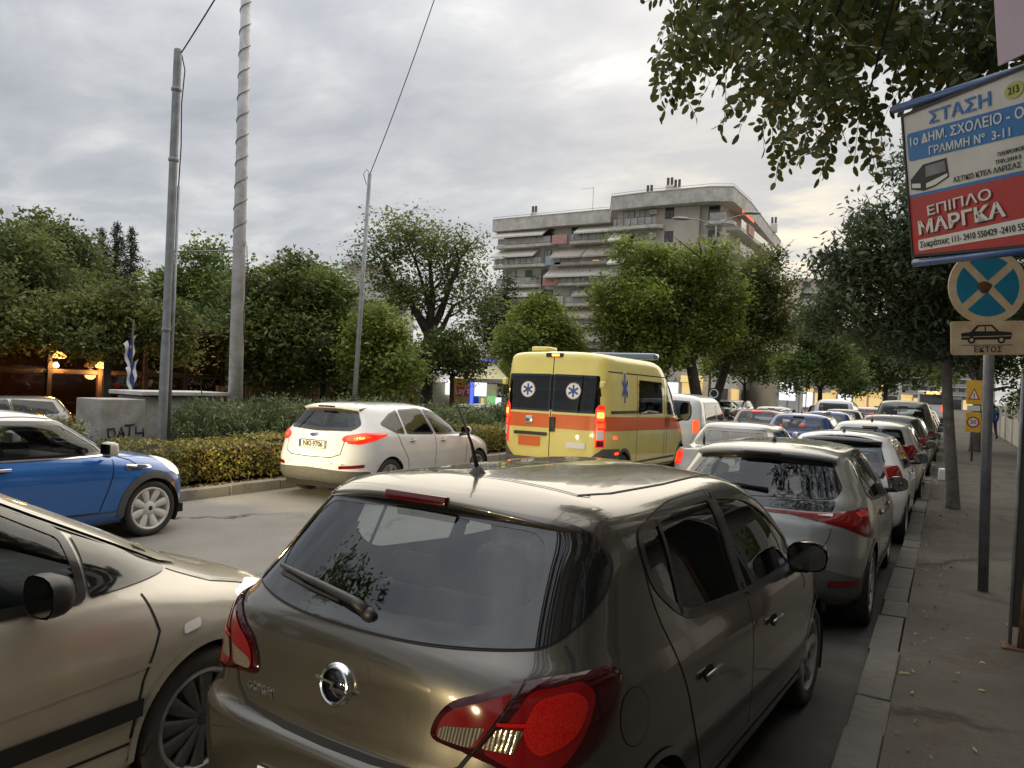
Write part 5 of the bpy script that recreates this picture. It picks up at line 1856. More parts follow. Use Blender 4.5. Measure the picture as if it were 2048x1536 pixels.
tree('park_tree', 'yellow-green small tree behind the ambulance roof', 1080, 46, -0.27, [(1060, 650, 55, 45), (1110, 670, 45, 40), (1080, 615, 30, 22), (1030, 690, 45, 35), (1140, 700, 30, 30)], 11000, 0.20, 'leaf_yellow', 21, 0.16)
tree('park_tree', 'dark slender evergreen beside the left end of the apartment block', 985, 60, -0.27, [(985, 610, 18, 45), (1015, 590, 12, 40), (990, 660, 40, 50)], 5000, 0.22, 'leaf_conifer', 22, 0.15)
AV = 'street trees along the avenue'
tree('street_tree', 'big yellow-green tree on the median before the apartment block', 1405, 44, 0.1, [(1285, 530, 62, 58), (1350, 560, 85, 70), (1270, 610, 75, 70), (1420, 520, 45, 40), (1420, 590, 75, 60), (1330, 660, 105, 65), (1240, 660, 45, 50), (1300, 710, 75, 40), (1425, 660, 60, 50)], 30000, 0.21, 'leaf_yellow', 23, 0.36, fork=3.4, clump=0.38, twigs=3)
tree('street_tree', 'looser olive tree with bare limbs right of the big median tree', 1420, 47, 0.1, [(1500, 560, 55, 45), (1550, 590, 45, 50), (1510, 640, 60, 50), (1560, 660, 40, 45), (1480, 700, 65, 40), (1540, 520, 32, 28)], 11000, 0.20, 'leaf_olive', 24, 0.30, fork=4.0, clump=0.42, shell=0.3, twigs=7)
tree('street_tree', 'small round tree before the lit shop fronts on the corner', 1492, 60, 0.1, [(1480, 720, 55, 38), (1530, 730, 38, 35), (1440, 730, 40, 35)], 6000, 0.24, 'leaf_yellow', 25, 0.14, fork=2.6)
tree('street_tree', 'green tree overhanging the traffic lights on the median', 1640, 55, 0.1, [(1620, 680, 50, 50), (1660, 720, 55, 45), (1600, 740, 45, 40), (1690, 760, 45, 30), (1640, 640, 35, 30)], 12000, 0.22, 'leaf_mid', 26, 0.18)
tree('street_tree', 'dim green tree far down the avenue over the queue of cars', 1770, 62, 0.1, [(1740, 730, 60, 45), (1800, 720, 60, 50), (1860, 740, 50, 45), (1700, 700, 40, 40), (1780, 680, 80, 40)], 12000, 0.25, 'leaf_mid', 27, 0.18)
tree('street_tree', 'dark tree at the far end of the pavement behind the yellow road signs', 1953, 28, 0.13, [(1900, 690, 60, 60), (1960, 680, 60, 70), (2020, 700, 60, 70), (1985, 620, 70, 70), (1880, 620, 60, 60), (2040, 790, 25, 30)], 13000, 0.16, 'leaf_mid', 28, 0.17, bark='bark_grey', fork=2.6)
tree('street_tree', 'dark blue-green tree growing from the pavement behind the no-stopping sign', 1914, 12.6, 0.13,
     [(1790, 520, 90, 75), (1730, 600, 90, 75), (1850, 600, 90, 80), (1940, 560, 90, 110), (1690, 540, 60, 60), (1660, 630, 55, 50), (1800, 670, 90, 45), (1740, 450, 45, 40), (1900, 440, 120, 80), (1960, 660, 80, 50), (1870, 690, 60, 40), (2050, 520, 80, 120), (1930, 330, 150, 90)],
     30000, 0.10, 'leaf_blue', 29, 0.092, bark='bark_grey', fork=2.7, clump=0.16, droop=1.6, aspect=0.36, shell=0.4, depth=1.0)


def conifer(label, u, t, top_v, hw, seed):
    rg = np.random.default_rng(seed)
    g = at(u, 800, t)
    root = empty('conifer', (g.x, g.y, -0.27), 0, label, 'tree', 'conifers in the park')
    H_ = at(u, top_v, t).z + 0.27
    R0 = hw * t / 1537.0
    mb = MB().tube([(0, 0, -0.1), (0, 0, H_ * 0.6), (0, 0, H_)], [0.16, 0.09, 0.015], 7)
    P = []
    for z in np.arange(2.2, H_ - 0.1, 0.11):
        f = (H_ - z) / (H_ - 2.2)
        for k in range(3):
            a = rg.uniform(0, 2 * pi)
            R_ = R0 * f * rg.uniform(0.45, 1.2) + 0.08
            q = Vector((cos(a) * R_, sin(a) * R_, z - 0.22 * R_))
            mb.tube([(0, 0, z), q * 0.5 + Vector((0, 0, z * 0.5 + 0.02)), q], [0.025, 0.015, 0.005], 4, False)
            m_ = int(10 + 34 * R_)
            s = rg.random(m_)[:, None]
            P.append(np.array([0, 0, z]) * (1 - s) + np.array(q) * s + rg.normal(0, 0.085, (m_, 3)) + np.array([0, 0, -0.06]))
    mb.build('trunk', 'bark', root, True)
    leaves('crown', np.concatenate(P), 0.17, 'leaf_conifer', root, rg, 0.28, 0.3, 0.5)


conifer('left spire of the three conifers in the park', 190, 44, 452, 110, 31)
conifer('tallest middle spire of the three conifers in the park', 220, 45, 440, 150, 32)
conifer('right spire of the three conifers in the park', 250, 44, 450, 120, 33)


# the tree above the camera: pinnate leaves hang into the top of the view
def near_tree():
    rg = np.random.default_rng(41)
    base = Vector((0.75, -1.6, 0.13))
    root = empty('overhanging_tree', base, 0, 'tree whose pinnate leaf sprays hang over the pavement above the bus stop board', 'tree', None)
    # one compound leaf along -Z: rachis with paired oval leaflets
    def compound(nl, seed):
        r2 = np.random.default_rng(seed)
        mb = MB()
        L_ = 0.046 * nl
        pts = [Vector((0.012 * sin(i * 0.7 + seed), 0.05 * (i / nl) ** 2, -L_ * i / nl)) for i in range(nl + 1)]
        mb.tube(pts[::3] + [pts[-1]], 0.0016, 3, False)
        for i in range(1, nl + 1):
            for sg in ((-1, 1) if i < nl else (0,)):
                ln = r2.uniform(0.056, 0.074)
                hw = ln * r2.uniform(0.24, 0.31)
                d = Vector((sg * 0.9, r2.normal(0, 0.35), -0.55 if sg else -1)).normalized()
                nn = Vector((r2.normal(0, 0.35), 1, r2.normal(0, 0.35))).normalized()
                w = d.cross(nn).normalized()
                o = pts[i]
                cs = [(0.0, 0.0), (0.25, 0.85), (0.6, 1.0), (0.9, 0.55), (1.0, 0.0), (0.9, -0.55), (0.6, -1.0), (0.25, -0.85)]
                mb.add([o + d * (0.006 + ln * a) + w * hw * b + nn * 0.004 * (a - a * a) * 4 for a, b in cs], [tuple(range(8))])
        return mb
    protos = [compound(nl, s) for nl, s in ((5, 1), (7, 2), (6, 3), (8, 4), (4, 5))]
    pm = []
    for p in protos:
        o = p.build('leaf', 'leaf_near', root)
        pm.append(o)
    # sprays surveyed from the photograph: outline of the hanging mass
    edge = [(1335, 150), (1330, 115), (1360, 165), (1310, 110), (1385, 170), (1420, 165), (1450, 150), (1480, 145), (1400, 130), (1370, 95), (1345, 70), (1390, 60), (1520, 170), (1545, 185), (1510, 190),
            (1530, 230), (1545, 255), (1560, 270), (1580, 260), (1600, 235), (1625, 230), (1650, 250), (1690, 270), (1715, 265), (1735, 280), (1755, 250), (1765, 235), (1680, 240), (1700, 220), (1560, 215), (1600, 200),
            (1640, 215), (1780, 60), (1800, 100), (1830, 130), (1810, 170), (1850, 110), (1900, 120), (1960, 100), (1930, 60), (1820, 150), (1870, 140), (1345, 20), (1370, 30), (1420, 110), (1465, 100), (1720, 235), (1745, 215),
            (1575, 240), (1615, 250), (1550, 200), (1665, 225)]
    hangs = []
    for u, v in edge:
        t = rg.uniform(4.2, 5.4)
        hangs.append((at(u, v - rg.uniform(0, 22), t), rg.integers(len(pm)), rg.uniform(0.85, 1.15)))
    first = set()
    for p, k, s in hangs:
        if k not in first:
            o = pm[k]
            first.add(k)
        else:
            o = pm[k].copy()
            C.objects.link(o)
        o.location = p - base
        o.rotation_euler = (rg.normal(0, 0.35), rg.normal(0, 0.30), rg.uniform(0, 2 * pi))
        o.scale = (s, s, s)
    for k, o in enumerate(pm):
        if k not in first:
            o.location = at(1600, 100 + k * 20, 4.8) - base
    # the dense mass behind them
    bl = []
    V, F = [], []
    polys = [(1420, 30, 75, 60), (1380, 60, 40, 50), (1500, 60, 75, 70), (1570, 110, 70, 80), (1640, 130, 70, 75), (1700, 160, 60, 70), (1600, 170, 60, 50), (1740, 190, 35, 45), (1680, 50, 110, 70), (1790, 40, 90, 60), (1880, 60, 90, 70), (1960, 70, 70, 80),
             (1860, 110, 60, 50), (1450, 95, 50, 40), (1560, 0, 200, 60), (1850, -40, 200, 60), (2040, 60, 90, 100), (1700, -120, 350, 110), (1450, -90, 140, 60), (2150, -60, 200, 160)]
    def add_leaf(p):
        k = rg.integers(len(protos))
        R_ = Matrix.Rotation(rg.uniform(0, 2 * pi), 3, 'Z') @ Matrix.Rotation(rg.normal(0, 0.55), 3, 'Y') @ Matrix.Rotation(rg.normal(0, 0.55), 3, 'X')
        s = rg.uniform(0.8, 1.2)
        A = np.array(protos[k].v) @ (np.array(R_).T * s) + np.array(p)
        b = sum(len(x) for x in V)
        V.append(A)
        F.extend([tuple(i + b for i in f) for f in protos[k].f])
    ends = []
    for bu, bv, hw, hh in polys:
        m_ = int(hw * hh / 200)
        for _ in range(m_):
            a, r_ = rg.uniform(0, 2 * pi), math.sqrt(rg.random())
            add_leaf(at(bu + hw * r_ * cos(a), bv + hh * r_ * sin(a) - 15, rg.uniform(4.2, 6.4)) - base)
        ends.append(at(bu, bv - 10, 5.2) - base)
    # the rest of the crown, out of view overhead and behind
    for _ in range(260):
        d = Vector(rg.normal(0, 1, 3)).normalized()
        p = Vector((1.9, -0.6, 5.6)) + Vector((d.x * 2.6, d.y * 2.8, d.z * 1.3)) * rg.uniform(0.55, 1)
        for _k in range(3):
            add_leaf(p + Vector(rg.normal(0, 0.12, 3)))
    PP = crown_points([(3.1, 3.4, 5.2, 2.2, 4.6, 1.6), (2.9, -2.0, 5.6, 2.6, 4.5, 1.8), (3.6, 8.0, 5.4, 2.0, 4.0, 1.6)], 17000, rg, 0.30)
    leaves('canopy', PP, 0.13, 'leaf_near', root, rg)['kind'] = 'stuff'
    Vn = np.concatenate(V)
    o = mobj('crown', Vn, F, 'leaf_near', root, False)
    o['kind'] = 'stuff'
    mb = MB()
    f = Vector((0.1, 0.2, 3.6))
    mb.tube([(0, 0, -0.1), (0, 0, 1.6), f], [0.15, 0.125, 0.11], 9)
    for e in ends:
        p1 = f.lerp(e, 0.45) + Vector(rg.normal(0, 0.15, 3)) + Vector((0, 0, 0.25))
        mb.tube([f - Vector((0, 0, 0.1)), p1, e], [0.045, 0.022, 0.006], 6, False)
    mb.build('trunk', 'bark', root, True)


near_tree()


# trees of the avenue behind the camera: they show only as reflections in the cars
def back_tree(x, y, h, r, seed, label):
    rg = np.random.default_rng(seed)
    root = empty('street_tree', (x, y, 0.13), 0, label, 'tree')
    bl = [(0, 0, h, r, r, r * 0.8), (r * 0.5, 0.4, h - 0.7, r * 0.7, r * 0.7, r * 0.5), (-r * 0.6, -0.3, h - 0.5, r * 0.7, r * 0.7, r * 0.6), (0.2, r * 0.4, h + 0.6, r * 0.6, r * 0.6, r * 0.5)]
    leaves('crown', crown_points(bl, 7000, rg, 0.3), 0.16, 'leaf_mid', root, rg)
    limbs((0, 0, 0), (0, 0, h - r), [b[:3] for b in bl], 0.16, rg, 'bark', root)


back_tree(-11.6, -2.6, 8.0, 2.9, 51, 'median tree behind the viewpoint seen reflected in the rear window')


# ------------------------------------------------------------------ hedge and shrubs on the median
def hedge():
    rg = np.random.default_rng(61)
    y0, y1, x0, x1, z0, z1 = 3.0, 27.0, -10.75, -9.86, 0.14, 0.74
    root = empty('hedge', (-10.3, 15, 0.13), 0, 'clipped low hedge of yellow-green leaves along the median kerb', 'hedge')
    off = np.array([10.3, -15, -0.13])
    n = 52000
    side = rg.random(n)
    y = rg.uniform(y0, y1, n)
    w = 0.05 * np.sin(y * 2.1) + 0.04 * np.sin(y * 5.3 + 1) + 0.03 * np.sin(y * 11)
    P = np.zeros((n, 3))
    P[:, 1] = y
    f = side < 0.60
    P[f, 0] = x1 + w[f] + rg.normal(0, 0.035, f.sum())
    P[f, 2] = rg.uniform(z0 + 0.05, z1, f.sum())
    t_ = ~f
    P[t_, 0] = rg.uniform(x0, x1, t_.sum()) + w[t_]
    P[t_, 2] = z1 + w[t_] * 0.7 + np.abs(rg.normal(0, 0.03, t_.sum()))
    st = rg.random(n) < 0.02
    P[st, 2] += rg.uniform(0, 0.10, st.sum())
    leaves('foliage', P + off, 0.052, 'leaf_hedge', root, rg, 0.5, 0.2, 0.1)
    mb = MB().box((-0.02, 0, 0.30), (0.72, y1 - y0 - 0.1, 0.46))
    mb.build('branches', 'soil', root)


hedge()


def shrub(label, x, y, rx, ry, h, n, m, seed, size=0.13, aspect=0.16, group=None, name='oleander_shrub'):
    rg = np.random.default_rng(seed)
    root = empty(name, (x, y, 0.13), 0, label, 'shrub', group)
    k = n // 16
    d = rg.normal(0, 1, (k, 3))
    d /= np.linalg.norm(d, axis=1)[:, None]
    r = 0.55 + 0.5 * rg.random(k)
    Cc = np.stack([d[:, 0] * rx * r, d[:, 1] * ry * r, h * 0.52 + d[:, 2] * h * 0.46 * r], 1)
    P = np.repeat(Cc, 16, 0) + rg.normal(0, 0.07, (k * 16, 3)) * np.array([1, 1, 1.2])
    P = P[P[:, 2] > 0.02]
    leaves('foliage', P, size, m, root, rg, aspect, 0.1, -0.9)
    mb = MB()
    for _ in range(9):
        a = rg.uniform(0, 2 * pi)
        mb.tube([(0, 0, 0), (cos(a) * rx * 0.3, sin(a) * ry * 0.3, h * 0.4), (cos(a) * rx * 0.6, sin(a) * ry * 0.6, h * 0.8)], [0.02, 0.014, 0.006], 5, False)
    mb.build('stems', 'twig', root)


SH = 'oleander shrubs on the median'
for i, (y, h, lb) in enumerate([(9.6, 1.20, 'oleander shrub in front of the lidded concrete cabinet'), (10.9, 1.26, 'oleander shrub at the foot of the spiral-wrapped pole'), (12.2, 1.22, 'oleander shrub right of the spiral-wrapped pole'),
                               (13.4, 1.30, 'oleander shrub at the foot of the leaning lamp pole'), (14.8, 1.15, 'oleander shrub behind the roof of the white hatchback'), (16.3, 1.10, 'oleander shrub before the forked tree'),
                               (18.0, 1.05, 'oleander shrub left of the ambulance tail'), (19.9, 1.15, 'oleander shrub hidden half behind the ambulance')]):
    shrub(lb, -11.7 + 0.15 * (i % 2), y, 0.85, 0.95, h, 8500, 'leaf_oleander', 70 + i, group=SH)
shrub('small yellow-green round bush beside the graffitied concrete block', -12.4, 6.9, 0.6, 0.7, 0.95, 5200, 'leaf_hedge', 90, 0.06, 0.5, name='round_bush')
for i, y in enumerate((24, 28, 33, 38)):
    shrub(['median bush ahead of the ambulance', 'median bush beside the white van', 'median bush below the big yellow-green tree', 'median bush near the far traffic lights'][i], -11.4, y, 1.0, 1.4, 0.95, 3000, 'leaf_dark', 95 + i, 0.14, 0.4, 'bushes further along the median', 'median_bush')

# ------------------------------------------------------------------ poles, cabinet, wires on the median
mat('galv', (0.30, 0.31, 0.32), 0.5, 0.5, noise=(6, 0.25))
mat('white_pole', (0.62, 0.62, 0.62), 0.55, noise=(4, 0.18, (0.42, 0.41, 0.40)))
mat('cable', (0.03, 0.03, 0.03), 0.7)
mat('cable_grey', (0.22, 0.22, 0.22), 0.7)
mat('concrete', (0.40, 0.39, 0.36), 0.9, noise=(3, 0.3, (0.27, 0.26, 0.235)), bump=(30, 0.006))
mat('concrete_lid', (0.52, 0.51, 0.49), 0.85, noise=(4, 0.2))
mat('spray', (0.02, 0.02, 0.03), 0.7)

p1 = empty('lamp_pole', (-11.6, 8.48, 0.13), 0, 'grey steel pole with cable and conduit behind the oleanders', 'pole')
MB().lathe([(0.0, 0.02), (0.082, 0.0), (0.078, 2.2), (0.070, 2.25), (0.066, 7.0), (0.064, 7.20), (0.055, 7.22), (0, 7.22)], 18, 'z').build('post', 'galv', p1, True, 40)
MB().tube([(0.06, 0.085, 0), (0.055, 0.08, 4.9)], 0.024, 8).build('conduit', 'galv', p1, True)
MB().tube([(0.05, 0.08, 4.8), (0.05, 0.10, 5.6), (0.05, 0.075, 6.3), (0.04, 0.12, 6.9), (0.03, 0.05, 7.15)], 0.010, 6).build('cable', 'cable', p1, True)
for z in (2.4, 5.3, 6.5):
    MB().lathe([(0.078, z), (0.084, z + 0.01), (0.084, z + 0.05), (0.078, z + 0.06)], 18, 'z').build('band', 'galv', p1, True)

p2 = empty('lamp_pole', (-12.62, 10.90, 0.13), 0, 'thick white pole wrapped in a spiral cable', 'pole')
dx2, dy2 = -0.10, -0.12
MB().tube([(0, 0, -0.1), (dx2 * 0.5, dy2 * 0.5, 5.5), (dx2, dy2, 11)], [0.150, 0.118, 0.088], 20).build('post', 'white_pole', p2, True)
hz = []
for i in range(210):
    a = i * 2 * pi / 14.0
    z = 4.35 + i * 0.032
    f = z / 11.0
    r_ = 0.150 - 0.062 * f + 0.010
    hz.append((dx2 * f + r_ * cos(a), dy2 * f + r_ * sin(a), z))
MB().tube(hz, 0.0085, 5, False).build('spiral_cable', 'cable_grey', p2, True)
MB().tube([(0.15, -0.02, 4.35), (0.155, 0.03, 3.6), (0.16, -0.05, 2.9), (0.155, 0.02, 2.2)], 0.009, 5).build('cable_tail', 'cable', p2, True)
MB().tube([(0.0, 0.0, 4.25), (-0.8, -1.0, 4.10)], 0.018, 6).build('bracket', 'galv', p2, True)

p3 = empty('lamp_pole', (-11.6, 13.28, 0.13), 0, 'thin grey pole leaning slightly to the right behind the white hatchback', 'pole')
tip = Vector((0.10, 0.14, 6.36))
MB().tube([(0, 0, -0.1), tip * 0.45, tip], [0.060, 0.052, 0.042], 14).build('post', 'galv', p3, True)
MB().tube([tip + Vector((0.02, 0, -0.02)), tip + Vector((-0.05, -0.05, 0.10)), tip + Vector((-0.10, -0.10, -0.02)), tip + Vector((-0.04, -0.05, -0.25))], 0.008, 5).build('cable_loop', 'cable', p3, True)


def wire(label, a, b, sag, r):
    a, b = Vector(a), Vector(b)
    pts = [a.lerp(b, k / 24) - Vector((0, 0, sag * 4 * (k / 24) * (1 - k / 24))) - a for k in range(25)]
    o = MB().tube(pts, r, 5, False).build('overhead_wire', 'cable', None, True)
    o.location = a
    tag(o, label, 'wire')


d1 = (-0.8516, 0.6664, 0.4846)
e1 = Vector((0, 0, CAM_H)) + Vector(d1) * 12.0
a1 = Vector((-11.56, 8.52, 7.30))
wire('black cable rising from the top of the grey steel pole', a1, a1 + (e1 - a1) * 7.0, 0.25, 0.012)
d3 = (-0.6038, 0.8066, 0.4962)
a3 = Vector((-11.5, 13.42, 6.48))
e3 = Vector((0, 0, CAM_H)) + Vector(d3) * 15.5
wire('black cable rising from the top of the leaning pole', a3, a3 + (e3 - a3) * 2.2, 0.35, 0.010)

cb = empty('concrete_block', (-12.95, 8.42, 0.13), 0, 'grey concrete block with sprayed graffiti behind the hedge', 'block')
MB().box((0, 0, 0.60), (0.75, 0.82, 1.20), bev=0.015).build('block', 'concrete', cb)


def scrawl(parent, lines, fr, r=0.014):
    for ln in lines:
        MB().tube([fr(x, z) for x, z in ln], r, 5).build('graffiti', 'spray', parent, True)


c2 = empty('concrete_cabinet', (-13.15, 9.78, 0.13), 0, 'pale concrete cabinet with a flat overhanging lid behind the oleanders', 'cabinet')
MB().box((0, 0, 0.62), (0.80, 1.70, 1.24), bev=0.01).build('body', 'concrete', c2)
MB().box((0, 0, 1.305), (1.0, 1.95, 0.075), bev=0.015).build('lid', 'concrete_lid', c2)
# letters sprayed along the front of the block and the cabinet base
gx = -12.95 + 0.375 + 0.012
L1 = [[(8.02, 0.50), (8.03, 0.52)], [(8.09, 0.50), (8.10, 0.52)],
      [(8.12, 0.68), (8.24, 0.70), (8.27, 0.60), (8.22, 0.53), (8.14, 0.55), (8.14, 0.66)],
      [(8.31, 0.53), (8.38, 0.72), (8.44, 0.53)], [(8.33, 0.60), (8.44, 0.61)],
      [(8.44, 0.74), (8.62, 0.76)], [(8.54, 0.75), (8.53, 0.56)],
      [(8.66, 0.72), (8.66, 0.60), (8.80, 0.61)], [(8.80, 0.68), (8.81, 0.53)]]
scrawl(cb, [[(y - 8.42, z) for y, z in l] for l in L1], lambda y, z: (0.375 + 0.006, y, z))

# ------------------------------------------------------------------ bus stop board, no-stopping sign
mat('sign_white', (0.62, 0.60, 0.55), 0.5, noise=(5, 0.12))
mat('sign_cream', (0.58, 0.50, 0.36), 0.5, noise=(6, 0.2, (0.50, 0.36, 0.22)))
mat('sign_blue', (0.012, 0.16, 0.42), 0.4, noise=(5, 0.12))
mat('sign_teal', (0.012, 0.20, 0.36), 0.4, noise=(5, 0.15))
mat('sign_red', (0.42, 0.030, 0.030), 0.45, noise=(5, 0.15))
mat('tube_blue', (0.035, 0.10, 0.27), 0.4, noise=(10, 0.3))
mat('ink', (0.02, 0.02, 0.022), 0.6)
mat('letter_white', (0.66, 0.65, 0.60), 0.5)
mat('letter_shadow', (0.12, 0.02, 0.02), 0.5)
mat('oval_green', (0.42, 0.46, 0.10), 0.5)
mat('rust', (0.13, 0.055, 0.022), 0.9, noise=(9, 0.6, (0.045, 0.028, 0.02)), bump=(40, 0.006))
mat('dark_steel', (0.022, 0.021, 0.020), 0.55, noise=(6, 0.3))
mat('pink_panel', (0.56, 0.44, 0.50), 0.5, noise=(5, 0.08))
mat('post_grey', (0.20, 0.21, 0.225), 0.5, 0.3, noise=(7, 0.3, (0.13, 0.13, 0.14)))

BO = Vector((-0.15798, 4.09037, 2.55563))
Br = Vector((0.56354, -0.81882, -0.10938))
Bu = Vector((-0.09664, -0.19684, 0.97566))
Bn = Br.cross(Bu)             # points away from the street side viewer
Bf = Vector((-0.82042, -0.53926, -0.19005)) * -1
Bn = -Bn if Bn.dot(Vector((0, 0, CAM_H)) - BO) < 0 else Bn
BR = Matrix((Br, Bu, Bn)).transposed()
bs = empty('bus_stop_sign', (0.86, 2.66, 0.13), 0, 'bus stop board with blue tubes and red advertising panel in Greek', 'sign')
bb = Vector(bs.location)


def bp(a, b, h=0.0):
    return BO + Br * a + Bu * b + Bn * h - bb


def bpoly(name, pts, h, m, parent):
    return mobj(name, [bp(a, b, h) for a, b in pts], [tuple(range(len(pts)))], m, parent, False)


W_ = 1.06
bd = MB()
bd.prism([(0, 0), (W_, 0), (W_, 0.635), (0, 0.635)], -0.022, 0.0, lambda x, y, h: bp(x, y, h))
board = bd.build('board', 'sign_white', bs)
fr_ = MB()
for x0, y0, x1, y1 in ((-0.012, -0.012, 0.0, 0.647), (W_, -0.012, W_ + 0.012, 0.647), (0, 0.635, W_, 0.647), (0, -0.012, W_, 0.0)):
    fr_.prism([(x0, y0), (x1, y0), (x1, y1), (x0, y1)], -0.028, 0.006, lambda x, y, h: bp(x, y, h))
fr_.build('board_frame', 'dark_steel', board)
bpoly('blue_band', rpoly([(0.018, 0.428), (1.04, 0.395), (1.04, 0.505), (0.018, 0.553)], 0.02), 0.002, 'sign_blue', board)
bpoly('blue_line', [(0.0, 0.262), (W_, 0.262), (W_, 0.276), (0.0, 0.276)], 0.002, 'sign_blue', board)
bpoly('red_panel', [(0.0, 0.0), (W_, 0.0), (W_, 0.262), (0.0, 0.262)], 0.0015, 'sign_red', board)
bpoly('white_strip', rpoly([(0.045, 0.014), (W_ - 0.03, 0.054), (W_ - 0.03, 0.116), (0.045, 0.064)], 0.012), 0.003, 'letter_white', board)


def btext(body, a, b, size, m, bold=0.0, sx=1.0, h=0.004, al='CENTER', rot=0.0):
    text('lettering', body, m, board, bp(a, b, h), BR @ Matrix.Rotation(rot, 3, 'Z'), size, al, bold, 0.0006, sx)


btext('\u03a3\u03a4\u0391\u03a3\u0397', 0.385, 0.578, 0.072, 'sign_blue', 0.0012, 1.62, rot=-0.035)
btext('1\u03bf \u0394\u0397\u039c. \u03a3\u03a7\u039f\u039b\u0395\u0399\u039f - \u039f\u03a3\u0395', 0.030, 0.512, 0.054, 'letter_white', 0.0008, 1.30, al='LEFT', rot=-0.040)
btext('\u0393\u03a1\u0391\u039c\u039c\u0397 \u039d\u00ba  3-11', 0.170, 0.448, 0.046, 'letter_white', 0.0006, 1.36, al='LEFT', rot=-0.040)
btext('\u03a0\u039b\u0397\u03a1\u039f\u03a6\u039f\u03a1\u0399\u0395\u03a3', 0.595, 0.356, 0.020, 'ink', 0.0004, 1.25, al='LEFT')
btext('\u03a4\u0397\u039b.:2410 5', 0.580, 0.328, 0.021, 'ink', 0.0004, 1.25, al='LEFT')
btext('\u0391\u03a3\u03a4\u0399\u039a\u039f \u039a\u03a4\u0395\u039b \u039b\u0391\u03a1\u0399\u03a3\u0391\u03a3', 0.322, 0.298, 0.029, 'ink', 0.0003, 1.22, al='LEFT', rot=0.0)
for dh, mm, dd in ((0.0035, 'letter_shadow', 0.006), (0.005, 'letter_white', 0.0)):
    btext('\u0395\u03a0\u0399\u03a0\u039b\u039f', 0.125 + dd, 0.186 - dd, 0.058, mm, 0.0006, 1.95, dh, 'LEFT', 0.060)
    btext('\u039c\u0391\u03a1\u0393\u039a\u0391', 0.050 + dd, 0.113 - dd, 0.080, mm, 0.0022, 1.72, dh, 'LEFT', 0.052)
btext('\u03a3\u03c9\u03ba\u03c1\u03ac\u03c4\u03bf\u03c5\u03c2 111- 2410 550429 -2410 55', 0.060, 0.040, 0.038, 'ink', 0.0003, 1.02, 0.0055, 'LEFT', 0.040)
bpoly('oval_badge', [(0.70 + 0.050 * cos(t), 0.575 + 0.030 * sin(t)) for t in np.linspace(0, 2 * pi, 24, endpoint=False)], 0.003, 'oval_green', board)
btext('213', 0.70, 0.575, 0.038, 'ink', 0.0004, 1.0, 0.0045)
# little bus picture
bpoly('bus_picture', [(0.020, 0.300), (0.022, 0.345), (0.12, 0.398), (0.285, 0.400), (0.295, 0.318), (0.20, 0.292), (0.115, 0.282)], 0.002, 'ink', board)
bpoly('bus_windscreen', [(0.135, 0.340), (0.140, 0.388), (0.275, 0.390), (0.280, 0.345)], 0.003, 'post_grey', board)
bpoly('bus_bumper', [(0.135, 0.292), (0.135, 0.312), (0.285, 0.334), (0.288, 0.322), (0.20, 0.298)], 0.003, 'letter_white', board)
bpoly('bus_flank', [(0.030, 0.306), (0.030, 0.326), (0.095, 0.318), (0.095, 0.298)], 0.003, 'letter_white', board)
MB().tube([bp(-0.10, 0.690, -0.02), bp(1.08, 0.618, -0.02)], 0.019, 14).build('blue_tube', 'tube_blue', bs, True)
MB().tube([bp(-0.015, -0.042, -0.01), bp(1.08, -0.012, -0.01)], 0.018, 14).build('blue_tube', 'tube_blue', bs, True)
MB().tube([(0, 0, -0.1), (0.0, 0.0, 3.4)], 0.030, 12).build('post', 'tube_blue', bs, True)
pk = MB()
q0 = at(1996, 132, 2.86) - bb
pk.prism([(0, 0), (0.55, 0.02), (0.55, 0.75), (0, 0.73)], -0.012, 0.0, lambda x, y, h: q0 + Br * x + Bu * y + Bn * h)
pk.build('upper_panel', 'pink_panel', bs)

ns = empty('no_stopping_sign', (0.355, 8.36, 0.13), 0, 'round blue no-stopping sign with white cross over a car plate', 'sign')
MB().tube([(0, 0, -0.1), (-0.04, 0.0, 3.15)], 0.044, 16).build('post', 'post_grey', ns, True)
SR = Matrix.Rotation(rad(25), 3, 'Z') @ Matrix.Rotation(pi / 2, 3, 'X')
sc_ = at(1974, 573, 7.04) - Vector(ns.location)
fwd_s = SR @ Vector((0, 0, 1))


def sp(x, y, h, c=None, tw=0.0):
    return (c if c is not None else sc_) + SR @ (Matrix.Rotation(tw, 3, 'Z') @ Vector((x, y, h)))


mb = MB()
mb.prism([(0.345 * cos(t), 0.345 * sin(t)) for t in np.linspace(0, 2 * pi, 48, endpoint=False)], 0.0, 0.012, lambda x, y, h: sp(x, y, h))
disc = mb.build('disc', 'sign_cream', ns)
for k in range(4):
    a0 = pi / 4 + k * pi / 2
    pts = [(0.050 * cos(a0 + pi / 4), 0.050 * sin(a0 + pi / 4))]
    for t in np.linspace(a0 + 0.125, a0 + pi / 2 - 0.125, 14):
        pts.append((0.275 * cos(t), 0.275 * sin(t)))
    mb = MB().add([sp(x, y, 0.0145) for x, y in pts], [tuple(range(len(pts)))])
    mb.build('blue_field', 'sign_teal', disc)
MB().add([sp(-0.03 + 0.062 * cos(t) * (1 + 0.2 * sin(3 * t)), -0.01 + 0.055 * sin(t), 0.0165) for t in np.linspace(0, 2 * pi, 16, endpoint=False)], [tuple(range(16))]).build('rust_stain', 'rust', disc)
pc = at(1975, 676, 7.02) - Vector(ns.location)
mb = MB()
mb.prism(rpoly([(-0.325, -0.155), (0.325, -0.155), (0.325, 0.155), (-0.325, 0.155)], 0.03), 0.0, 0.008, lambda x, y, h: sp(x, y, h, pc, 0.045))
plate = mb.build('car_plate', 'sign_cream', ns)
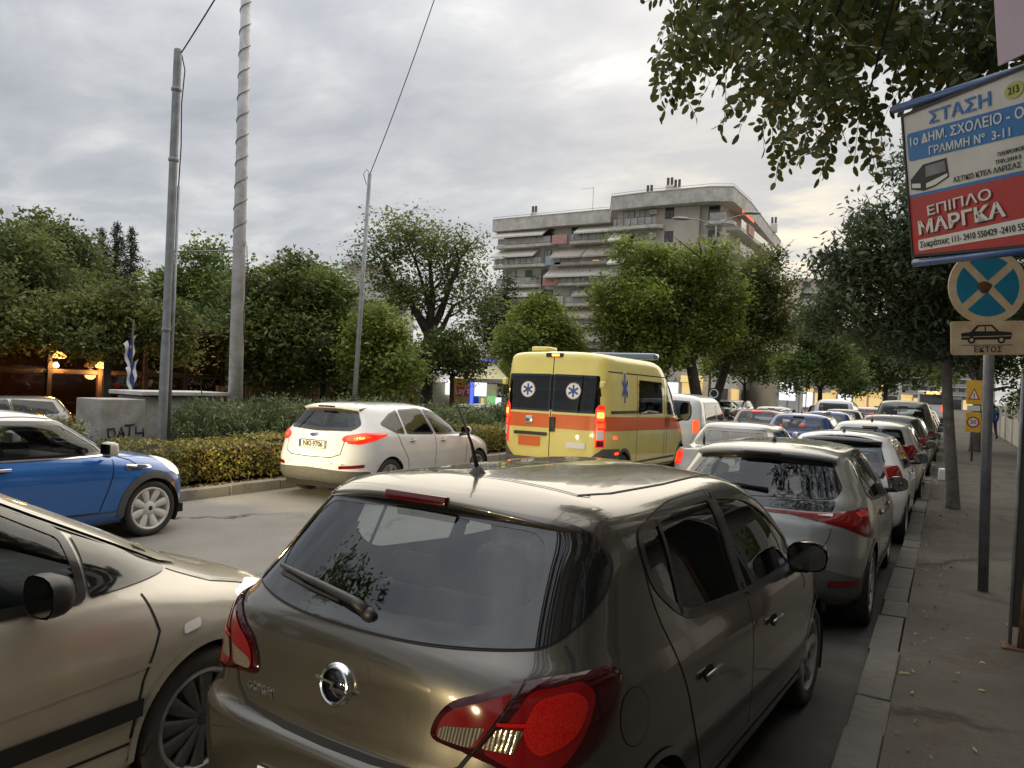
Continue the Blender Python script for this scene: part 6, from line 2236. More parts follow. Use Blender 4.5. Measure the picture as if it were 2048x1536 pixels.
carp = [(-0.235, -0.015), (-0.235, 0.045), (-0.155, 0.055), (-0.095, 0.118), (0.035, 0.122), (0.095, 0.062), (0.205, 0.050), (0.212, 0.020), (0.195, -0.015)]
MB().add([sp(x, y, 0.0095, pc, 0.045) for x, y in carp], [tuple(range(len(carp)))]).build('car_symbol', 'ink', plate)
for w in ([(-0.115, 0.062), (-0.080, 0.104), (-0.030, 0.106), (-0.030, 0.062)], [(-0.018, 0.062), (-0.018, 0.106), (0.028, 0.106), (0.068, 0.062)], [(-0.235, 0.006), (-0.235, 0.012), (0.208, 0.022), (0.208, 0.016)]):
    MB().add([sp(x, y, 0.0105, pc, 0.045) for x, y in w], [tuple(range(4))]).build('symbol_window', 'sign_cream', plate)
for x in (-0.145, 0.115):
    MB().add([sp(x + 0.034 * cos(t), -0.018 + 0.034 * sin(t), 0.0112, pc, 0.045) for t in np.linspace(0, 2 * pi, 20, endpoint=False)], [tuple(range(20))]).build('symbol_wheel', 'ink', plate)
    MB().add([sp(x + 0.017 * cos(t), -0.018 + 0.017 * sin(t), 0.0120, pc, 0.045) for t in np.linspace(0, 2 * pi, 16, endpoint=False)], [tuple(range(16))]).build('symbol_hub', 'sign_cream', plate)
MB().add([sp(x, y, 0.0100, pc, 0.045) for x, y in ((-0.235, -0.068), (0.215, -0.068), (0.215, -0.062), (-0.235, -0.062))], [(0, 1, 2, 3)]).build('symbol_line', 'ink', plate)
text('lettering', '\u0395\u039a\u03a4\u039f\u03a3', 'ink', plate, sp(0, -0.108, 0.0105, pc, 0.045), SR @ Matrix.Rotation(0.045, 3, 'Z'), 0.072, 'CENTER', 0.001, 0.0005, 1.05)

# dark rusted hoarding frame at the edge of the pavement
hf = empty('steel_hoarding', (0.62, 6.60, 0.13), 0, 'dark rusting steel panel frame standing on the pavement', 'panel')
MB().box((0.09, 0.03, 1.06), (0.50, 0.035, 1.84), bev=0.008).build('panel', 'dark_steel', hf)
MB().tube([(-0.165, 0.0, -0.05), (-0.145, 0.0, 1.98)], 0.012, 8).build('upright', 'post_grey', hf, True)
MB().tube([(-0.105, -0.06, -0.05), (-0.060, -0.05, 0.75)], 0.026, 8).build('brace', 'rust', hf, True)
MB().tube([(0.30, 0.0, -0.05), (0.30, 0.0, 1.98)], 0.022, 8).build('upright', 'rust', hf, True)
MB().tube([(-0.155, 0.0, 1.98), (0.30, 0.0, 1.98)], 0.020, 8).build('rail', 'rust', hf, True)
MB().box((-0.12, -0.04, 0.01), (0.20, 0.16, 0.02), bev=0.004).build('foot_plate', 'rust', hf)

# yellow works signs further down the pavement
ys = empty('works_sign', (0.72, 27.0, 0.13), 0, 'yellow roadworks boards with warning triangle and round limit', 'sign')
mat('sign_yellow', (0.72, 0.40, 0.03), 0.5, noise=(6, 0.1))
MB().tube([(0, 0.03, -0.1), (0, 0.03, 2.5)], 0.03, 8).build('post', 'post_grey', ys, True)


def yboard(z0, z1, name):
    return MB().box((0, 0, (z0 + z1) / 2), (0.40, 0.02, z1 - z0), bev=0.004).build(name, 'sign_yellow', ys)


b1 = yboard(1.72, 2.44, 'triangle_board')
b2 = yboard(0.88, 1.48, 'limit_board')
MB().box((0, 0, 1.60), (0.34, 0.02, 0.16), bev=0.003).build('small_plate', 'letter_white', ys)
def flat(pts, y, m, par, nm):
    MB().add([(x, y, z) for x, z in pts], [tuple(range(len(pts)))]).build(nm, m, par)
flat([(-0.155, 1.86), (0.155, 1.86), (0, 2.22)], -0.0125, 'sign_red', b1, 'triangle')
flat([(-0.105, 1.89), (0.105, 1.89), (0, 2.15)], -0.0140, 'letter_white', b1, 'triangle_face')
flat([(-0.012, 1.92), (0.012, 1.92), (0.012, 2.06), (-0.012, 2.06)], -0.0155, 'ink', b1, 'triangle_mark')
flat(circ(0, 1.18, 0.17), -0.0125, 'sign_red', b2, 'ring')
flat(circ(0, 1.18, 0.125), -0.0140, 'letter_white', b2, 'ring_face')
text('lettering', '30', 'ink', b2, Vector((0, -0.0155, 1.18)), Matrix.Rotation(pi / 2, 3, 'X'), 0.17, 'CENTER', 0.002, 0.0005)

wb = MB().box((0, 0, 0.13), (0.26, 0.20, 0.26), bev=0.02)
wb.v = [(x + 0.02 * sin(z * 40 + y * 30), y + 0.015 * sin(x * 50), z) for x, y, z in wb.v]
wbo = wb.build('paper_bag', 'white_sign', None)
wbo.location = (0.04, 19.6, 0.137)
tag(wbo, 'small bright white paper bag lying at the pavement kerb', 'bag')

# ------------------------------------------------------------------ apartment block
mat('render_white', (0.68, 0.635, 0.555), 0.9, noise=(0.6, 0.16, (0.54, 0.515, 0.47)), bump=(12, 0.01))
mat('render_beige', (0.58, 0.52, 0.43), 0.9, noise=(0.5, 0.12))
mat('slab', (0.66, 0.61, 0.53), 0.9, noise=(1.2, 0.25, (0.45, 0.43, 0.40)))
mat('parapet', (0.62, 0.575, 0.50), 0.92, noise=(0.9, 0.3, (0.42, 0.40, 0.37)))
mat('awning', (0.70, 0.66, 0.58), 0.85, noise=(2, 0.12))
mat('awning_dark', (0.50, 0.45, 0.38), 0.85, noise=(2, 0.15))
mat('rail_glass', (0.40, 0.375, 0.34), 0.25, noise=(1.5, 0.3))
mat('rail_metal', (0.08, 0.08, 0.08), 0.5)
mat('window_dark', (0.03, 0.032, 0.035), 0.08, coat=0.6)
mat('window_frame', (0.10, 0.075, 0.055), 0.6)
mat('shutter', (0.50, 0.49, 0.46), 0.8, noise=(3, 0.1))
mat('panel_pink', (0.55, 0.30, 0.26), 0.85, noise=(2, 0.15))
mat('panel_blue', (0.38, 0.45, 0.52), 0.85, noise=(2, 0.12))
mat('lit_warm', (0.9, 0.6, 0.25), 0.5, emit=(1.0, 0.55, 0.16), estr=0.9)
mat('lit_shop', (0.9, 0.75, 0.4), 0.5, emit=(1.0, 0.66, 0.22), estr=0.32)
mat('lit_white', (0.9, 0.9, 0.9), 0.5, emit=(0.95, 0.97, 1.0), estr=0.6)
mat('lit_red', (0.9, 0.1, 0.05), 0.5, emit=(1.0, 0.20, 0.05), estr=0.35)
mat('lit_blue', (0.1, 0.1, 0.9), 0.4, emit=(0.05, 0.10, 1.0), estr=1.4)
mat('lit_green', (0.2, 0.7, 0.2), 0.5, emit=(0.35, 0.8, 0.35), estr=0.3)
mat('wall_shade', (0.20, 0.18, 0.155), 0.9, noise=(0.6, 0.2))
mat('clay_pot', (0.10, 0.085, 0.075), 0.8)

ab = empty('apartment_block', (-41, 100, -0.1), 0, 'tall pale apartment block with stepped balconies and awnings', 'building')
AB = Vector((-41, 100, -0.1))


def part(name, c, d, m, parent=ab, **kw):
    return MB().box(Vector(c) - AB, d, **kw).build(name, m, parent)


def wallprism(name, pts, z0, z1, m, parent=ab):
    return MB().prism([(x - AB.x, y - AB.y) for x, y in pts], z0 - AB.z, z1 - AB.z).build(name, m, parent)


wallprism('wall', [(-59.2, 100.4), (-39.5, 100.4), (-38.0, 93.2), (-28.6, 93.2), (-28.4, 94.0), (-24.6, 94.0), (-24.4, 128), (-59.2, 128)], -0.5, 25.2, 'render_white')
wallprism('wall_panel', [(-33.2, 93.12), (-27.2, 93.12), (-27.2, 93.25), (-33.2, 93.25)], 1.0, 24.85, 'render_beige')
out1 = [(-60.5, 99.0), (-50.5, 98.6), (-41.2, 98.4), (-38.4, 92.0), (-33.7, 91.5), (-25.6, 91.5), (-23.0, 92.5), (-22.8, 101), (-24.0, 128), (-59, 128), (-60.5, 128)]
wallprism('roof_parapet', out1, 24.9, 26.62, 'parapet')
wallprism('parapet_cap', [(x + (0.06 if x > -30 else -0.06), y - 0.06) for x, y in out1], 26.62, 26.72, 'slab')
cx = MB()
for i in range(len(out1) - 4):
    a, b = out1[i], out1[i + 1]
    cx.tube([(a[0] - AB.x, a[1] - AB.y, 26.98 - AB.z), (b[0] - AB.x, b[1] - AB.y, 26.98 - AB.z)], 0.025, 5)
cx.build('roof_rail', 'rail_metal', ab)

rg = random.Random(5)
SLABS = [22.65, 19.7, 16.75, 13.8, 10.85, 7.9, 4.95]


def balcony(x0, x1, ywall, yout, zs, style, awn=None, awm='awning', cham=0.0):
    """a slab with its railing, and perhaps an awning over it"""
    s = wallprism('balcony_slab', [(x0, ywall), (x1, ywall), (x1 - cham * 0, yout + cham), (x1 - cham, yout), (x0 + cham, yout), (x0, yout + cham)], zs - 0.42, zs, 'slab')
    if style == 'wall':
        part('balcony_wall', ((x0 + x1) / 2, yout + 0.08, zs + 0.5), (x1 - x0 - 2 * cham, 0.14, 1.0), 'render_white')
    else:
        part('railing', ((x0 + x1) / 2, yout + 0.08, zs + 0.50), (x1 - x0 - 2 * cham, 0.04, 0.86), 'rail_glass', s)
        part('handrail', ((x0 + x1) / 2, yout + 0.08, zs + 1.02), (x1 - x0 - 2 * cham, 0.07, 0.06), 'rail_metal', s)
        if style == 'bars':
            k = int((x1 - x0) / 1.1)
            for i in range(k):
                part('baluster', (x0 + cham + (i + 0.5) * (x1 - x0 - 2 * cham) / k, yout + 0.03, zs + 0.5), (0.05, 0.05, 1.0), 'rail_metal', s)
    for a in awn or []:
        ax0, ax1, drop, run = a
        zt = zs + 2.50
        v = [(ax0, ywall - 0.05, zt), (ax1, ywall - 0.05, zt), (ax1, yout - run, zt - drop * 1.45), (ax0, yout - run, zt - drop * 1.45)]
        v += [(x, y, z - 0.05) for x, y, z in v[:2]] + [(x, y, z - 0.22) for x, y, z in v[2:]]
        MB().add([(x - AB.x, y - AB.y, z - AB.z) for x, y, z in v], [(0, 3, 2, 1), (4, 5, 6, 7), (3, 7, 6, 2), (0, 4, 7, 3), (1, 2, 6, 5)]).build('awning', awm, ab)


def opening(x, z, w, h, y, lit=False, shut=False):
    f = part('window', (x, y - 0.05, z + h / 2), (w + 0.16, 0.10, h + 0.12), 'window_frame')
    part('pane', (x, y - 0.115, z + h / 2), (w, 0.03, h), 'lit_warm' if lit else ('shutter' if shut else 'window_dark'), f)
    part('mullion', (x, y - 0.14, z + h / 2), (0.07, 0.03, h), 'window_frame', f)


styles = ['glass', 'bars', 'glass', 'bars', 'glass', 'glass', 'glass']
for i, zs in enumerate(SLABS):
    jl = [0, -1.4, -2.0, -0.4, -1.2, 0, 0][i]
    balcony(-59.8 - 0.5 * (i % 2), -50.0 + jl, 100.5, 98.7, zs, styles[i], [(-60.0, -51.5 + jl, 0.9, 0.6)] if i in (0, 1, 3) else [], 'awning', 0.5)
    if i in (0, 2, 3, 4):
        balcony(-50.0 + jl + 2.4, -40.2, 100.5, 98.6, zs, styles[(i + 1) % 7], [(-49.0 + jl, -40.4, 1.1, 0.7)] if i in (1, 2, 4) else [(-46.5, -40.4, 1.0, 0.6)], 'awning_dark' if i > 2 else 'awning', 0.4)
    else:
        balcony(-48.6 + jl, -40.2, 100.5, 98.6, zs, styles[(i + 1) % 7], [(-50.0, -45.2, 1.3, 0.9), (-45.0, -40.3, 1.3, 0.9)], 'awning_dark', 0.4)
    # coloured planter panels between the balconies
    part('balcony_panel', (-49.0 + jl * 0.6, 98.85, zs + 0.32), (2.4, 0.5, 1.30), ['panel_pink', 'panel_blue', 'panel_pink', 'slab', 'panel_pink', 'slab', 'slab'][i])
    balcony(-38.6, -31.6 if i < 2 else -32.4, 93.3, 91.6, zs, ['bars', 'glass', 'glass'][i % 3], [(-38.4, -35.8, 0.9, 0.5)] if i in (1, 2, 3) else [], 'awning', 0.7)
    if i < 3:
        balcony(-26.4, -22.9, 94.2, 91.9, zs, ['glass', 'bars'][i % 2], None, 'awning', 0.8)
        wallprism('side_balcony', [(-24.6, 96), (-22.9, 96.4), (-22.9, 122), (-24.6, 122)], zs - 0.42, zs, 'slab')
        part('side_railing', (-22.95, 109.2, zs + 0.5), (0.10, 25.2, 0.95), 'render_white' if i else 'rail_glass')
        part('side_planter', (-22.9, 101.5, zs + 0.42), (0.35, 3.2, 1.25), 'panel_pink' if i == 0 else 'render_white')
    for x in (-57.8, -54.6, -51.6, -47.2, -44.2, -41.4):
        opening(x + rg.uniform(-0.3, 0.3), zs + 0.05, rg.choice((1.0, 1.5, 1.9)), 2.15, 100.4, lit=(i, round(x)) in ((1, -44), (3, -44)), shut=rg.random() < 0.3)
    for x in (-36.4, -34.2, -31.0):
        opening(x, zs + (0.05 if x < -32 else 0.9), 1.4 if x < -32 else 1.0, 2.1 if x < -32 else 1.3, 93.2, lit=False, shut=rg.random() < 0.25)
    opening(-25.6, zs + 0.05, 1.2, 2.1, 94.0)
    if i < 2:
        part('air_conditioner', (-33.0, 92.9, zs + 1.8), (0.9, 0.4, 0.6), 'render_white')
        part('air_conditioner', (-42.6, 100.1, zs + 2.0), (0.9, 0.4, 0.6), 'render_white')
for i in range(22):
    zs = SLABS[rg.randrange(0, 5)]
    x = rg.uniform(-59, -41)
    P_ = np.random.default_rng(200 + i).normal(0, 1, (130, 3)) * np.array([0.45, 0.16, 0.30]) + np.array([x - AB.x, 98.9 - AB.y, zs + 0.95 - AB.z])
    leaves('balcony_plant', P_, 0.22, 'leaf_mid', ab, np.random.default_rng(i))
for x, y, h in ((-54.5, 101, 1.6), (-34.6, 95.5, 1.5), (-31.9, 95.5, 2.6), (-31.0, 95.8, 2.2), (-23.6, 120, 1.8)):
    c_ = part('chimney', (x, y, 26.6 + h * 0.3), (0.9, 0.8, h * 0.7), 'slab')
    for dx in (-0.25, 0.25):
        part('chimney_pot', (x + dx, y, 26.6 + h * 0.65 + 0.35 + abs(dx)), (0.28, 0.28, 0.9), 'clay_pot', c_)
aer = MB().tube([(-44.6 - AB.x, 100 - AB.y, 26.5 - AB.z), (-44.6 - AB.x, 100 - AB.y, 30.4 - AB.z)], 0.03, 5)
for k in range(3):
    aer.tube([(-46.4 + k * 0.3 - AB.x, 100 - AB.y, 30.3 - k * 0.0 - AB.z), (-44.6 - AB.x, 100 - AB.y, 30.3 - AB.z)], 0.02, 4)
aer.build('roof_aerial', 'rail_metal', ab)
for k in range(9):
    part('neon_letter', (-22.72, 96.3 + k * 0.75, 24.5), (0.06, 0.45, 0.42), 'lit_red')
# ground-floor shops
for i, (x0, x1, m) in enumerate(((-38, -35.2, 'lit_shop'), (-34.8, -32, 'lit_shop'), (-31.5, -29, 'lit_white'), (-28.5, -26.0, 'lit_shop'))):
    part('shop_window', ((x0 + x1) / 2, 93.1, 1.7), (x1 - x0, 0.12, 2.6), m)
    part('shop_sign', ((x0 + x1) / 2, 92.8, 3.5), (x1 - x0 + 0.2, 0.3, 0.8), ['panel_pink', 'lit_red', 'render_white', 'lit_shop'][i])
for i in range(5):
    part('shop_window', (-24.32, 97 + i * 6.0, 1.5), (0.12, 3.6, 2.0), 'lit_shop' if i % 2 else 'window_dark')

# pale block seen behind the forked park tree
b2 = empty('far_apartment_block', (-62, 73, -0.3), 0, 'grey white apartment block half hidden behind the forked park tree', 'building')
AB = Vector((-62, 73, -0.3))
p_a, p_b = at(655, 800, 95), at(800, 800, 95)
AB = Vector((p_a.x, p_a.y, -0.3))
b2.location = AB
ux = (Vector((p_b.x, p_b.y, 0)) - Vector((p_a.x, p_a.y, 0)))
bw, ang = ux.length, math.atan2(ux.y, ux.x)
b2.rotation_euler = (0, 0, ang)
tz = at(660, 525, 95).z
def lp(nm, c, d, m, par=b2):
    return MB().box(c, d).build(nm, m, par)
lp('wall', (bw / 2, 5, tz / 2 - 0.8), (bw, 10, tz - 1.6), 'render_white')
lp('attic', (bw * 0.42, 6, tz - 0.9), (bw * 0.6, 7, 2.6), 'render_white')
lp('roof_slab', (bw * 0.42, 5.4, tz + 0.5), (bw * 0.66, 9, 0.3), 'slab')
for k in range(5):
    z = tz - 4.2 - 3.0 * k
    s_ = lp('balcony_slab', (bw * 0.5, -0.8, z), (bw * 0.96, 1.6, 0.3), 'slab')
    lp('railing', (bw * 0.5, -1.55, z + 0.6), (bw * 0.96, 0.08, 0.9), 'rail_glass' if k % 2 else 'render_white', s_)
    for x in np.linspace(bw * 0.12, bw * 0.9, 5):
        w_ = lp('window', (x, -0.03, z + 1.3), (1.5, 0.08, 2.0), 'window_frame')
        lp('pane', (x, -0.09, z + 1.3), (1.3, 0.04, 1.8), 'window_dark' if rg.random() < 0.7 else 'shutter', w_)
ae = MB().tube([(bw * 0.22, 3, tz), (bw * 0.22, 3, tz + 4.0)], 0.03, 5)
ae.tube([(bw * 0.12, 3, tz + 3.8), (bw * 0.24, 3, tz + 3.8)], 0.025, 4)
ae.tube([(bw * 0.14, 3, tz + 2.9), (bw * 0.22, 3, tz + 2.9)], 0.02, 4)
ae.build('roof_aerial', 'rail_metal', b2)

# block at the far end of the avenue, right of the median trees
def far_block(label, u0, u1, vtop, t, m, seed, floors=6, lit=0.0, shop=False):
    r3 = random.Random(seed)
    a_, b_ = at(u0, 800, t), at(u1, 800, t)
    z_ = at((u0 + u1) / 2, vtop, t).z
    o = empty('street_building', (a_.x, a_.y, -0.3), 0, label, 'building')
    v = Vector((b_.x - a_.x, b_.y - a_.y, 0))
    w, an = v.length, math.atan2(v.y, v.x)
    o.rotation_euler = (0, 0, an)
    MB().box((w / 2, 6, z_ / 2), (w, 12, z_), ).build('wall', m, o)
    MB().box((w / 2, 5.8, z_ + 0.3), (w + 0.5, 12.4, 0.6)).build('roof_parapet', 'parapet', o)
    fh = (z_ - 4.2) / max(1, floors)
    for k in range(floors):
        zz_ = 4.2 + fh * k
        s2 = MB().box((w / 2, -0.6, zz_), (w * 0.94, 1.2, 0.25)).build('balcony_slab', 'slab', o)
        MB().box((w / 2, -1.15, zz_ + 0.55), (w * 0.94, 0.06, 0.85)).build('railing', 'rail_glass', s2)
        for x in np.arange(1.2, w - 0.8, 2.6):
            q = MB().box((x, -0.03, zz_ + 1.3), (1.5, 0.08, 1.9)).build('window', 'window_frame', o)
            MB().box((x, -0.09, zz_ + 1.3), (1.3, 0.04, 1.7)).build('pane', 'lit_warm' if r3.random() < lit else 'window_dark', q)
    if shop:
        for i, x in enumerate(np.arange(0.2, w - 2, 3.4)):
            MB().box((x + 1.5, -0.06, 1.7), (2.9, 0.12, 2.8)).build('shop_window', r3.choice(['lit_shop', 'lit_shop', 'lit_white', 'window_dark']), o)
            MB().box((x + 1.5, -0.25, 3.55), (3.0, 0.3, 0.7)).build('shop_sign', r3.choice(['panel_pink', 'lit_shop', 'slab', 'panel_blue']), o)
    return o


far_block('low modern corner building with grey shutters beside the white lit screen', 1556, 1606, 735, 98, 'render_white', 3, 2)
far_block('tall beige building rising behind the median trees at the end of the block', 1592, 1650, 560, 150, 'render_beige', 4, 9, shop=True)
far_block('row of lit shops under the far avenue trees', 1612, 1790, 700, 170, 'render_beige', 5, 4, 0.1, True)
far_block('dim building closing the avenue on the right', 1800, 1990, 690, 210, 'render_white', 6, 6, 0.12, True)
bs2 = at(1575, 783, 92)
sg2 = empty('lit_screen', (bs2.x, bs2.y, 0), 0, 'bright white lit advertising screen at the crossing', 'screen')
MB().box((0, 0, bs2.z), (1.9, 0.2, 2.1), rz=rad(-15)).build('panel', 'lit_white', sg2)
MB().tube([(0, 0.1, 0), (0, 0.1, bs2.z - 1)], 0.1, 8).build('post', 'galv', sg2)
for i, (u, t, h, lb) in enumerate(((1598, 78, 3.4, 'traffic light seen from behind left of the avenue trees'), (1612, 80, 3.5, 'traffic light with yellow backing lights at the crossing'))):
    g_ = at(u, 800, t)
    tl_ = empty('traffic_light', (g_.x, g_.y, 0.0), rad(20 * i), lb, 'traffic light')
    MB().tube([(0, 0, -0.2), (0, 0, h)], 0.06, 8).build('post', 'galv', tl_)
    MB().box((0.12 if i else -0.3, -0.1, h - 0.2), (0.36, 0.30, 1.05), bev=0.04).build('signal_head', 'trim_black', tl_)
    for k in range(3):
        MB().lathe([(0.13, 0), (0.13, -0.16), (0.11, -0.16)], 12, 'y', (0.12 if i else -0.3, -0.25, h + 0.12 - 0.32 * k)).build('signal_visor', 'trim_black', tl_)
# round traffic sign on the median seen against the trees
g_ = at(1428, 800, 40)
rs = empty('median_sign', (g_.x, g_.y, 0.1), 0, 'small round dark sign on a grey post on the median', 'sign')
MB().tube([(0, 0, -0.1), (0, 0, 2.0)], 0.035, 8).build('post', 'galv', rs)
MB().lathe([(0.30, -0.05), (0.30, -0.07), (0.0, -0.07)], 20, 'y', (0, 0, 1.75)).build('disc', 'trim_black', rs)
MB().lathe([(0.24, -0.08), (0.18, -0.08)], 20, 'y', (0, 0, 1.75)).build('ring', 'letter_white', rs)
# double-headed street lamp before the block
la, lb_ = at(1362, 437, 62), at(1504, 426, 62)
lm = (la + lb_) / 2
sl = empty('street_lamp', (lm.x, lm.y, 0), 0, 'double-armed street lamp in front of the apartment block', 'street lamp')
MB().tube([(0, 0, -0.3), (0, 0, lm.z - 0.8)], [0.12, 0.06], 10).build('post', 'galv', sl, True)
for p_ in (la, lb_):
    q = p_ - Vector((lm.x, lm.y, 0))
    MB().tube([(0, 0, lm.z - 0.8), q * 0.5 + Vector((0, 0, (lm.z - 0.8) * 0.5 + 0.2)), q], 0.04, 8).build('arm', 'galv', sl, True)
    R_ = Matrix.Rotation(math.atan2(q.y, q.x), 3, 'Z')
    MB().ell(q + q.normalized() * 0.0, (0.75, 0.20, 0.14), 12, 7, R_).build('lamp_head', 'galv', sl, True)
for i, (u, v, t) in enumerate(((1690, 760, 70), (1766, 775, 85), (1800, 780, 95))):
    g_ = at(u, 800, t)
    o = MB().tube([(0, 0, -0.2), (0, 0, 6.5)], [0.11, 0.06], 8).build('lamp_post', 'white_pole', None, True)
    o.location = (g_.x, g_.y, 0)
    tag(o, ['pale lamp post left of the far avenue tree over the traffic lights', 'pale lamp post behind the queue beside the olive van', 'pale lamp post farthest along the avenue, left of the bus'][i], 'pole', 'thin pale posts far down the avenue')

# ------------------------------------------------------------------ cafe with lit windows
mat('wood_dark', (0.070, 0.034, 0.018), 0.6, noise=(4, 0.4))
mat('wood_warm', (0.30, 0.16, 0.075), 0.6, noise=(3, 0.3))
glass('cafe_glass', (0.55, 0.42, 0.28))
mat('lamp_shade', (0.9, 0.6, 0.2), 0.5, emit=(1.0, 0.55, 0.12), estr=1.3)
mat('flag_blue', (0.02, 0.05, 0.30), 0.7)
mat('flag_white', (0.70, 0.70, 0.70), 0.7)
cf = empty('cafe_pavilion', (-25.5, 12, -0.27), 0, 'wooden glazed cafe pavilion with warm lamps inside', 'building')


def cp(nm, c, d, m, par=cf, **kw):
    return MB().box(c, d, **kw).build(nm, m, par)


Y0, Y1 = -8.0, 9.0
cp('floor', (-2.6, (Y0 + Y1) / 2, 0.10), (6.6, Y1 - Y0, 0.2), 'wood_dark')
cp('roof', (-2.2, (Y0 + Y1) / 2, 3.55), (7.6, Y1 - Y0 + 1.0, 0.18), 'wood_dark')
cp('fascia', (0.55, (Y0 + Y1) / 2, 3.25), (0.10, Y1 - Y0 + 0.6, 0.50), 'wood_dark')
cp('back_wall', (-5.6, (Y0 + Y1) / 2, 1.8), (0.2, Y1 - Y0, 3.4), 'wood_warm')
cp('cross_rail', (0.30, (Y0 + Y1) / 2, 1.98), (0.12, Y1 - Y0, 0.14), 'wood_dark')
cp('sill', (0.30, (Y0 + Y1) / 2, 0.42), (0.14, Y1 - Y0, 0.30), 'wood_dark')
nb = 10
for k in range(nb + 1):
    y = Y0 + (Y1 - Y0) * k / nb
    cp('post', (0.30, y, 1.7), (0.16, 0.14, 3.3), 'wood_dark')
    if k < nb:
        ym = y + (Y1 - Y0) / nb / 2
        for z, h in ((1.23, 1.30), (2.60, 1.05)):
            cp('window_pane', (0.30, ym, z), (0.02, (Y1 - Y0) / nb - 0.2, h), 'cafe_glass')
for i, (u, v, tt) in enumerate(((118, 712, 25.0), (205, 732, 26.0))):
    p_ = at(u, v, tt) - Vector(cf.location)
    l_ = MB().lathe([(0.05, 0.18), (0.22, 0.0), (0.20, -0.06), (0.0, -0.08)], 16, 'z', p_).build('pendant_lamp', 'lamp_shade', cf, True)
    MB().tube([p_ + Vector((0, 0, 0.15)), p_ + Vector((0, 0, 1.0))], 0.01, 5).build('lamp_cord', 'cable', l_)
    pl = bpy.data.lights.new('cafe_light', 'POINT')
    pl.energy = (190, 45)[i]
    pl.color = (1.0, 0.56, 0.18)
    pl.shadow_soft_size = 0.2
    po = bpy.data.objects.new('cafe_light', pl)
    C.objects.link(po)
    po.parent = cf
    po.location = p_ - Vector((0, 0, 0.3))
for k in range(5):
    y = Y0 + 2 + k * 3.0
    tb = cp('table', (-1.6, y, 0.95), (0.8, 0.8, 0.05), 'wood_warm')
    cp('table_leg', (-1.6, y, 0.57), (0.1, 0.1, 0.72), 'wood_dark', tb)
for i, (u, v, t) in enumerate(((258, 703, 19.5), (262, 752, 19.4))):
    p_ = at(u, v, t)
    fl = empty('flag', p_, 0, ['upper drooping blue and white flag before the cafe', 'lower drooping blue and white flag before the cafe'][i], 'flag')
    for k, m_ in enumerate(('flag_white', 'flag_blue', 'flag_white')):
        vs, fs = [], []
        for j in range(9):
            for s_ in (0, 1):
                w_ = (k + s_) / 3.0 - 0.5
                vs.append((0.05 * sin(j * 1.1 + k), w_ * 0.32 * (1 - 0.55 * j / 8) + 0.05 * j / 8, 0.32 - j * 0.085 + w_ * 0.25))
        for j in range(8):
            fs.append((2 * j, 2 * j + 1, 2 * j + 3, 2 * j + 2))
        mobj('stripe', vs, fs, m_, fl, True)
g_ = at(260, 800, 19.5)
fp = MB().tube([(0, 0, -0.2), (0, 0, 3.4)], 0.025, 8).build('flag_pole', 'wood_dark', None, True)
fp.location = (g_.x, g_.y, -0.27)
tag(fp, 'thin dark pole carrying the blue and white flags', 'pole')

# park fence of brown slats
fe = empty('slat_fence', (-24.2, 20, -0.27), 0, 'low brown slat fence under the park trees', 'fence')
proto = MB().box((0, 0, 0.85), (0.03, 0.14, 1.6)).build('slat', 'wood_warm', fe)
for k in range(1, 48):
    o = proto.copy()
    C.objects.link(o)
    o.location = (0, k * 0.235, random.uniform(-0.04, 0.04))
for z in (0.5, 1.3):
    MB().box((-0.05, 5.5, z), (0.04, 11.3, 0.09)).build('fence_rail', 'wood_dark', fe)

# ------------------------------------------------------------------ kiosk
mat('kiosk_yellow', (0.50, 0.36, 0.08), 0.6, noise=(3, 0.15))
mat('kiosk_cream', (0.55, 0.52, 0.42), 0.7, noise=(3, 0.12))
mat('kiosk_awning', (0.70, 0.66, 0.42), 0.7, emit=(1.0, 0.85, 0.35), estr=0.10)
mat('logo_red', (0.6, 0.05, 0.05), 0.5)
kc = at(905, 800, 44)
ks = empty('kiosk', (kc.x, kc.y, -0.27), YAW, 'lit street kiosk with blue neon strip and pale awning', 'kiosk')
K = 44 / 1537.0


def kx(u):
    return (u - 905) * K


def kz(v):
    return at(905, v, 44).z + 0.27


def kb(nm, u0, u1, v0, v1, y, d, m, par=ks):
    return MB().box(((kx(u0) + kx(u1)) / 2, y + d / 2, (kz(v0) + kz(v1)) / 2), (abs(kx(u1) - kx(u0)), d, abs(kz(v0) - kz(v1)))).build(nm, m, par)


kb('body', 800, 990, 765, 848, 1.2, 3.0, 'kiosk_cream')
kb('flat_canopy', 765, 870, 752, 766, -0.2, 3.0, 'kiosk_cream')
kb('canopy_post', 797, 806, 766, 840, -0.1, 0.3, 'kiosk_cream')
kb('ad_panel', 902, 939, 745, 835, 0.3, 0.5, 'kiosk_yellow')
lg = kb('logo_flag', 910, 936, 772, 790, 0.24, 0.05, 'logo_red')
text('lettering', "Lay's", 'letter_white', ks, Vector((kx(923), 0.225, kz(781))), Matrix.Rotation(pi / 2, 3, 'X') @ Matrix.Rotation(0.12, 3, 'Z'), 0.52, 'CENTER', 0.01, 0.005, 0.8)
kb('neon_strip', 940, 945, 762, 835, 0.1, 0.08, 'lit_blue')
kb('side_panel', 946, 957, 790, 835, 0.3, 0.2, 'sign_blue')
kb('lit_board', 948, 972, 762, 790, 0.15, 0.15, 'lit_white')
kb('lit_fridge', 974, 990, 790, 835, 0.6, 0.5, 'lit_green')
kb('lit_shelf', 991, 1004, 792, 835, 0.6, 0.5, 'lit_white')
kb('lit_shelf', 961, 966, 795, 835, 0.6, 0.5, 'lit_shop')
kb('lit_window', 887, 906, 758, 790, 0.9, 0.2, 'lit_white')
kb('door', 812, 830, 785, 840, 1.1, 0.1, 'kiosk_yellow')
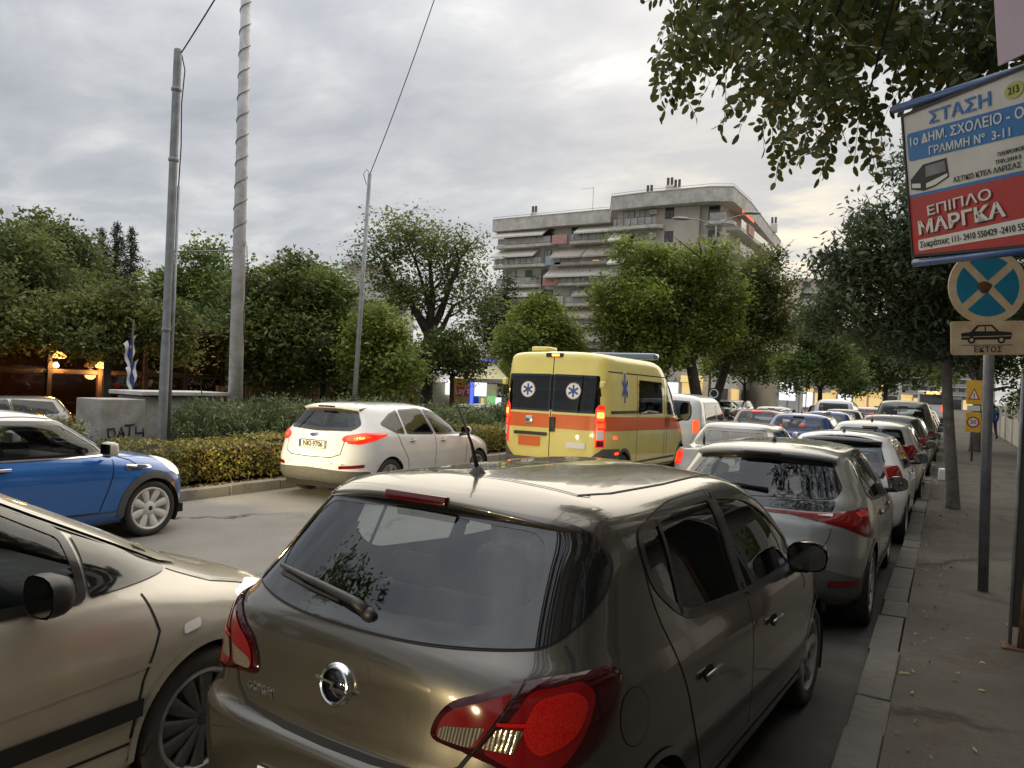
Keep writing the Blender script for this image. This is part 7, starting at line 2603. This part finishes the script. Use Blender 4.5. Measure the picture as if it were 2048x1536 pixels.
kb('roof_sign', 962, 987, 708, 722, 0.5, 0.4, 'kiosk_cream')
kb('neon_line', 964, 986, 717.5, 719.5, 0.42, 0.06, 'lit_blue')
v = [(kx(900), 0.6, kz(752)), (kx(1015), -1.4, kz(756)), (kx(1015), 1.6, kz(752)), (kx(935), 0.8, kz(722)), (kx(985), 0.8, kz(722)), (kx(900), -0.4, kz(756))]
MB().add(v, [(5, 1, 4, 3), (1, 2, 4), (0, 5, 3)]).build('tent_awning', 'kiosk_awning', ks)
kb('awning_band', 935, 1015, 755, 763, -1.40, 0.05, 'kiosk_cream')
kb('awning_post', 1003, 1006, 763, 840, -1.3, 0.08, 'galv')

# low understorey between the park trunks
US = 'dark bushes under the park trees'
BL = ['dark bush behind the cafe at its kerb end', 'dark bush behind the cafe below the broad green tree', 'dark bush right of the cafe below the light green tree', 'dark bush between the two tall poles', 'dark bush directly behind the thick white pole', 'dark bush right of the thick white pole', 'dark bush left of the leaning pole', 'dark bush behind the leaning pole', 'dark bush right of the kiosk awning', 'dark bush under the yellow-green tree behind the ambulance', 'dark bush between the ambulance roof and the big median tree']
for i, (u, t, w, h) in enumerate(((20, 36, 1.9, 2.6), (110, 37, 2.0, 2.8), (330, 34, 2.2, 3.0), (420, 35, 2.3, 3.2), (500, 34, 2.3, 3.3), (580, 36, 2.3, 3.0), (660, 37, 2.2, 3.0), (740, 36, 2.0, 2.8), (1010, 52, 2.2, 3.2), (1060, 54, 2.4, 3.0), (1140, 56, 2.4, 3.2))):
    g_ = at(u, 800, t)
    shrub(BL[i], g_.x, g_.y, w, w, h, 4200, 'leaf_dark', 140 + i, 0.20, 0.5, US, 'park_bush')

# ------------------------------------------------------------------ right edge: garden wall
gw = empty('garden_wall', (2.75, 14, 0.13), 0, 'pale garden wall with piers along the inner edge of the pavement', 'wall')
MB().box((0, 20, 0.55), (0.22, 52, 1.1)).build('wall', 'render_beige', gw)
for k in range(12):
    MB().box((-0.02, -5 + k * 4.6, 0.85), (0.36, 0.36, 1.7), bev=0.02).build('pier', 'render_white', gw)
for i, (x, y, h) in enumerate(((3.9, 18, 2.2), (3.8, 24, 2.6), (3.9, 31, 2.6), (3.8, 39, 2.8), (3.9, 48, 3.0))):
    shrub(['garden shrub over the wall nearest the no-stopping sign', 'garden shrub over the wall before the works sign', 'garden shrub over the wall just past the works sign', 'garden shrub over the wall before the walker in blue', 'garden shrub over the wall beyond the walker in blue'][i], x, y, 1.1, 2.4, h, 5200, 'leaf_dark', 120 + i, 0.12, 0.45, 'garden shrubs behind the wall', 'garden_shrub')

# the row of blocks along this side of the street: it shades the pavement and shows dark in the car flanks
rb_ = empty('street_building', (6.8, 0, 0.13), 0, 'tall building row along the inner side of the pavement', 'building')
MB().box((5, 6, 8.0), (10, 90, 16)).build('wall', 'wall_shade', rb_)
for k in range(4):
    z = 4.0 + 3.1 * k
    for j in range(9):
        y = -34 + j * 10.0
        s_ = MB().box((-0.65, y, z), (1.3, 7.4, 0.25)).build('balcony_slab', 'slab', rb_)
        MB().box((-1.25, y, z + 0.6), (0.06, 7.4, 0.9)).build('railing', 'rail_glass', s_)
        for dy in (-2.2, 0.4, 2.6):
            w_ = MB().box((-0.03, y + dy, z + 1.3), (0.08, 1.5, 2.0)).build('window', 'window_frame', rb_)
            MB().box((-0.09, y + dy, z + 1.3), (0.04, 1.3, 1.8)).build('pane', 'window_dark', w_)

# ------------------------------------------------------------------ rest of the traffic
def winset(c0, b, a, zb0, zb1, zt):
    """three-window side glass from rear corner c0, pillar b, windscreen foot a"""
    return [[(c0, zb0), (c0 + 0.10, zt - 0.07), (b - 0.05, zt), (b - 0.05, zb0 - 0.01)], [(b + 0.05, zt), (b + 0.45, zt - 0.04), (a - 0.28, zt - 0.17), (a, zb1), (b + 0.05, zb1 + 0.01)]]


def lampv(W, z0, z1, din=0.17, y0=0.10, y1=0.32):
    w = W / 2
    return [(u45(w - din, y0 - 0.03), z0), (u45(w - din, y0 - 0.03), z1), (u45(w - 0.03, y1), z1), (u45(w - 0.02, y1), z0)]


def hatch(name, loc, yaw, pm, label, L=4.0, W=1.72, H=1.46, lit=None, res=0.05, rgb=(0.16, 1.02), rgt=(0.42, 1.36), zl=(0.78, 1.02), seats=True, deck=None, group=None, **kw):
    P = dict(L=L, W=W, H=H, rgb=rgb, rgt=rgt, bzr=rgb[1] - 0.02, bzf=0.94, cowl=L * 0.76, wst=L * 0.575, hoodz=0.80, wroof=W * 0.325, deck=deck, axles=(L * 0.18, L * 0.80), wr=0.305,
             rw=[(-W * 0.335, rgb[1] + 0.03), (W * 0.335, rgb[1] + 0.03), (W * 0.285, rgt[1] - 0.03), (-W * 0.285, rgt[1] - 0.03)],
             win=winset(rgb[0] + 0.50, L * 0.45, L * 0.70, rgb[1] + 0.0, 0.965, H - 0.085), fw=[(-W * 0.35, 1.0), (W * 0.35, 1.0), (W * 0.30, H - 0.14), (-W * 0.30, H - 0.14)],
             gaps=[[(L * 0.45, H - 0.07), (L * 0.45, 0.38)], [(L * 0.73, 0.93), (L * 0.725, 0.38)], [(L * 0.27, 0.95), (L * 0.30, 0.40)]],
             lamp=lampv(W, zl[0], zl[1]), stop=(0, rgt[0] - 0.03, rgt[1] + 0.005, 0.26), plate=(0.02, 0.80), mirror=(L * 0.655, 1.0, W / 2 + 0.06), handles=[(L * 0.33, 0.87), (L * 0.53, 0.86)],
             seats=dict(front=(L * 0.45,), rear=L * 0.27, wheel_y=L * 0.58, dash=L * 0.67, zw=0.9, h=H - 0.40) if seats else None)
    P.update(kw)
    return generic(name, P, loc, yaw, pm, label, 'car', group, res, lit)


PQ = 'cars parked along the kerb'
c = hatch('white_car', (-1.22, 10.75, 0), -0.5, 'paint_white', 'small white hatchback with black roof spoiler parked ahead of the grey one', 3.75, 1.66, 1.41, None, 0.04, (0.15, 0.98), (0.40, 1.29), spoiler=(0.31, 1.318, 0.50, 0.30), spoiler_m='gloss_black', mirror_m='gloss_black', group=PQ,
          lens=None, aerial=(0.75, 1.40, 0), head=None)
c.patch('black_tailgate', rpoly([(-0.56, 0.86), (0.56, 0.86), (0.58, 1.0), (-0.58, 1.0)], 0.03), 0, 'gloss_black', 0.005)
c.finish()
c = hatch('silver_car', (-1.20, 15.1, 0), -0.4, 'paint_silver', 'silver hatchback with tall red lamps parked beyond the small white one', 4.1, 1.75, 1.47, None, 0.045, zl=(0.80, 1.08), aerial=(0.7, 1.46, 0.16), group=PQ, din=0.2)
c.finish()
c = hatch('black_car', (-1.15, 19.9, 0), -0.3, 'paint_black', 'black estate car with bright roof edge parked beyond the silver hatchback', 4.3, 1.78, 1.52, None, 0.05, aerial=(0.8, 1.50, 0), group=PQ)
c.finish()
c = hatch('green_van', (-1.10, 25.0, 0), -0.2, 'paint_olive', 'tall dark olive van-like car parked in the kerb row', 4.4, 1.82, 1.88, None, 0.05, (0.10, 1.10), (0.22, 1.70), group=PQ)
c.finish()
for i, (y, pm, h, lb) in enumerate(((30.2, 'paint_grey', 1.48, 'grey car far along the kerb row after the olive van'), (35.0, 'paint_black', 1.46, 'dark car near the far end of the kerb row'), (40.2, 'paint_silver', 1.5, 'silver car at the far end of the kerb row'))):
    c = hatch('parked_car', (-1.05, y, 0), 0, pm, lb, 4.1, 1.74, h, None, 0.07, group=PQ, seats=False)
    c.finish(lining=False)
TQ = 'cars queueing in the road'
c = hatch('silver_saloon', (-3.06, 12.0, 0), 0.0, 'paint_silver', 'old silver three-door hatchback with lit small tail lamps in the queue', 4.2, 1.67, 1.395, 'tail', 0.04, (0.62, 1.00), (1.05, 1.30), deck=(0.08, 0.97), zl=(0.70, 0.92), group=TQ, aerial=(1.35, 1.37, 0),
          rw=[(-0.60, 1.015), (0.60, 1.015), (0.50, 1.275), (-0.50, 1.275)], win=winset(1.05, 1.95, 2.95, 1.0, 0.965, 1.31), stop=None, wiper=(-0.42, 1.03, -0.50, 1.20))
c.patch('plate_recess', rpoly([(-0.30, 0.82), (0.30, 0.82), (0.32, 0.86), (-0.32, 0.86)], 0.01), 0, 'trim_black', 0.006)
c.finish()
c = hatch('blue_suv', (-3.15, 19.6, 0), 0.0, 'paint_navy', 'blue crossover with black rear window and bright tailgate badge in the queue', 4.15, 1.77, 1.46, 'tail', 0.045, (0.14, 1.02), (0.36, 1.37), group=TQ, aerial=(0.8, 1.45, 0.14), zl=(0.92, 1.00))
c.patch('bright_tailgate', rpoly([(-0.62, 0.78), (0.62, 0.78), (0.62, 0.90), (-0.62, 0.90)], 0.03), 0, 'panel_bright_blue' if 'panel_bright_blue' in MATS else mat('panel_bright_blue', (0.05, 0.30, 0.60), 0.3, 0.2, coat=1), 0.005)
MB().ell((0, 0.055, 0.93), (0.09, 0.02, 0.075), 12, 7).build('emblem', 'chrome', c.root, True)
for sg in (1, -1):
    MB().tube([(0.50 * sg, 0.7, 1.475), (0.53 * sg, 1.4, 1.50), (0.50 * sg, 2.2, 1.475)], 0.018, 6).build('roof_rail', 'chrome', c.root, True)
c.finish()
c = hatch('maroon_car', (-5.0, 23.6, 0), 0.0, 'paint_maroon', 'dark red hatchback with its high brake lamp lit in the queue', 4.0, 1.70, 1.44, 'brake', 0.055, group=TQ)
c.finish(lining=False)
VANR = [(0.10, 0.30, 0.80, 0.26, 0.24, 4.25, 0.24, 5, 3), (0.01, 0.42, 0.87, 0.38, 0.36, 4.36, 0.40, 6, 3), (0.0, 0.70, 0.90, 0.68, 0.64, 4.38, 0.66, 6, 2.8), (0.02, 1.0, 0.89, 0.98, 0.92, 4.15, 0.90, 6, 2.7),
        (0.05, 1.15, 0.87, 1.12, 1.02, 3.55, 1.10, 6, 3), (0.12, 1.5, 0.81, 1.48, 1.42, 3.10, 1.45, 5, 3.6), (0.20, 1.70, 0.74, 1.68, 1.62, 2.80, 1.65, 4.5, 3.6), (0.30, 1.78, 0.60, 1.77, 1.74, 2.6, 1.75, 4, 3.4), (0.5, 1.815, 0.3, 1.81, 1.8, 2.3, 1.8, 3, 3), (0.8, 1.82, 0, 1.82, 1.81, 2.0, 1.81, 2.6, 2.6)]
c = generic('white_van', dict(rings=VANR, L=4.38, W=1.8, H=1.82, cowl=3.5, axles=(0.78, 3.5), wr=0.31, rw=[(-0.62, 1.17), (0.62, 1.17), (0.58, 1.62), (-0.58, 1.62)], win=[[(0.7, 1.15), (0.75, 1.58), (1.8, 1.60), (1.8, 1.12)], [(1.9, 1.60), (2.5, 1.58), (3.05, 1.15), (1.9, 1.10)]],
            lamp=[(u45(0.74, 0.03), 0.82), (u45(0.74, 0.03), 1.15), (u45(0.86, 0.16), 1.15), (u45(0.88, 0.16), 0.82)], stop=(0, 0.20, 1.70, 0.24), plate=(0.0, 0.78), mirror=(2.9, 1.15, 0.98)), (-6.35, 19.4, 0), 0.0, 'paint_white', 'white compact van with lit red lamps just ahead of the ambulance', 'van', None, 0.055, 'brake')
c.finish(lining=False)
for i, (x, y, pm, h, lit, lb) in enumerate(((-3.3, 25.6, 'paint_navy', 1.45, 'tail', 'dark blue car with pale roof after the blue crossover'), (-5.9, 30.5, 'paint_silver', 1.46, 'tail', 'silver car beyond the dark red hatchback'), (-3.5, 31.5, 'paint_black', 1.46, 'tail', 'black car far ahead in the inner lane'),
                                            (-8.2, 27.0, 'paint_grey', 1.5, 'tail', 'grey car far ahead beside the median'), (-3.6, 44.0, 'paint_silver', 1.48, 'brake', 'silver car with red brake lamps far down the road'), (-6.2, 46.0, 'paint_maroon', 1.46, 'brake', 'red car with brake lamps lit far down the road'),
                                            (-3.6, 56.0, 'paint_black', 1.5, 'brake', 'dark car at the tail of the distant queue'), (-6.4, 60.0, 'paint_white', 1.5, 'brake', 'white car in the distant queue'))):
    c = hatch('queueing_car', (x, y, 0), 0, pm, lb, 4.1, 1.74, h, lit, 0.075, group=TQ, seats=False)
    c.finish(lining=False)
c = generic('white_van', dict(rings=VANR, L=4.38, W=1.8, H=1.82, cowl=3.5, axles=(0.78, 3.5), wr=0.31, rw=[(-0.62, 1.17), (0.62, 1.17), (0.58, 1.62), (-0.58, 1.62)], win=[[(1.9, 1.60), (2.5, 1.58), (3.05, 1.15), (1.9, 1.10)]],
            lamp=[(u45(0.74, 0.03), 0.82), (u45(0.74, 0.03), 1.15), (u45(0.86, 0.16), 1.15), (u45(0.88, 0.16), 0.82)], plate=(0.0, 0.78)), (-4.4, 37.0, 0), 0.0, 'paint_white', 'white van far down the queue between the lanes', 'van', None, 0.075, 'tail')
c.finish(lining=False)
# the car coming up behind the graphite hatchback: its headlamps throw the warm light on the tailgate
c = hatch('following_car', (-2.35, -6.6, 0), 0, 'paint_grey', 'grey car with lit headlamps coming up behind the graphite hatchback', 4.1, 1.74, 1.46, None, 0.06, group=TQ, seats=False, headm='head_lit',
          head=[(u135(0.45, 3.95), 0.62), (u135(0.48, 3.9), 0.76), (u135(0.72, 3.6), 0.80), (u135(0.76, 3.62), 0.68), (u135(0.60, 3.92), 0.60)])
headlight(c, 0.60, 4.12, 0.68, 130)
c.finish(lining=False)
# cars beyond the median
for i, (u, t, yaw, pm, lb, hh) in enumerate(((-20, 20, 180, 'paint_grey', 'grey car beyond the median behind the blue two-door', 1.46), (935, 33, 180, 'paint_silver', 'pale car parked in front of the kiosk', 1.40), (990, 31, 180, 'paint_black', 'black car parked beside the kiosk awning', 1.40),
                                             (1448, 58, 180, 'paint_black', 'dark car waiting across the median near the crossing', 1.5), (1478, 60, 180, 'paint_white', 'pale car waiting across the median near the crossing', 1.5))):
    g_ = at(u, 800, t)
    c = hatch('opposite_car', (g_.x, g_.y + 2, -0.42 if i < 3 else -0.1), yaw, pm, lb, 4.1, 1.74, hh, None, 0.06, group='cars on the opposite road', seats=False)
    c.finish(lining=False)
# bus
g_ = at(1872, 800, 78)
bus = empty('city_bus', (g_.x - 0.4, g_.y, 0), 0, 'city bus with amber display and red lamps at the end of the road', 'bus')
MB().box((0, 5.5, 1.65), (2.5, 11, 2.7), bev=0.15).build('body', 'paint_white', bus)
MB().box((0, -0.02, 2.15), (2.1, 0.06, 1.0), bev=0.02).build('rear_window', 'window_dark', bus)
MB().box((0, -0.06, 2.80), (1.4, 0.06, 0.26), bev=0.01).build('display', 'lit_warm', bus)
for sg in (1, -1):
    MB().box((1.05 * sg, -0.04, 1.25), (0.20, 0.06, 0.7), bev=0.01).build('tail_lamp', 'brake_lit', bus)
    MB().box((1.255 * sg, 5.5, 2.1), (0.02, 9.6, 0.9)).build('side_window', 'window_dark', bus)
    for y in (2.6, 8.4):
        MB().lathe([(0.0, -0.02), (0.46, -0.02), (0.48, -0.1), (0.48, -0.3), (0, -0.3)], 20, 'x', (1.22 if sg > 0 else -0.92, y, 0.48)).build('wheel', 'tyre', bus, True)

# ------------------------------------------------------------------ people on the pavement
mat('skin', (0.42, 0.26, 0.19), 0.6)
mat('hair_dark', (0.02, 0.016, 0.012), 0.7)
mat('jacket_blue', (0.02, 0.06, 0.22), 0.85)
mat('trousers_dark', (0.02, 0.022, 0.035), 0.9)
mat('shirt_dark', (0.03, 0.03, 0.032), 0.9)


def person(loc, rz, label, top, trousers, stride=0.28, h=1.74):
    k = h / 1.74
    J = {'pel': (0, 0, 0.95), 'sp': (0, 0.01, 1.15), 'ch': (0, 0.02, 1.36), 'nk': (0, 0.03, 1.50), 'hd': (0, 0.05, 1.60), 'tp': (0, 0.05, 1.72),
         'ls': (-0.19, 0.02, 1.42), 'le': (-0.25, -0.10 - stride * 0.3, 1.16), 'lw': (-0.25, 0.02, 0.95), 'lh': (-0.25, 0.06, 0.87),
         'rs': (0.19, 0.02, 1.42), 're': (0.25, 0.02 + stride * 0.3, 1.15), 'rw': (0.25, 0.18, 0.95), 'rh': (0.25, 0.23, 0.88),
         'lt': (-0.09, 0.0, 0.92), 'lk': (-0.10, stride * 0.55, 0.52), 'la': (-0.10, stride * 0.9, 0.09), 'lf': (-0.10, stride * 0.9 + 0.16, 0.04),
         'rt': (0.09, 0.0, 0.92), 'rk': (0.10, -stride * 0.15, 0.50), 'ra': (0.10, -stride * 1.1, 0.13), 'rf': (0.10, -stride * 1.1 + 0.14, 0.04)}
    E_ = [('pel', 'sp'), ('sp', 'ch'), ('ch', 'nk'), ('nk', 'hd'), ('hd', 'tp'), ('ch', 'ls'), ('ls', 'le'), ('le', 'lw'), ('lw', 'lh'), ('ch', 'rs'), ('rs', 're'), ('re', 'rw'), ('rw', 'rh'),
          ('pel', 'lt'), ('lt', 'lk'), ('lk', 'la'), ('la', 'lf'), ('pel', 'rt'), ('rt', 'rk'), ('rk', 'ra'), ('ra', 'rf')]
    Rr = {'pel': 0.15, 'sp': 0.14, 'ch': 0.16, 'nk': 0.06, 'hd': 0.10, 'tp': 0.06, 'ls': 0.075, 'le': 0.055, 'lw': 0.04, 'lh': 0.04, 'rs': 0.075, 're': 0.055, 'rw': 0.04, 'rh': 0.04,
          'lt': 0.10, 'lk': 0.075, 'la': 0.05, 'lf': 0.035, 'rt': 0.10, 'rk': 0.075, 'ra': 0.05, 'rf': 0.035}
    ks_ = list(J)
    root = empty('person', loc, rz, label, 'person', None)
    me = bpy.data.meshes.new('body')
    me.from_pydata([tuple(c * k for c in J[q]) for q in ks_], [(ks_.index(a), ks_.index(b)) for a, b in E_], [])
    o = bpy.data.objects.new('body', me)
    C.objects.link(o)
    sk = o.modifiers.new('skin', 'SKIN')
    for i, q in enumerate(ks_):
        me.skin_vertices[0].data[i].radius = (Rr[q] * k, Rr[q] * k * (0.8 if q in ('sp', 'ch', 'pel') else 1))
    me.skin_vertices[0].data[0].use_root = True
    ss = o.modifiers.new('sub', 'SUBSURF')
    ss.levels = ss.render_levels = 2
    dg = bpy.context.evaluated_depsgraph_get()
    m2 = bpy.data.meshes.new_from_object(o.evaluated_get(dg))
    bpy.data.objects.remove(o)
    m2.materials.clear()
    for nm in (trousers, top, 'skin', 'hair_dark'):
        m2.materials.append(MATS[nm])
    for p_ in m2.polygons:
        z = p_.center.z / k
        x = abs(p_.center.x)
        p_.use_smooth = True
        p_.material_index = 0 if (z < 0.93 and x < 0.21) else (2 if (z > 1.49 and z < 1.64 and p_.center.y > 0.03) or (z < 0.93 and x >= 0.21) else (3 if z > 1.50 else 1))
    b_ = bpy.data.objects.new('body', m2)
    C.objects.link(b_)
    b_.parent = root
    MB().ell((0, 0.035 * k, 1.655 * k), (0.098 * k, 0.105 * k, 0.10 * k)).build('hair', 'hair_dark', root, True)


person((2.05, 45.0, 0.137), rad(15), 'person in a dark blue jacket striding along the pavement', 'jacket_blue', 'trousers_dark')
person((1.55, 52.0, 0.137), rad(-10), 'person in dark clothes walking farther down the pavement', 'shirt_dark', 'trousers_dark', 0.2, 1.70)
text_to_mesh()
